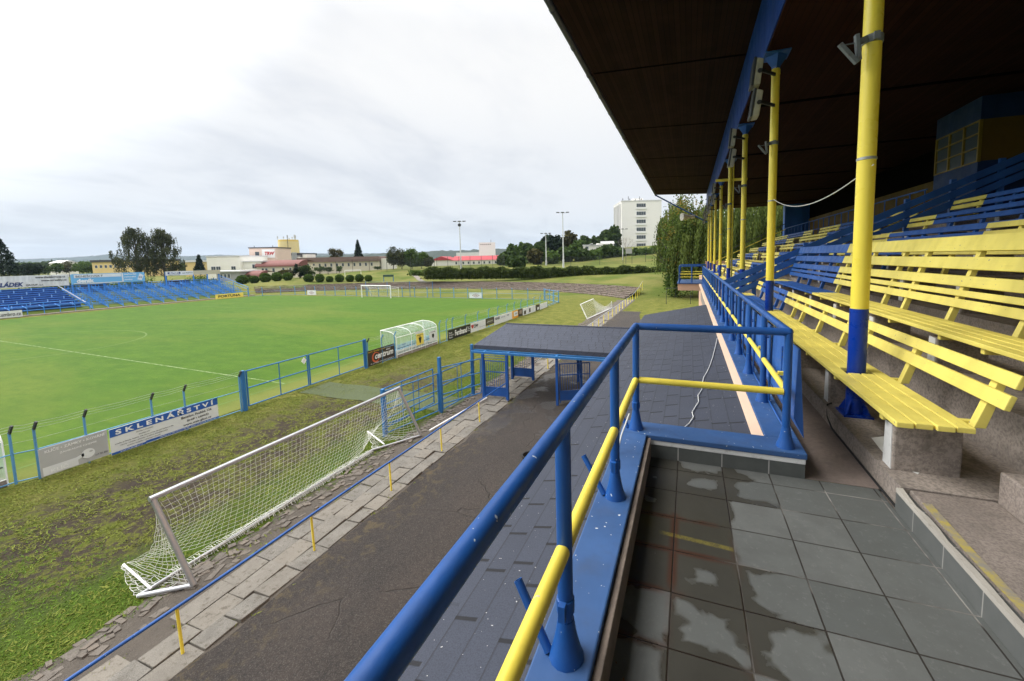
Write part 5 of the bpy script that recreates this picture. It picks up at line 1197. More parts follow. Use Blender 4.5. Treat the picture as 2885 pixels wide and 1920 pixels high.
# ---------------------------------------------------------------- buildings beyond the ground
def frame_at(u, v, d, rot=0):
    o = pt(u, v, d); a = YAW+R(rot); ex = Vector((math.cos(a), math.sin(a), 0)); ey = Vector((-math.sin(a), math.cos(a), 0)); return o, ex, ey
def px(d): return d/PXF*DS            # metres per picture pixel (2356 wide) at distance d
class Bld:
    """block with its front lower-left corner at a measured point, w wide, dp deep"""
    def __init__(s, name, label, cat, u0, u1, vt, vb, d, dp, rot=0, wall=None, group=None):
        a, b = pt(u0, vb, d), pt(u1, vb, d); s.d = d; s.ang = YAW+R(rot)
        s.ex = Vector((math.cos(s.ang), math.sin(s.ang), 0)); s.ey = Vector((-math.sin(s.ang), math.cos(s.ang), 0))
        s.o = a; s.w = (b-a).dot(Vector((math.cos(YAW), math.sin(YAW), 0)))/max(.2, math.cos(R(rot))); s.zt = pt(u0, vt, d).z; s.zb = a.z; s.dp = dp
        s.u0, s.u1, s.vt, s.vb = u0, u1, vt, vb
        s.g = min(ground_h(a.x, a.y), s.zb)-2
        s.root = thing(name, label, cat, (a.x, a.y, s.zb), group)
        if wall is not None: s.block('wall', 0, s.w, 0, dp, s.g, s.zt, wall)
    def P(s, x, y, z): q = s.o + s.ex*x + s.ey*y; return Vector((q.x, q.y, z))
    def block(s, name, x0, x1, y0, y1, z0, z1, mat, parent=None):
        m = MB(); m.hexa([s.P(x0, y0, z0), s.P(x1, y0, z0), s.P(x1, y1, z0), s.P(x0, y1, z0), s.P(x0, y0, z1), s.P(x1, y0, z1), s.P(x1, y1, z1), s.P(x0, y1, z1)])
        return m.build(name, mat, parent or s.root)
    def win(s, x0, x1, z0, z1, cols=2, frame=None, y=0):
        fr = s.block('window', x0, x1, y-.08, y-.01, z0, z1, frame or M['white'])
        t_ = min(.09, (x1-x0)*.1); n = cols; wd = (x1-x0-t_)/n
        m = MB()
        for i in range(n): m.hexa([s.P(x0+t_+i*wd, y-.1, z0+t_), s.P(x0+(i+1)*wd, y-.1, z0+t_), s.P(x0+(i+1)*wd, y-.07, z0+t_), s.P(x0+t_+i*wd, y-.07, z0+t_), s.P(x0+t_+i*wd, y-.1, z1-t_), s.P(x0+(i+1)*wd, y-.1, z1-t_), s.P(x0+(i+1)*wd, y-.07, z1-t_), s.P(x0+t_+i*wd, y-.07, z1-t_)])
        m.build('pane', M['glass'], fr); return fr
    def roof(s, x0, x1, y0, y1, z0, z1, mat, over=.3, ridge='x', name='roof', parent=None):
        m = MB()
        if ridge == 'x':
            ym = (y0+y1)/2; a = [s.P(x0-over, y0-over, z0), s.P(x1+over, y0-over, z0), s.P(x1+over, y1+over, z0), s.P(x0-over, y1+over, z0), s.P(x0-over, ym, z1), s.P(x1+over, ym, z1)]
            m.add(a, [(0, 1, 5, 4), (2, 3, 4, 5), (0, 4, 3), (1, 2, 5), (3, 2, 1, 0)])
        else:
            xm = (x0+x1)/2; a = [s.P(x0-over, y0-over, z0), s.P(x1+over, y0-over, z0), s.P(x1+over, y1+over, z0), s.P(x0-over, y1+over, z0), s.P(xm, y0-over, z1), s.P(xm, y1+over, z1)]
            m.add(a, [(0, 1, 4), (1, 2, 5, 4), (2, 3, 5), (3, 0, 4, 5), (3, 2, 1, 0)])
        return m.build(name, mat, parent or s.root)
wcream = facade('cream_render', (.66, .60, .48)); wwhite = facade('white_render', (.82, .80, .73)); wgrey = facade('grey_render', (.34, .34, .33)); wpink = facade('salmon_render', (.68, .53, .45)); wyel = facade('yellow_render', (.66, .50, .22))
rred = plain('brick_red_roof', (.16, .055, .045), .8, .2, .5); rbrown = plain('mauve_brown_cladding', (.18, .12, .105), .8, .15, .4); rflat = plain('pale_flat_roof', (.62, .62, .63), .7, .08, .4); rbright = plain('bright_red_roof', (.42, .035, .05), .6, .12, .5); rdark = plain('dark_roof', (.05, .05, .055), .8, .2)
# white office block with grey ground storey
b = Bld('office_building', 'long white two storey office block at the left end of the factory', 'building', 478, 557, 592, 628, 150, 14, -3, wwhite); k = px(150)
for u in (493, 505, 541): b.win((u-478)*k-.9, (u-478)*k+.9, b.zb+(628-624)*k+.2, b.zb+(628-614)*k, 2)
b.block('parapet', -.15, b.w+.15, -.15, 14.1, b.zt, b.zt+.35, rflat)
b.block('wall', b.w+.005, b.w+(600-557)*k, 1.5, 12, b.g, b.zt-(605-592)*k, wwhite); b.block('parapet', b.w, b.w+(605-557)*k, 1.2, 12.3, b.zt-(605-592)*k, b.zt-(603-592)*k, rflat)
b.win(b.w+3.5, b.w+6.2, b.zb+1.2, b.zb+2.8, 3, y=1.5)
b = Bld('annex_building', 'low grey annex with a white flat roof below the white office block', 'building', 500, 556, 627, 652, 132, 8, -3, wgrey); k = px(132)
b.block('roof', -8, b.w+.6, -.6, 8.4, b.zt, b.zt+.45, rflat)
for u in (512, 521, 530): b.win((u-500)*k-.45, (u-500)*k+.45, b.zb+(652-641)*k, b.zb+(652-631)*k, 1)
# curved brick red hall roofs
def curved(label, u0, u1, vt, vb, d, dp, rot, wall, wall_h):
    b = Bld('factory_hall', label, 'building', u0, u1, vb, vb+wall_h, d, dp, rot, wall); h = (vb-vt)*px(d); m = MB(); n = 8
    for i in range(n):
        a0, a1 = math.pi/2*i/n, math.pi/2*(i+1)/n
        y0, y1 = dp*.55*(1-math.cos(a0)), dp*.55*(1-math.cos(a1)); z0, z1 = b.zt+h*math.sin(a0), b.zt+h*math.sin(a1)
        m.quad(b.P(-.4, y0-.5, z0), b.P(b.w+.4, y0-.5, z0), b.P(b.w+.4, y1-.5, z1), b.P(-.4, y1-.5, z1))
        for x in (-.4, b.w+.4): m.quad(b.P(x, y0-.5, b.zt), b.P(x, y1-.5, b.zt), b.P(x, y1-.5, z1), b.P(x, y0-.5, z0))
    m.quad(b.P(-.4, dp*.55-.5, b.zt+h), b.P(b.w+.4, dp*.55-.5, b.zt+h), b.P(b.w+.4, dp, b.zt+h*.7), b.P(-.4, dp, b.zt+h*.7))
    m.build('roof', rred, b.root); return b
b = curved('cream factory hall with a curved brick red roof in front of the salmon sign tower', 592, 685, 600, 615, 150, 12, 2, wcream, 22); k = px(150)
for u in (606, 614, 630, 652, 668): b.win((u-592)*k-.5, (u-592)*k+.5, b.zb+(637-628)*k, b.zb+(637-618)*k, 1)
b = curved('small lower hall with a curved brick red roof beside the grey annex', 560, 600, 624, 638, 134, 7, -6, wcream, 12)
# salmon sign tower
b = Bld('sign_tower', 'salmon square tower with a white sign of red italic capitals', 'tower', 575, 634, 572, 600, 165, 11, 4, None); k = px(165); xs_ = (603-575)*k
b.block('wall', 0, b.w, 0, 11, b.g, b.zt, wpink); b.block('parapet', -.2, b.w+.2, -.2, 11.2, b.zt, b.zt+.4, rdark)
sg = b.block('sign_panel', xs_, xs_+28*k, -.14, -.02, b.zb+(600-594.5)*k, b.zb+(600-575)*k, M['white']); text('trw', sg, b.P(xs_+1.1, -.17, b.zb+(600-588.5)*k), b.ex, ZU, 8*k, M['redtext'], 22*k)
b.win((592-575)*k-.8, (592-575)*k+.9, b.zb+(600-596)*k, b.zb+(600-580)*k, 1, wcream)
for u in (580, 621): 
    m = MB(); q = b.P((u-575)*k, 2, b.zt); m.tube(q, q+Vector((0, 0, 1.1)), .1, 6); m.build('mast', M['dark'], b.root)
# yellow silo
q = pt(666, 588, 230); k = px(230); sl_ = thing('silo', 'tall round pale yellow silo with antennas on its rim above the factory', 'silo', (q.x, q.y, q.z)); rS = 20.5*k; zt_ = q.z+(588-553)*k
m = MB(); m.lathe((q.x, q.y, 0), [(rS*1.03, 0), (rS, zt_-1.0)], 24); m.build('drum', wyel if 0 else plain('silo_cream', (.70, .58, .30), .85, .06, .2), sl_, True)
m = MB(); m.lathe((q.x, q.y, 0), [(rS*.985, zt_-.98), (rS*.97, zt_), (rS*.9, zt_+.05)], 24); m.build('rim', plain('silo_ochre', (.62, .46, .13), .85, .06, .2), sl_, True)
rj = random.Random(8)
for i in range(11):
    a = rj.uniform(0, 6.28); m = MB(); h = rj.uniform(1.2, 3.4); p0 = Vector((q.x+rS*.85*math.cos(a)-(1.2 if i < 8 else 0), q.y+rS*.85*math.sin(a), zt_)); m.tube(p0, p0+Vector((0, 0, h)), .10, 5); m.box(p0.x-.2, p0.x+.2, p0.y-.2, p0.y+.2, p0.z+h*.5, p0.z+h*.9); m.build('antenna', M['galv'], sl_)
m = MB(); p0 = q-FH*(rS*1.02)+RH*(rS*.55); m.tube((p0.x, p0.y, 0), (p0.x, p0.y, zt_+2.2), .12, 5); m.build('downpipe', M['dark'], sl_)
# long factory hall
b = Bld('factory_hall', 'long low cream factory hall with a mauve brown fascia and a row of windows', 'building', 688, 868, 605, 622, 195, 20, 3, wcream); k = px(195)
b.block('fascia', -.5, b.w+.5, -.6, 20.4, b.zt, b.zt+11*k, rbrown)
for u in range(696, 864, 13): b.win((u-688)*k-.55, (u-688)*k+.55, b.zb+(622-616)*k, b.zb+(622-608)*k, 1)
b.block('wall', b.w+.6, b.w+18*k, 2, 16, b.g, b.zt+6*k, wwhite)
b = Bld('plant_building', 'grey stepped plant building with pipes behind the sign tower, below the silo', 'building', 634, 692, 589, 604, 205, 14, 0, wgrey); k = px(205)
b.block('roof', -.4, b.w+.4, -.4, 14.4, b.zt, b.zt+1.2, rdark); b.block('wall', b.w*.8, b.w*1.02, -1.5, 6, b.g, b.zt-1, wwhite); b.block('wall', b.w+.5, b.w+12*k, 1, 9, b.g, b.zt+2*k, wwhite)
m = MB()
for i in range(5): p0 = b.P(b.w*.78+i*.5, -1.9, 0); m.tube((p0.x, p0.y, 3), (p0.x, p0.y, b.zt+1.5), .18, 6)
m.build('pipes', M['galv'], b.root, True)
# yellow low building far left, behind the newspaper billboard
b = Bld('warehouse', 'long low yellow warehouse behind the pale blue newspaper billboard', 'building', 214, 348, 604, 628, 215, 18, -4, wyel); k = px(215)
b.block('roof', -.5, b.w+.5, -.5, 18.5, b.zt, b.zt+1.1, rdark)
for u in range(224, 345, 12): b.win((u-214)*k-.8, (u-214)*k+.8, b.zb+(628-618)*k, b.zb+(628-611)*k, 1)
b = Bld('warehouse', 'small ochre warehouse between the tall birch pair and the office block', 'building', 428, 482, 604, 622, 190, 12, -2, wyel); b.block('roof', -.4, b.w+.4, -.4, 12.4, b.zt, b.zt+.8, rflat)
b = Bld('house', 'tiny far white house with a pink chimney among the left hand trees', 'house', 114, 140, 606, 618, 240, 9, 0, wwhite); b.roof(0, b.w, 0, 9, b.zt, b.zt+1.6, rflat)
# red and white halls
for (u0, u1, vt, vb, lab) in ((992, 1040, 600, 613, 'left white hall with a bright red gabled roof'), (1040, 1158, 600, 613, 'longer white hall with a bright red roof and small windows')):
    b = Bld('hall', lab, 'building', u0, u1, vt, vb, 205, 24 if u1 < 1050 else 20, 2, wwhite); k = px(205)
    if u1 < 1050: b.roof(0, b.w, 0, 24, b.zt, b.zt+9*k, rbright, .4, 'y')
    else:
        b.roof(0, b.w, 0, 20, b.zt, b.zt+10*k, rbright, .4, 'x')
        for u in (1050, 1066, 1078, 1090, 1102, 1114, 1126, 1140): b.win((u-u0)*k-.5, (u-u0)*k+.5, b.zb+(vb-609)*k, b.zb+(vb-603)*k, 1)
        m = MB(); 
b = Bld('tower_block', 'plain windowless white block rising behind the red roofed halls', 'building', 1103, 1140, 558.5, 602, 240, 16, 8, plain('bright_white_cladding', (.80, .80, .80), .6, .03, .1)); k = px(240)
for i in range(6): b.block('vent', 1.0+i*1.1, 1.5+i*1.1, -.1, -.02, b.zt-1.4, b.zt-.9, M['dark'])
b.block('mast', b.w-2.6, b.w-2.4, 2, 2.2, b.zt, b.zt+1.6, M['dark'])
b = Bld('shed', 'long pale metal shed roof between the forest and the white block', 'shed', 1050, 1104, 582, 590, 300, 14, 0, rflat)
# hospital like high rise
dH = 262; k = px(dH)
b = Bld('high_rise', 'tall white slab high rise with one column of wide windows and masts on top', 'building', 1430, 1522, 464, 572, dH, 26, 1, None); wh_ = plain('high_rise_white', (.80, .785, .76), .8, .04, .1)
b.block('wall', 0, b.w, 0, 26, 0, b.zt, wh_); b.block('parapet', -.2, b.w+.2, -.2, 26.2, b.zt, b.zt+.6, rflat)
m = MB()                                            # ribbed left flank
for i in range(5): m.hexa([b.P(-.55, 2+i*4.8, 0), b.P(-.02, 2+i*4.8, 0), b.P(-.02, 4.2+i*4.8, 0), b.P(-.55, 4.2+i*4.8, 0), b.P(-.55, 2+i*4.8, b.zt-1), b.P(-.02, 2+i*4.8, b.zt-1), b.P(-.02, 4.2+i*4.8, b.zt-1), b.P(-.55, 4.2+i*4.8, b.zt-1)])
m.build('flank_ribs', plain('rib_grey', (.42, .42, .42), .8), b.root)
for i, v in enumerate((476, 494, 512, 530, 547.5, 566)):
    x0, x1 = (1464-1430)*k, (1486-1430)*k; zc_ = b.zb+(572-v)*k
    f = b.win(x0+.1, x1-.1, zc_-4.0*k, zc_+4.6*k, 4)
    b.block('balcony_band', x0-.2, x1+.2, -.45, -.12, zc_-8.4*k, zc_-4.6*k, M['white'])
x0 = (1486-1430)*k; 
b.block('penthouse', b.w*.36, b.w*.60, 6, 14, b.zt, b.zt+9*k, wwhite)
for u, h in ((1437, 10), (1450, 14), (1453, 9), (1466, 8), (1476, 13), (1480, 8)):
    m = MB(); q = b.P((u-1430)*k, 5, b.zt); m.tube(q, q+Vector((0, 0, h*k)), .14, 5); m.tube(q+Vector((-.5, 0, h*k*.7)), q+Vector((.5, 0, h*k*.7)), .1, 5); m.build('antenna', M['dark'], b.root)
b = Bld('house', 'low white flat roofed house below the high rise, half hidden by trees', 'house', 1342, 1378, 566, 580, 181, 9, -6, wwhite); b.block('roof', -.3, b.w+.3, -.3, 10.3, b.zt, b.zt+.4, rflat); b.block('wall', b.w*.85, b.w*1.25, 2, 9, b.g, b.zt+5*px(181), wwhite); b.win(1, 2.4, b.zb+1.2, b.zb+2.4, 1)
b = Bld('house', 'second low white house at the foot of the high rise', 'house', 1384, 1412, 562, 578, 184, 9, -6, wwhite); b.roof(0, b.w, 0, 9, b.zt, b.zt+1.4, wgrey)
# floodlight masts
def mast(u, vt, vb, d, label, heads=3, r=.22):
    q = pt(u, vb, d); h = (vb-vt)*px(d); g0 = min(ground_h(q.x, q.y), q.z)-.3; t_ = thing('floodlight_mast', label, 'floodlight mast', (q.x, q.y, g0), 'floodlight masts on the training pitch')
    m = MB(); m.tube((q.x, q.y, g0), (q.x, q.y, q.z+h), r, 10, r*.55); m.tube((q.x, q.y, g0), (q.x, q.y, q.z+2.2), r*1.35, 10); m.build('pole', plain('mast_grey', (.55, .56, .56), .6, .1) if 'mast_grey' not in bpy.data.materials else bpy.data.materials['mast_grey'], t_, True)
    c = Vector((q.x, q.y, q.z+h)); m = MB(); m.tube(c-RH*1.5, c+RH*1.5, .07, 6); m.build('crossarm', M['galv'], t_)
    for i in range(heads):
        p0 = c+RH*(-1.5+3.0*i/(heads-1)); m = MB(); m.hexa([p0+RH*x_+FH*y_+Vector((0, 0, z_)) for x_, y_, z_ in ((-.45, -.3, -.05), (.45, -.3, -.05), (.45, .3, .05), (-.45, .3, .05), (-.45, -.3, .2), (.45, -.3, .2), (.45, .3, .3), (-.45, .3, .3))]); m.build('lamp_head', M['dark'], t_)
    return t_
t_ = mast(1061, 512, 616, 128, 'tall floodlight mast with a camera drum, standing before the red roofed halls'); q = pt(1057, 518, 128); m = MB(); m.lathe((q.x, q.y, q.z), [(.25, -.5), (.5, -.3), (.5, .3), (.3, .45)], 10); m.build('drum', M['dark'], t_, True)
mast(1296.5, 492, 614, 124, 'tallest slim floodlight mast standing alone before the dark trees')
mast(1257, 539, 613, 150, 'shorter floodlight mast with pale heads left of the tallest one', r=.24)
mast(1433, 529, 612, 160, 'floodlight mast in front of the white high rise', r=.22)
# street lamp
q = pt(1354, 575, 180); lp = thing('street_lamp', 'curved white street lamp between the dark trees', 'street lamp', tuple(q)); m = MB(); k = px(180)
m.path([(q.x, q.y, q.z-6), (q.x, q.y, q.z+8*k), *[tuple(q+RH*(1.3*s_)+Vector((0, 0, 8*k+1.1*math.sin(s_*1.57)))) for s_ in (.3, .6, 1.0)]], .12, 6); m.build('pole', M['galv'], lp, True); m = MB(); e = q+RH*1.5+Vector((0, 0, 8*k+1.05)); m.box(e.x-.4, e.x+.5, e.y-.3, e.y+.3, e.z-.08, e.z+.14); m.build('lamp_head', M['white'], lp)
q = pt(1447, 582, 140); sc_ = thing('scoreboard', 'small grey scoreboard on posts below the high rise', 'scoreboard', tuple(q)); k = px(140)
m = MB(); o_ = q-RH*(7*k); e = q+RH*(7*k); m.beam(o_+Vector((0, 0, 4*k)), e+Vector((0, 0, 4*k)), .2, 12*k); m.build('panel', wgrey, sc_); m = MB(); [m.tube((p_.x, p_.y, 1), (p_.x, p_.y, q.z), .08, 6) for p_ in (o_, e)]; m.build('posts', M['dark'], sc_)
# mesh ball fences on the upper field
t = NT('dark_wire_mesh'); tb = t.n('ShaderNodeBsdfTransparent'); mx = t.n('ShaderNodeMixShader'); p = t.obj(); 
t.col((.03, .035, .03)); mx.inputs[0].default_value = .22; t.l(tb.outputs[0], mx.inputs[1]); t.l(t.b.outputs[0], mx.inputs[2]); t.l(mx.outputs[0], t.out.inputs[0]); M['mesh'] = t.mat
def ballfence(label, pts, h, step):
    f = thing('mesh_fence', label, 'fence', tuple(pts[0])); L_ = [(pts[i+1]-pts[i]).length for i in range(len(pts)-1)]
    allp = []
    for i in range(len(pts)-1):
        n = max(1, int(L_[i]/step)); allp += [pts[i].lerp(pts[i+1], j/n) for j in range(n)]
    allp.append(pts[-1]); zz = [ground_h(p.x, p.y) for p in allp]
    for p, z in zip(allp, zz):
        m = MB(); m.tube((p.x, p.y, z-.3), (p.x, p.y, z+h), .07, 5); m.build('post', M['dark'], f)
    m = MB()
    for i in range(len(allp)-1):
        a, b_, za, zb_ = allp[i], allp[i+1], zz[i], zz[i+1]; m.quad((a.x, a.y, za), (b_.x, b_.y, zb_), (b_.x, b_.y, zb_+h), (a.x, a.y, za+h))
    m.build('mesh', M['mesh'], f)
ballfence('tall dark mesh fence in front of the long factory hall and the poplars', [pt(700, 620, 140), pt(890, 616, 132), pt(1000, 612, 128)], 4.2, 6.0)
ballfence('tall dark mesh fence with thin posts in front of the red roofed halls', [pt(1005, 612, 128), pt(1160, 612, 126)], 4.6, 3.2)
ballfence('dark mesh fence along the upper pitch below the dark trees', [pt(1245, 612, 136), pt(1380, 612, 140), pt(1535, 608, 148)], 3.2, 7.5)
q0 = pt(793, 622, 118); sg2 = thing('goal', 'small white goal on the upper field in front of the factory hall', 'goal', tuple(q0)); z0 = ground_h(q0.x, q0.y); q1 = pt(830, 621, 118); m = MB()
m.path([(q0.x, q0.y, z0-.2), (q0.x, q0.y, z0+1.9), (q1.x, q1.y, z0+1.9), (q1.x, q1.y, z0-.2)], .08, 6); m.build('frame', M['white'], sg2)
q0 = pt(883, 644, 104); z0 = ground_h(q0.x, q0.y); cb2 = thing('bench_canopy', 'small dark green canopy on posts on the grass bank above the terrace', 'canopy', (q0.x, q0.y, z0)); q1 = pt(905, 644, 104)
m = MB(); m.beam(q0*1+Vector((0, 0, z0+1.55-q0.z)), q1+Vector((0, 0, z0+1.55-q1.z)), .7, .55); m.build('roof', plain('dark_green', (.02, .06, .045), .6), cb2); m = MB(); [m.tube((p_.x, p_.y, z0-.4), (p_.x, p_.y, z0+1.4), .09, 6) for p_ in (q0, q1)]; m.build('posts', M['fence'], cb2)
# gravel path down the bank and concrete edge of the upper field
m = MB(); pa, pb = [pt(u, v, d) for u, v, d in ((950, 627, 118), (975, 640, 100))]
for i in range(12):
    a, b_ = pa.lerp(pb, i/12), pa.lerp(pb, (i+1)/12); 
    m.quad(*[(p_.x+s_*.9, p_.y, ground_h(p_.x+s_*.9, p_.y)+.08) for p_, s_ in ((a, -1), (a, 1), (b_, 1), (b_, -1))])
struct(m.build('path', M['slab']))
# far hills
hill_m = NT('wooded_hill'); t = hill_m; p = t.pos(); n = t.noise(p, .02, 6, .7); n2 = t.noise(p, .006, 4); t.col(t.mix(n, (.010, .020, .018), (.030, .048, .034))); t.rough(.95); t.bump(n, 1, 8)
def hill(pts, d, jag, seed, name='hills'):
    rj = np.random.default_rng(seed); us = np.linspace(pts[0][0], pts[-1][0], 420); vs_ = np.interp(us, [p_[0] for p_ in pts], [p_[1] for p_ in pts]); vs_ = vs_-np.abs(rj.normal(0, jag, len(us)))
    m = MB(); top = [pt(u, v, d) for u, v in zip(us, vs_)]; r_ = len(us)
    m.v = [tuple(p_) for p_ in top]+[(p_.x-FH.x*d*.22, p_.y-FH.y*d*.22, 0.0) for p_ in top]+[(p_.x+FH.x*d*.3, p_.y+FH.y*d*.3, 0.0) for p_ in top]
    m.f = [(r_+i, r_+i+1, i+1, i) for i in range(r_-1)]+[(i, i+1, 2*r_+i+1, 2*r_+i) for i in range(r_-1)]; m.m = [0]*len(m.f)
    return struct(m.build(name, hill_m.mat, None, True))
hill([(-400, 598), (0, 598), (55, 597), (120, 595), (160, 593), (190, 591), (232, 589), (240, 586), (262, 586), (280, 591), (430, 590), (505, 587), (560, 588), (700, 583), (780, 585), (900, 583), (1000, 580), (1160, 575), (1400, 566), (1700, 560), (2300, 556)], 2600, .5, 1)
hill([(-400, 606), (0, 606), (300, 604), (640, 598), (760, 589), (850, 587), (900, 583), (1000, 579), (1090, 577), (1150, 574), (1250, 568), (1400, 560), (1700, 556), (2300, 552)], 700, 1.2, 2)
# ---------------------------------------------------------------- trees and shrubs
def quads(c, nrm, size, asp=1.0, droop=None):
    """c: (N,3) centres, random oriented leaf clumps"""
    n = len(c); a = rng.normal(size=(n, 3)); a /= np.linalg.norm(a, axis=1)[:, None]
    b = rng.normal(size=(n, 3)); b -= (a*b).sum(1)[:, None]*a; b /= np.linalg.norm(b, axis=1)[:, None]
    if droop is not None: a = a*(1-droop)+np.array([0, 0, -1])*droop; a /= np.linalg.norm(a, axis=1)[:, None]; b -= (a*b).sum(1)[:, None]*a; b /= np.linalg.norm(b, axis=1)[:, None]
    s = size*rng.uniform(.6, 1.4, n)[:, None]
    a, b = a*s*asp, b*s
    k = rng.uniform(-.25, .25, (n, 1))
    return np.stack([c-a, c-b*.8+a*k, c+a, c+b*.8+a*k], 1).reshape(-1, 3)
def blob(n, nclump, rad, spread=.30, shell=.55, flat=1.0):
    """points clustered around clump centres inside an ellipsoid"""
    d = rng.normal(size=(nclump, 3)); d /= np.linalg.norm(d, axis=1)[:, None]; r = rng.uniform(shell, 1.0, nclump)[:, None]
    cc = d*r; w = rng.integers(0, nclump, n)
    p = cc[w]+rng.normal(0, spread, (n, 3))
    return p*np.array(rad)
def trunk(p, h, r, mat, parent, limbs=5, lean=0, top=.75):
    m = MB(); rj = random.Random(int(abs(p[0])*7+abs(p[1])*3)); b = Vector(p); pts = [b+Vector((0, 0, -.6))]+[b+Vector((rj.uniform(-.03, .03)*h*i/5+lean*h*i/5, rj.uniform(-.03, .03)*h*i/5, h*top*i/5)) for i in range(1, 6)]
    m.path(pts, [r*1.3]+[r*(1-.14*i) for i in range(1, 6)], 8)
    for i in range(limbs):
        q = pts[2+i % 3]; a = rj.uniform(0, 6.28); e = q+Vector((math.cos(a)*h*.26, math.sin(a)*h*.26, h*rj.uniform(.15, .32))); m.path([q, q.lerp(e, .5)+Vector((0, 0, -.02*h)), e], [r*.45, r*.3, r*.12], 5)
    m.build('trunk', mat, parent, True)
def leafy(label, u, vt, vb, d, wpx, mat, n=1500, clumps=26, size=.35, name='deciduous_tree', cat='tree', group=None, trunk_frac=.2, rz=None, bark='bark', zg=None, asp=1.0, droop=None, sp=.26, gnd=True):
    q = pt(u, vb, d); k = px(d); h = (vb-vt)*k; zb = ground_h(q.x, q.y) if zg is None else zg; zb = min(zb, q.z) if gnd else q.z
    t_ = thing(name, label, cat, (q.x, q.y, zb), group); zc0 = q.z+h*trunk_frac; rz_v = (q.z+h-zc0)/2
    n = int(n*1.9); size *= .70; rx = wpx*k/2; P = blob(n, clumps, (rx*.86, rx*.86, rz_v*.86), sp*.82)
    lim = (P/np.array([rx*1.05, rx*1.05, rz_v*1.05])); P = P[(lim**2).sum(1) < 1.25]
    P += np.array([q.x, q.y, zc0+rz_v])
    arr_mesh('crown', quads(P, None, size, asp, droop), 4, mat, t_)
    trunk((q.x, q.y, zb), q.z+h-zb, max(.12, h*.02), M[bark], t_)
    return t_
def conifer(label, u, vt, vb, d, wpx, mat=None, n=1300, name='fir_tree', group=None, size=.3):
    q = pt(u, vb, d); k = px(d); h = (vb-vt)*k; g0 = min(ground_h(q.x, q.y), q.z); t_ = thing(name, label, 'tree', (q.x, q.y, g0), group)
    z = rng.beta(1.1, 1.5, n); lay = np.round(z*19+.35*np.sin(z*50))/19+rng.normal(0, .016, n); a = rng.uniform(0, 6.28, n); rad = wpx*k/2*(1-np.clip(lay, 0, 1))**.85*np.sqrt(rng.uniform(.15, 1, n))*(1+.18*np.sin(a*5+lay*40))
    P = np.stack([q.x+rad*np.cos(a), q.y+rad*np.sin(a), q.z+h*np.clip(lay, 0, 1)-rad*.22], 1)
    arr_mesh('crown', quads(P, None, size, 1.5, .35), 4, mat or M['leaf_fir'], t_); m = MB(); m.tube((q.x, q.y, g0-.3), (q.x, q.y, q.z+h*.99), h*.018, 6, .03); m.build('trunk', M['bark'], t_); return t_
def weeping(label, q, h, rad, mat, ns, seg=13, size=.17, hang=.75, name='weeping_tree', group=None, lo=.12):
    t_ = thing(name, label, 'tree', tuple(q), group); n = ns; d = rng.normal(size=(n//10+1, 3)); d = np.repeat(d, 10, 0)[:n]; d[:, 2] = np.abs(d[:, 2])*.9+.05; d /= np.linalg.norm(d, axis=1)[:, None]; rr = np.repeat(rng.uniform(.45, 1, n//10+1), 10)[:n, None]**.6
    c = d*rr*np.array([rad, rad, h*.42])+np.array([0, 0, h*.56])+rng.normal(0, .20, (n, 3)); clump = np.repeat(rng.normal(size=(n//10+1, 2)), 10, 0)[:n]*.08*rad
    L_ = rng.uniform(.35, 1, n)*h*hang*.6; pts = []
    for i in range(seg):
        f = i/(seg-1); p = c.copy(); p[:, 0] += clump[:, 0]*f+d[:, 0]*rad*.10*math.sin(f*1.6); p[:, 1] += clump[:, 1]*f+d[:, 1]*rad*.10*math.sin(f*1.6); p[:, 2] -= L_*f; p += rng.normal(0, size*.6, p.shape); pts.append(p[p[:, 2] > h*lo])
    P = np.concatenate(pts)+np.array(q)
    arr_mesh('crown', quads(P, None, size, 2.1, .72), 4, mat, t_); trunk(tuple(q), h, h*.022, M['bark'], t_, 7); return t_
# big weeping birch pair behind the far stands
def birch(label, u0, u1, vt, vb, d, zg, ncl, mat, seed):
    k = px(d); q = pt((u0+u1)/2, vb, d); h = q.z+(vb-vt)*k-zg; rad = (u1-u0)*k/2; r2_ = np.random.default_rng(seed)
    t_ = thing('birch_tree', label, 'tree', (q.x, q.y, zg)); out_ = []; m = MB(); base = Vector((q.x, q.y, zg))
    m.path([base-Vector((0, 0, .5)), base+Vector((.1, 0, h*.3)), base+Vector((-.1, .1, h*.6)), base+Vector((.1, 0, h*.93))], [h*.022, h*.018, h*.012, h*.003], 7)
    for i in range(ncl):
        f = r2_.uniform(.22, .99)**.85; a = r2_.uniform(0, 6.28); prof = (.55+.6*math.sin(min(1, f*1.25)*2.2))*max(.10, 1-max(0, f-.6)*1.9); r_ = rad*prof*math.sqrt(r2_.uniform(.12, 1))*.88
        c = np.array([r_*math.cos(a), r_*math.sin(a), h*f]); ns = int(r2_.uniform(6, 15)); sp = h*r2_.uniform(.014, .034)
        L_ = r2_.uniform(.3, 1, (ns, 1))*h*r2_.uniform(.09, .23); st_ = c+r2_.normal(0, sp, (ns, 3))*np.array([1, 1, .55])
        for fq in np.linspace(0, 1, 8): p = st_.copy(); p[:, 2:] -= L_*fq; p += r2_.normal(0, .07, p.shape); out_.append(p)
        if i % 3 == 0: m.path([base+Vector((0, 0, h*max(.12, f-.28))), base+Vector((c[0]*.6, c[1]*.6, h*(f-.06))), base+Vector(c)], [h*.007, h*.004, h*.0015], 4)
    P = np.concatenate(out_); P = P[P[:, 2] > .4]+np.array(base)
    arr_mesh('crown', quads(P, None, .15, 1.5, .5), 4, mat, t_); m.build('trunk', M['bark'], t_, True); return t_
birch('taller left birch of the dark drooping pair behind the far stands', 277, 362, 524, 640, 128, .8, 120, M['leaf_birch'], 3)
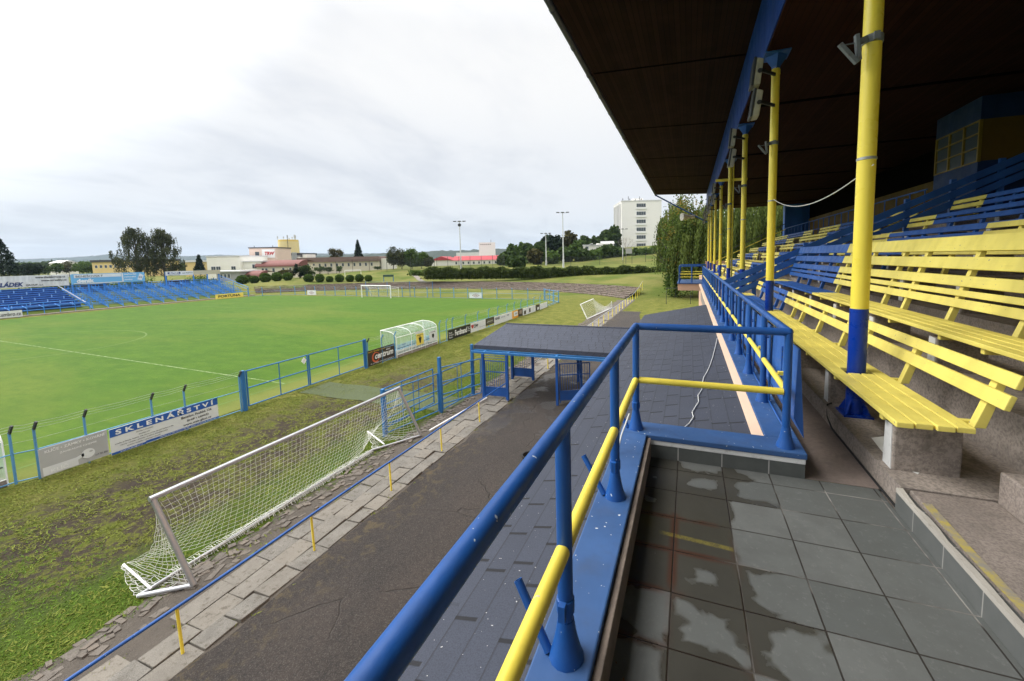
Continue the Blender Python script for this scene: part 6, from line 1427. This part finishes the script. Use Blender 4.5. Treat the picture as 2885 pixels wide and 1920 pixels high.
birch('broader right birch of the dark drooping pair behind the far stands', 338, 424, 529, 640, 131, .8, 135, M['leaf_birch'], 5)
conifer('tall dark fir at the left edge behind the white billboard', 10, 548, 644, 120, 74, n=3600, size=.22)
leafy('round blackish tree between the left edge fir and the hills', 72, 606, 640, 135, 46, M['leaf_fir'], 1300, 20, .34)
conifer('small dark fir left of the white office block', 460, 587, 625, 185, 22, n=700, size=.4)
conifer('pointed dark fir standing alone behind the long factory hall', 826, 553, 612, 205, 27, n=1500, size=.38)
leafy('round grey green tree behind the long factory hall, left of the fir', 774, 570, 606, 210, 32, M['leaf_brown'], 900, 18, .42)
conifer('tip of a dark conifer above the white office block roof', 500+82, 588, 606, 172, 14, n=400, size=.3)
g1 = 'trees in the far tree line on the left'
for u, vt, w_, m_, lab in ((130, 606, 26, 'leaf_mid', 'low grey green tree beside the tiny white house'), (160, 603, 34, 'leaf_brown', 'brownish tree left of the broad green one'), (200, 600, 46, 'leaf_mid', 'broad mid green tree in the middle of the left tree line'), (236, 602, 30, 'leaf_dark', 'darker tree right of the broad green one'), (258, 604, 28, 'leaf_mid', 'mid green tree touching the yellow warehouse'), (278, 601, 30, 'leaf_dark', 'dark tree just left of the birch pair'), (440, 606, 22, 'leaf_dark', 'small dark tree just right of the birch pair'), (100, 610, 30, 'leaf_dark', 'low dark tree behind the right end of the white billboard')):
    leafy(lab, u, vt, 634, 200+(u % 7)*6, w_, M[m_], 900, 18, .5, group=g1)
g4 = 'shrubs close behind the far stands'
for i, (y_, h_, m_, lab) in enumerate(((14, 3.6, 'leaf_dark', 'dark shrub far left behind the white billboard'), (20, 3.4, 'leaf_mid', 'green shrub behind the middle of the white billboard'), (27, 3.5, 'leaf_dark', 'dark shrub behind the web addresses'), (33.5, 4.0, 'leaf_bush', 'green shrub filling the gap between the two large billboards'), (37, 3.9, 'leaf_dark', 'dark green shrub under the left of the newspaper billboard'), (41.5, 4.1, 'leaf_bush', 'bright shrub under the middle of the newspaper billboard'), (44.5, 4.4, 'leaf_mid', 'green shrub at the right end of the newspaper billboard'), (47, 4.6, 'leaf_bush', 'leafy shrub in the gap beside the beige billboard'), (53.5, 4.0, 'leaf_mid', 'green shrub under the beige part of the billboard'), (57, 3.9, 'leaf_bush', 'round green shrub behind the end rail of the frame stand'))):
    x_ = -99.5-(i % 3)*1.1; t_ = thing('shrub', lab, 'shrub', (x_, y_, 0), g4); P = blob(2200, 26, (1.7, 2.9, h_/2), .24, .4); P[:, 2] = np.abs(P[:, 2]+h_/2); P += np.array([x_, y_, 0]); arr_mesh('crown', quads(P, None, .17), 4, M[m_], t_); trunk((x_, y_, 0), h_*.8, .07, M['bark'], t_, 4)
g5 = 'distant trees filling the horizon on the left'
cl5 = ['far left', 'grey green', 'low', 'pointed', 'broad', 'olive', 'dull', 'dark', 'small', 'pale', 'round', 'ragged', 'flat topped', 'bushy']
for i, u in enumerate((60, 110, 152, 190, 226, 262, 440, 474, 700, 745, 806, 846, 880, 960)):
    leafy('%s distant tree in the hazy line, %s' % (cl5[i], ('behind the white billboard', 'above the white billboard end', 'left of the yellow warehouse', 'left part of the yellow warehouse', 'behind the warehouse middle', 'behind the warehouse right end', 'right of the birch pair', 'left of the office block', 'behind the silo plant', 'behind the long hall left part', 'just left of the pointed fir', 'just right of the pointed fir', 'behind the long hall right end', 'behind the feathery clump')[i]), u, 603-(i*7 % 5)+(0 if u < 500 else -6), 632 if u < 500 else 616, 290, 52, M[('leaf_mid', 'leaf_dark', 'leaf_brown')[i % 3]], 800, 18, .75, group=g5, trunk_frac=.02)
# birches in front of the factory
for u, vt, w_, lab in ((905, 568, 30, 'leftmost feathery tree of the green clump right of the factory hall'), (925, 572, 34, 'second feathery tree of the clump right of the factory hall'), (948, 570, 34, 'third feathery tree of the clump, the broadest'), (970, 580, 32, 'fourth, lower tree of the clump beside the red roofed hall'), (985, 588, 24, 'lowest rightmost tree of the clump beside the red roofed hall')):
    leafy(lab, u, vt, 616, 150, w_, M['leaf_birch' if u % 2 else 'leaf_mid'], 1500, 26, .26, group='clump of trees right of the factory hall', asp=1.5, droop=.3, trunk_frac=.08)
# shrubs in front of the factory
for u, vt, vb, w_, m_, n_, lab in ((690, 606, 640, 24, 'leaf_fir', 900, 'tall dark green shrub in front of the curved red roof'), (707, 610, 642, 34, 'leaf_dark', 1200, 'broad dark shrub right of the tall one'), (660, 620, 640, 34, 'leaf_brown', 900, 'olive brown shrub in front of the cream hall'), (640, 626, 642, 20, 'leaf_dark', 500, 'small dark shrub against the cream hall wall'), (735, 612, 626, 22, 'leaf_mid', 600, 'green shrub before the left windows of the long hall'), (755, 614, 626, 24, 'leaf_dark', 600, 'dark spreading shrub before the windows of the long hall'), (781, 612, 626, 16, 'leaf_mid', 400, 'narrow green shrub before the middle of the long hall'), (868, 612, 620, 16, 'leaf_dark', 400, 'low shrub at the right end of the long hall'), (572, 632, 652, 26, 'leaf_brown', 700, 'olive shrub beside the small curved red roof'), (553, 640, 656, 22, 'leaf_bush', 600, 'green shrub at the right end of the open frame stand')):
    leafy(lab, u, vt, vb, 116 if vb > 630 else 150, w_, M[m_], n_, 16, .22, 'shrub', 'shrub', trunk_frac=.02)
# clipped round bushes on the bank
bush0 = None
bl = ['leftmost clipped round bush, nearest the open frame stand', 'second round bush from the open frame stand', 'third round bush, below the cream hall', 'fourth round bush, below the olive brown shrub', 'fifth round bush, left of the tall dark shrub', 'sixth round bush, just right of the tall dark shrub', 'seventh round bush, on the open bank', 'eighth round bush, the smallest of the row', 'ninth round bush, slightly taller than its neighbours', 'tenth round bush, third from the right end', 'eleventh round bush, second from the right end', 'rightmost clipped round bush on the bank']
for i, (uz, wz) in enumerate(zip((405, 515, 618, 722, 823, 1015, 1118, 1207, 1298, 1395, 1482, 1565), (92, 80, 92, 88, 82, 84, 76, 64, 78, 72, 76, 68))):
    u = (560+uz/3.272)/DS; vb = (600+(655 if uz < 700 else 640-(uz-700)*.025)/3.272)/DS; q = pt(u, vb, 106); r_ = wz/3.272/DS*px(106)/2
    zb = ground_h(q.x, q.y)
    if bush0 is None:
        bush0 = thing('round_bush', bl[i], 'bush', (q.x, q.y, zb), 'clipped round bushes along the bank'); n = 2600
        d = rng.normal(size=(n, 3)); d /= np.linalg.norm(d, axis=1)[:, None]; P = d*(rng.uniform(.80, 1.0, n)*(1+.06*np.sin(d[:, 0]*9)*np.cos(d[:, 2]*8)))[:, None]*np.array([1, 1, .92]); P = P[P[:, 2] > -.85]
        arr_mesh('foliage', quads(P+np.array([q.x, q.y, zb+.86]), None, .11), 4, M['leaf_bush'], bush0)
        m = MB(); m.lathe((q.x, q.y, zb), [(.30, -.1), (.62, .2), (.80, .7), (.72, 1.2), (.3, 1.6)], 12); m.build('leaf_core', M['leaf_dark'], bush0, True); bush0.scale = (r_, r_, r_)  # the lathe is a solid core in a darker leaf colour
        base_r = 1
    else:
        c = dup(bush0, (q.x, q.y, zb), rz=i*1.3, sc=(r_, r_, r_*rng.uniform(.95, 1.08))); c['label'] = bl[i]
# long hedge
hp = [pt(u, 640-.008*(u-985), 97) for u in np.linspace(985, 1530, 46)]
hg = thing('hedge', 'long dark feathery hedge along the top of the bank behind the terrace', 'hedge', tuple(hp[0])); pts = []; k = px(97)
for i, p in enumerate(hp):
    zb = p.z; ht = (25+2.5*math.sin(i*1.9)+1.8*math.sin(i*.7))*k; n = 900
    c = rng.normal(size=(n, 3))*np.array([.62, .5, .0])+np.array([p.x, p.y, 0]); zz = rng.beta(1.3, 1.0, n); c[:, 2] = zb-.3+ht*zz*np.exp(-((c[:, 0]-p.x)**2)*.18); c[:, 0] += (rng.random(n)-.5)*.4; pts.append(c)
P = np.concatenate(pts); arr_mesh('foliage', quads(P, None, .15, 1.7, -.35), 4, M['leaf_hedge'], hg)
m = MB(); m.path([(p.x, p.y, p.z+.8) for p in hp], .45, 6); m.build('hedge_core', M['leaf_dark'], hg)  # solid dark core, its colour stands in for the shaded inside
wb = thing('ground_cover', 'low green weeds', 'weeds'); bpy.data.objects.remove(wb)
P = []
for u in np.linspace(950, 1010, 30): q = pt(u, 634, 100); P.append(rng.normal(size=(90, 3))*np.array([.7, .5, .0])+np.array([q.x, q.y, q.z])+np.array([0, 0, 1])*rng.uniform(0, 1.2, (90, 1)))
o = arr_mesh('undergrowth', quads(np.concatenate(P), None, .2), 4, M['leaf_bush']); o['kind'] = 'stuff'
# dark wood right of the halls: single trees
g2 = 'trees of the dark wood below the high rise'
wood = [(1168, 582, 612, 30, 'leaf_dark', 165), (1180, 566, 610, 26, 'leaf_mid', 185), (1196, 562, 608, 34, 'leaf_mid', 190), (1188, 590, 618, 44, 'leaf_dark', 140), (1215, 563, 612, 40, 'leaf_dark', 175), (1232, 576, 612, 34, 'leaf_brown', 160), (1244, 560, 606, 36, 'leaf_dark', 190), (1280, 546, 604, 36, 'leaf_fir', 200), (1262, 543, 604, 34, 'leaf_fir', 200), (1310, 536, 600, 36, 'leaf_brown', 205), (1330, 556, 600, 36, 'leaf_mid', 195), (1350, 546, 596, 40, 'leaf_dark', 215), (1375, 544, 590, 44, 'leaf_dark', 225), (1398, 534, 585, 40, 'leaf_dark', 245), (1412, 522, 580, 34, 'leaf_dark', 255), (1300, 572, 606, 40, 'leaf_dark', 168), (1336, 574, 604, 44, 'leaf_dark', 168), (1370, 578, 604, 40, 'leaf_mid', 172), (1396, 566, 602, 44, 'leaf_dark', 175), (1424, 572, 602, 34, 'leaf_dark', 176), (1470, 572, 602, 60, 'leaf_dark', 178), (1505, 568, 602, 44, 'leaf_mid', 180), (1270, 580, 608, 40, 'leaf_mid', 160), (1530, 562, 602, 40, 'leaf_dark', 180), (1155, 588, 612, 20, 'leaf_dark', 170)]
wl = ['low dark tree at the left end of the wood by the halls', 'pale topped tree at the left end of the wood', 'mid green rounded tree left of the masts', 'dark bulky bush tree nearest the upper pitch', 'dark broad tree left of the shorter mast', 'brownish tree behind the shorter mast', 'dark tree just left of the blackish pair', 'right one of the blackish pair behind the shorter mast', 'left one of the blackish pair behind the shorter mast', 'tall brownish tree right of the tallest mast', 'mid green tree beside the street lamp', 'dark tree behind the street lamp', 'dark wide tree above the low white house', 'higher dark tree left of the high rise', 'highest dark tree touching the high rise', 'low dark tree under the tallest mast', 'low dark tree under the street lamp', 'mid green low tree before the low white house', 'dark low tree before the second white house', 'dark low tree left of the bare tree', 'wide dark bush row at the foot of the high rise', 'mid green low tree beside the willow crown', 'mid green low tree right of the shorter mast', 'dark tree half behind the willow crown', 'small dark tree touching the red roofed hall']
for (u, vt, vb, w_, m_, d), lab in zip(wood, wl): leafy(lab, u, vt, vb, d, w_, M[m_], 1500, 24, .034*d/5.2, group=g2, trunk_frac=.04, gnd=False)
# leafless tree in front of the high rise
q = pt(1440, 588, 165); bt = thing('bare_tree', 'leafless grey tree in front of the white high rise', 'tree', tuple(q)); rj = random.Random(2); m = MB(); k = px(165)
def branch(p, d, l, r, n):
    e = p+d*l; m.path([p, p.lerp(e, .5)+Vector((rj.uniform(-.1, .1), 0, .05)), e], [r, r*.8, r*.55], 4)
    if n:
        for _ in range(3): branch(e, (d+Vector((rj.uniform(-.8, .8), rj.uniform(-.8, .8), rj.uniform(-.1, .5)))).normalized(), l*.66, r*.55, n-1)
branch(q-Vector((0, 0, 1)), Vector((0, 0, 1)), 14*k, .16, 0); 
for _ in range(5): branch(q+Vector((0, 0, 12*k)), Vector((rj.uniform(-.9, .9), rj.uniform(-.5, .5), rj.uniform(.3, 1))).normalized(), 13*k, .09, 3)
m.build('branches', plain('grey_bark', (.30, .27, .24), .9), bt)
# trees beyond the end of the grandstand
q = pt(1556, 657, 62); q.z = ground_h(q.x, q.y)
tr1 = thing('chestnut_tree', 'broad leafy tree with orange tinged leaves at the end of the grandstand roof', 'tree', tuple(q)); P = blob(12000, 90, (3.0, 3.4, 7.0), .16, .5)+np.array([q.x+1.2, q.y, q.z+8.6])
arr_mesh('crown', quads(P, None, .13), 4, M['leaf_autumn'], tr1); trunk((q.x, q.y, q.z), 14, .2, M['bark'], tr1, 7)
P = blob(3600, 30, (1.9, 1.8, 3.4), .2, .4)+np.array([q.x-.5, q.y-.4, q.z+3.6]); arr_mesh('low_branches', quads(P, None, .13), 4, M['leaf_mid'], tr1)
wq = [((1612, 60), 14.5, 4.4, 'pale weeping willow nearest the end of the grandstand railing'), ((1665, 66), 15.0, 5.4, 'weeping willow seen between the far yellow columns'), ((1740, 62), 15.0, 5.4, 'weeping willow seen beyond the third and second columns'), ((1820, 70), 16, 6.0, 'weeping willow seen deep under the far end of the roof'), ((1556, 76), 15.5, 3.6, 'weeping willow left behind the orange tinged tree')]
for (u, d), h, r_, lab in wq:
    q = pt(u, 640, d); q.z = ground_h(q.x, q.y); weeping(lab, q, h, r_, M['leaf_willow'], 1100, 18, .105, .95, 'willow_tree', 'willows beyond the grandstand', .06)
P = blob(2200, 24, (5, 4, 4), .25, .4); q = pt(1700, 648, 84); q.z = ground_h(q.x, q.y); tr2 = thing('deciduous_tree', 'dark leafy tree low behind the willows under the stand roof', 'tree', tuple(q)); arr_mesh('crown', quads(P*2+np.array([q.x, q.y, q.z+8]), None, .45), 4, M['leaf_dark'], tr2); trunk(tuple(q), 13, .3, M['bark'], tr2)
# ---------------------------------------------------------------- grass tufts on the worn verge
def vnoise(x, y, s, seed):
    r_ = np.random.default_rng(seed); G = r_.random((64, 64)); u, v = x*s, y*s; i, j = np.floor(u).astype(int), np.floor(v).astype(int); fu, fv = u-i, v-j; fu = fu*fu*(3-2*fu); fv = fv*fv*(3-2*fv)
    g_ = lambda a, b: G[a % 64, b % 64]
    return (g_(i, j)*(1-fu)+g_(i+1, j)*fu)*(1-fv)+(g_(i, j+1)*(1-fu)+g_(i+1, j+1)*fu)*fv
def tufts(name, n, x0, x1, y0, y1, keep, hmin, hmax, mat, spread=.02):
    x, y = rng.uniform(x0, x1, n), rng.uniform(y0, y1, n); m_ = rng.random(n) < keep(x, y); x, y = x[m_], y[m_]; n = len(x)
    a = rng.uniform(0, 6.28, n); h = rng.uniform(hmin, hmax, n); w_ = h*rng.uniform(.25, .55, n); lx, ly = rng.normal(0, 1.6, n)*h, rng.normal(0, 1.6, n)*h
    c, s_ = np.cos(a)*w_, np.sin(a)*w_; z = np.full(n, .006)
    v = np.stack([np.stack([x-c, y-s_, z], 1), np.stack([x+c, y+s_, z], 1), np.stack([x+lx, y+ly, z+h], 1)], 1).reshape(-1, 3)
    return stuff(arr_mesh(name, v, 3, mat))
def keep_worn(x, y):
    n = .32*vnoise(x, y, 1.1, 1)+.36*vnoise(x, y, 3.4, 2)+.32*vnoise(x, y, 8, 3); band = np.clip((x+18.2)/2.5, 0, 1)*np.clip((-9.6-x)/2.2, 0, 1)*np.clip((26-y)/8, 0, 1)
    return np.clip((n-(.27+.235*band))*16, .02, 1)
M['tuft'] = leafmat('worn_tuft', (.088, .122, .015), (.225, .240, .048), trans=.1)
M['tuftgreen'] = leafmat('green_tuft', (.068, .132, .010), (.118, .192, .020), trans=.12)
tufts('grass', 230000, -19.0, -9.9, 2.0, 30, keep_worn, .012, .036, M['tuft'])
def keep_green(x, y):
    n = vnoise(x, y, 1.3, 6)*.5+vnoise(x, y, 4, 7)*.5; a = np.clip((x+11.6+n*1.2)/1.2, 0, 1)*np.clip((-9.75+.25*n-x)*6, 0, 1)*np.clip((24-y)/6, 0, 1); b = np.clip((5.6-y-n*2.0)/1.2, 0, 1)*np.clip((-9.8-x)*4, 0, 1)
    return np.clip(np.maximum(a, b), 0, 1)*(.35+.65*n)
tufts('grass', 300000, -19.0, -9.6, 1.5, 24, keep_green, .010, .030, M['tuftgreen'])
def keep_weed(x, y):
    return np.clip((vnoise(x, y, 1.7, 9)*.6+vnoise(x, y, 6, 10)*.4-.62)*7, 0, 1)
tufts('grass', 30000, -9.9, -7.45, 1.0, 40, keep_weed, .015, .05, M['tuft'])
tufts('grass', 24000, -7.75, -6.2, 1.0, 30, lambda x, y: keep_weed(x, y)*np.clip((-6.3-x)/1.2, 0, 1), .01, .03, leafmat('dry_moss', (.05, .035, .012), (.13, .095, .035), trans=.1))
# litter and small leavings
lp = []
for i in range(70):
    x_, y_ = -.262+abs(rng.normal(0, .035)), 1.18+rng.normal(0, .10); a = rng.uniform(0, 6.28); l_, w_ = rng.uniform(.006, .016), rng.uniform(.002, .005); dx, dy = math.cos(a)*l_, math.sin(a)*l_; z0 = 4.884+rng.uniform(0, .012)
    lp += [(x_-dx, y_-dy, z0), (x_+dy*.3, y_-dx*.3, z0+.003), (x_+dx, y_+dy, z0+.004), (x_-dy*.3, y_+dx*.3, z0+.001)]
stuff(arr_mesh('litter', lp, 4, plain('dry_brown_litter', (.16, .065, .025), .8, .4, 40)))
q = ray(1191, 1046); q = q*(-6.2/q.z); tb_ = thing('tub', 'black round tub on the asphalt, half hidden behind the blue top rail', 'tub', (q.x+.42, q.y, .02)); m = MB(); m.lathe((q.x+.42, q.y, .02), [(.20, 0), (.25, .30), (.27, .31), (.27, .35), (.22, .34), (.18, .05)], 18); m.build('shell', M['black'], tb_, True)
m = MB(); m.path([(XL-.005, 2.93, 5.33), (XL-.05, 2.86, 5.20), (XL-.075, 2.80, 5.085)], .006, 6); tag(m.build('cord', M['cable'], None, True), 'short white cord hanging from the railing to the blue ledge', 'cord')
# air between here and the hills
hz_ = MB(); hz_.box(-5200, 5200, -400, 5600, -1.5, 190)
t = NT('haze_air'); t.t.nodes.remove(t.b); pv = t.n('ShaderNodeVolumePrincipled'); pv.inputs['Color'].default_value = (.60, .78, 1, 1); pv.inputs['Density'].default_value = HAZE; pv.inputs['Anisotropy'].default_value = .2
t.l(pv.outputs[0], t.out.inputs['Volume'])
if HAZE: stuff(hz_.build('haze', t.mat))
# ---------------------------------------------------------------- sky and light
w = bpy.data.worlds.new('World'); scene.world = w; w.use_nodes = True
nt = w.node_tree; nt.nodes.clear()
def wn(t, **kw):
    n = nt.nodes.new(t)
    for k, v in kw.items(): setattr(n, k, v)
    return n
out = wn('ShaderNodeOutputWorld'); bg = wn('ShaderNodeBackground'); nt.links.new(bg.outputs[0], out.inputs[0])
SUN_AZ, SUN_EL = R(-98), R(42)     # azimuth from +Y towards +X
sky = wn('ShaderNodeTexSky', sky_type='NISHITA'); sky.sun_disc = False; sky.sun_elevation = SUN_EL; sky.sun_rotation = SUN_AZ
tc = wn('ShaderNodeTexCoord'); sx = wn('ShaderNodeSeparateXYZ'); nt.links.new(tc.outputs['Generated'], sx.inputs[0])
def wm(op, a, b=0., c=0.):
    m = wn('ShaderNodeMath', operation=op)
    for i, x in enumerate((a, b, c)):
        if hasattr(x, 'links'): nt.links.new(x, m.inputs[i])
        else: m.inputs[i].default_value = x
    return m.outputs[0]
def wr(x, a, b, c=0., d=1., it='SMOOTHSTEP'):
    m = wn('ShaderNodeMapRange', interpolation_type=it); nt.links.new(x, m.inputs[0])
    for i, v in enumerate((a, b, c, d)): m.inputs[i+1].default_value = v
    return m.outputs[0]
def wmix(f, a, b, mode='MIX'):
    m = wn('ShaderNodeMix', data_type='RGBA', blend_type=mode)
    for i, x in ((0, f), (6, a), (7, b)):
        if hasattr(x, 'links'): nt.links.new(x, m.inputs[i])
        elif isinstance(x, tuple): m.inputs[i].default_value = x+(1,)
        else: m.inputs[i].default_value = x
    return m.outputs[2]
z = sx.outputs[2]; zc = wm('ADD', wm('MAXIMUM', z, 0.0), .16)
cb = wn('ShaderNodeCombineXYZ'); nt.links.new(wm('DIVIDE', sx.outputs[0], zc), cb.inputs[0]); nt.links.new(wm('DIVIDE', sx.outputs[1], zc), cb.inputs[1])
def wnoise(scale, detail, rough, dist, off):
    mp = wn('ShaderNodeMapping'); nt.links.new(cb.outputs[0], mp.inputs[0]); mp.inputs[1].default_value = off; mp.inputs[2].default_value = (0, 0, R(30)); mp.inputs[3].default_value = (1, .55, 1)
    n = wn('ShaderNodeTexNoise'); nt.links.new(mp.outputs[0], n.inputs['Vector'])
    for k, v in (('Scale', scale), ('Detail', detail), ('Roughness', rough), ('Distortion', dist)): n.inputs[k].default_value = v
    return n.outputs[0]
n1 = wnoise(.50, 6, .58, .45, (3.1, 1.7, 0)); n2 = wnoise(1.7, 6, .6, .5, (9.2, 4.0, 0))
cl = wr(wm('ADD', wm('MULTIPLY', n1, .65), wm('MULTIPLY', n2, .35)), .44, .60)
# cloud deck: brightest overhead, a little grey-blue towards the horizon
deck = wmix(wr(z, 0, .16), (.615, .66, .715), (.69, .71, .74))
deck = wmix(wr(z, .16, .40), deck, (.80, .797, .79))
deck = wmix(wr(z, .46, .85), deck, (SKY_TOP, SKY_TOP*.985, SKY_TOP*.97))
grey = wmix(wr(z, .05, .5), (.44, .475, .535), (.58, .605, .66))
deck = wmix(wm('MULTIPLY', cl, wr(z, .40, .70, .55, .12)), deck, grey)
# the veiled sun brightens the deck around itself
dt = wn('ShaderNodeVectorMath', operation='DOT_PRODUCT'); nt.links.new(tc.outputs['Generated'], dt.inputs[0])
dt.inputs[1].default_value = (math.sin(SUN_AZ)*math.cos(SUN_EL), math.cos(SUN_AZ)*math.cos(SUN_EL), math.sin(SUN_EL))
glow = wr(dt.outputs['Value'], .70, 1.0, 1.13, 3.3)
gm_ = wn('ShaderNodeVectorMath', operation='SCALE'); nt.links.new(deck, gm_.inputs[0]); nt.links.new(glow, gm_.inputs['Scale']); deck = gm_.outputs[0]
sk = wmix(1.0, sky.outputs[0], (.1, .1, .1), 'MULTIPLY')      # the blue sky at strength 0.1 above the thin deck
allsky = wmix(.94, sk, deck)
nt.links.new(allsky, bg.inputs[0]); bg.inputs[1].default_value = 1.0
sd = bpy.data.lights.new('sun', 'SUN'); sd.energy = 1.5; sd.angle = R(28); sd.color = (1, .97, .92)
so = bpy.data.objects.new('sun', sd); COL.objects.link(so)
dv = Vector((math.sin(SUN_AZ)*math.cos(SUN_EL), math.cos(SUN_AZ)*math.cos(SUN_EL), math.sin(SUN_EL)))
so.rotation_euler = dv.to_track_quat('Z', 'Y').to_euler(); so.location = (0, 0, 60)
vs = scene.view_settings; vs.view_transform = 'Standard'; vs.look = 'None'; vs.gamma = 1; vs.exposure = EXPO; vs.use_curve_mapping = False
scene.cycles.max_bounces = 8; scene.cycles.transparent_max_bounces = 16
scene.cycles.use_denoising = True
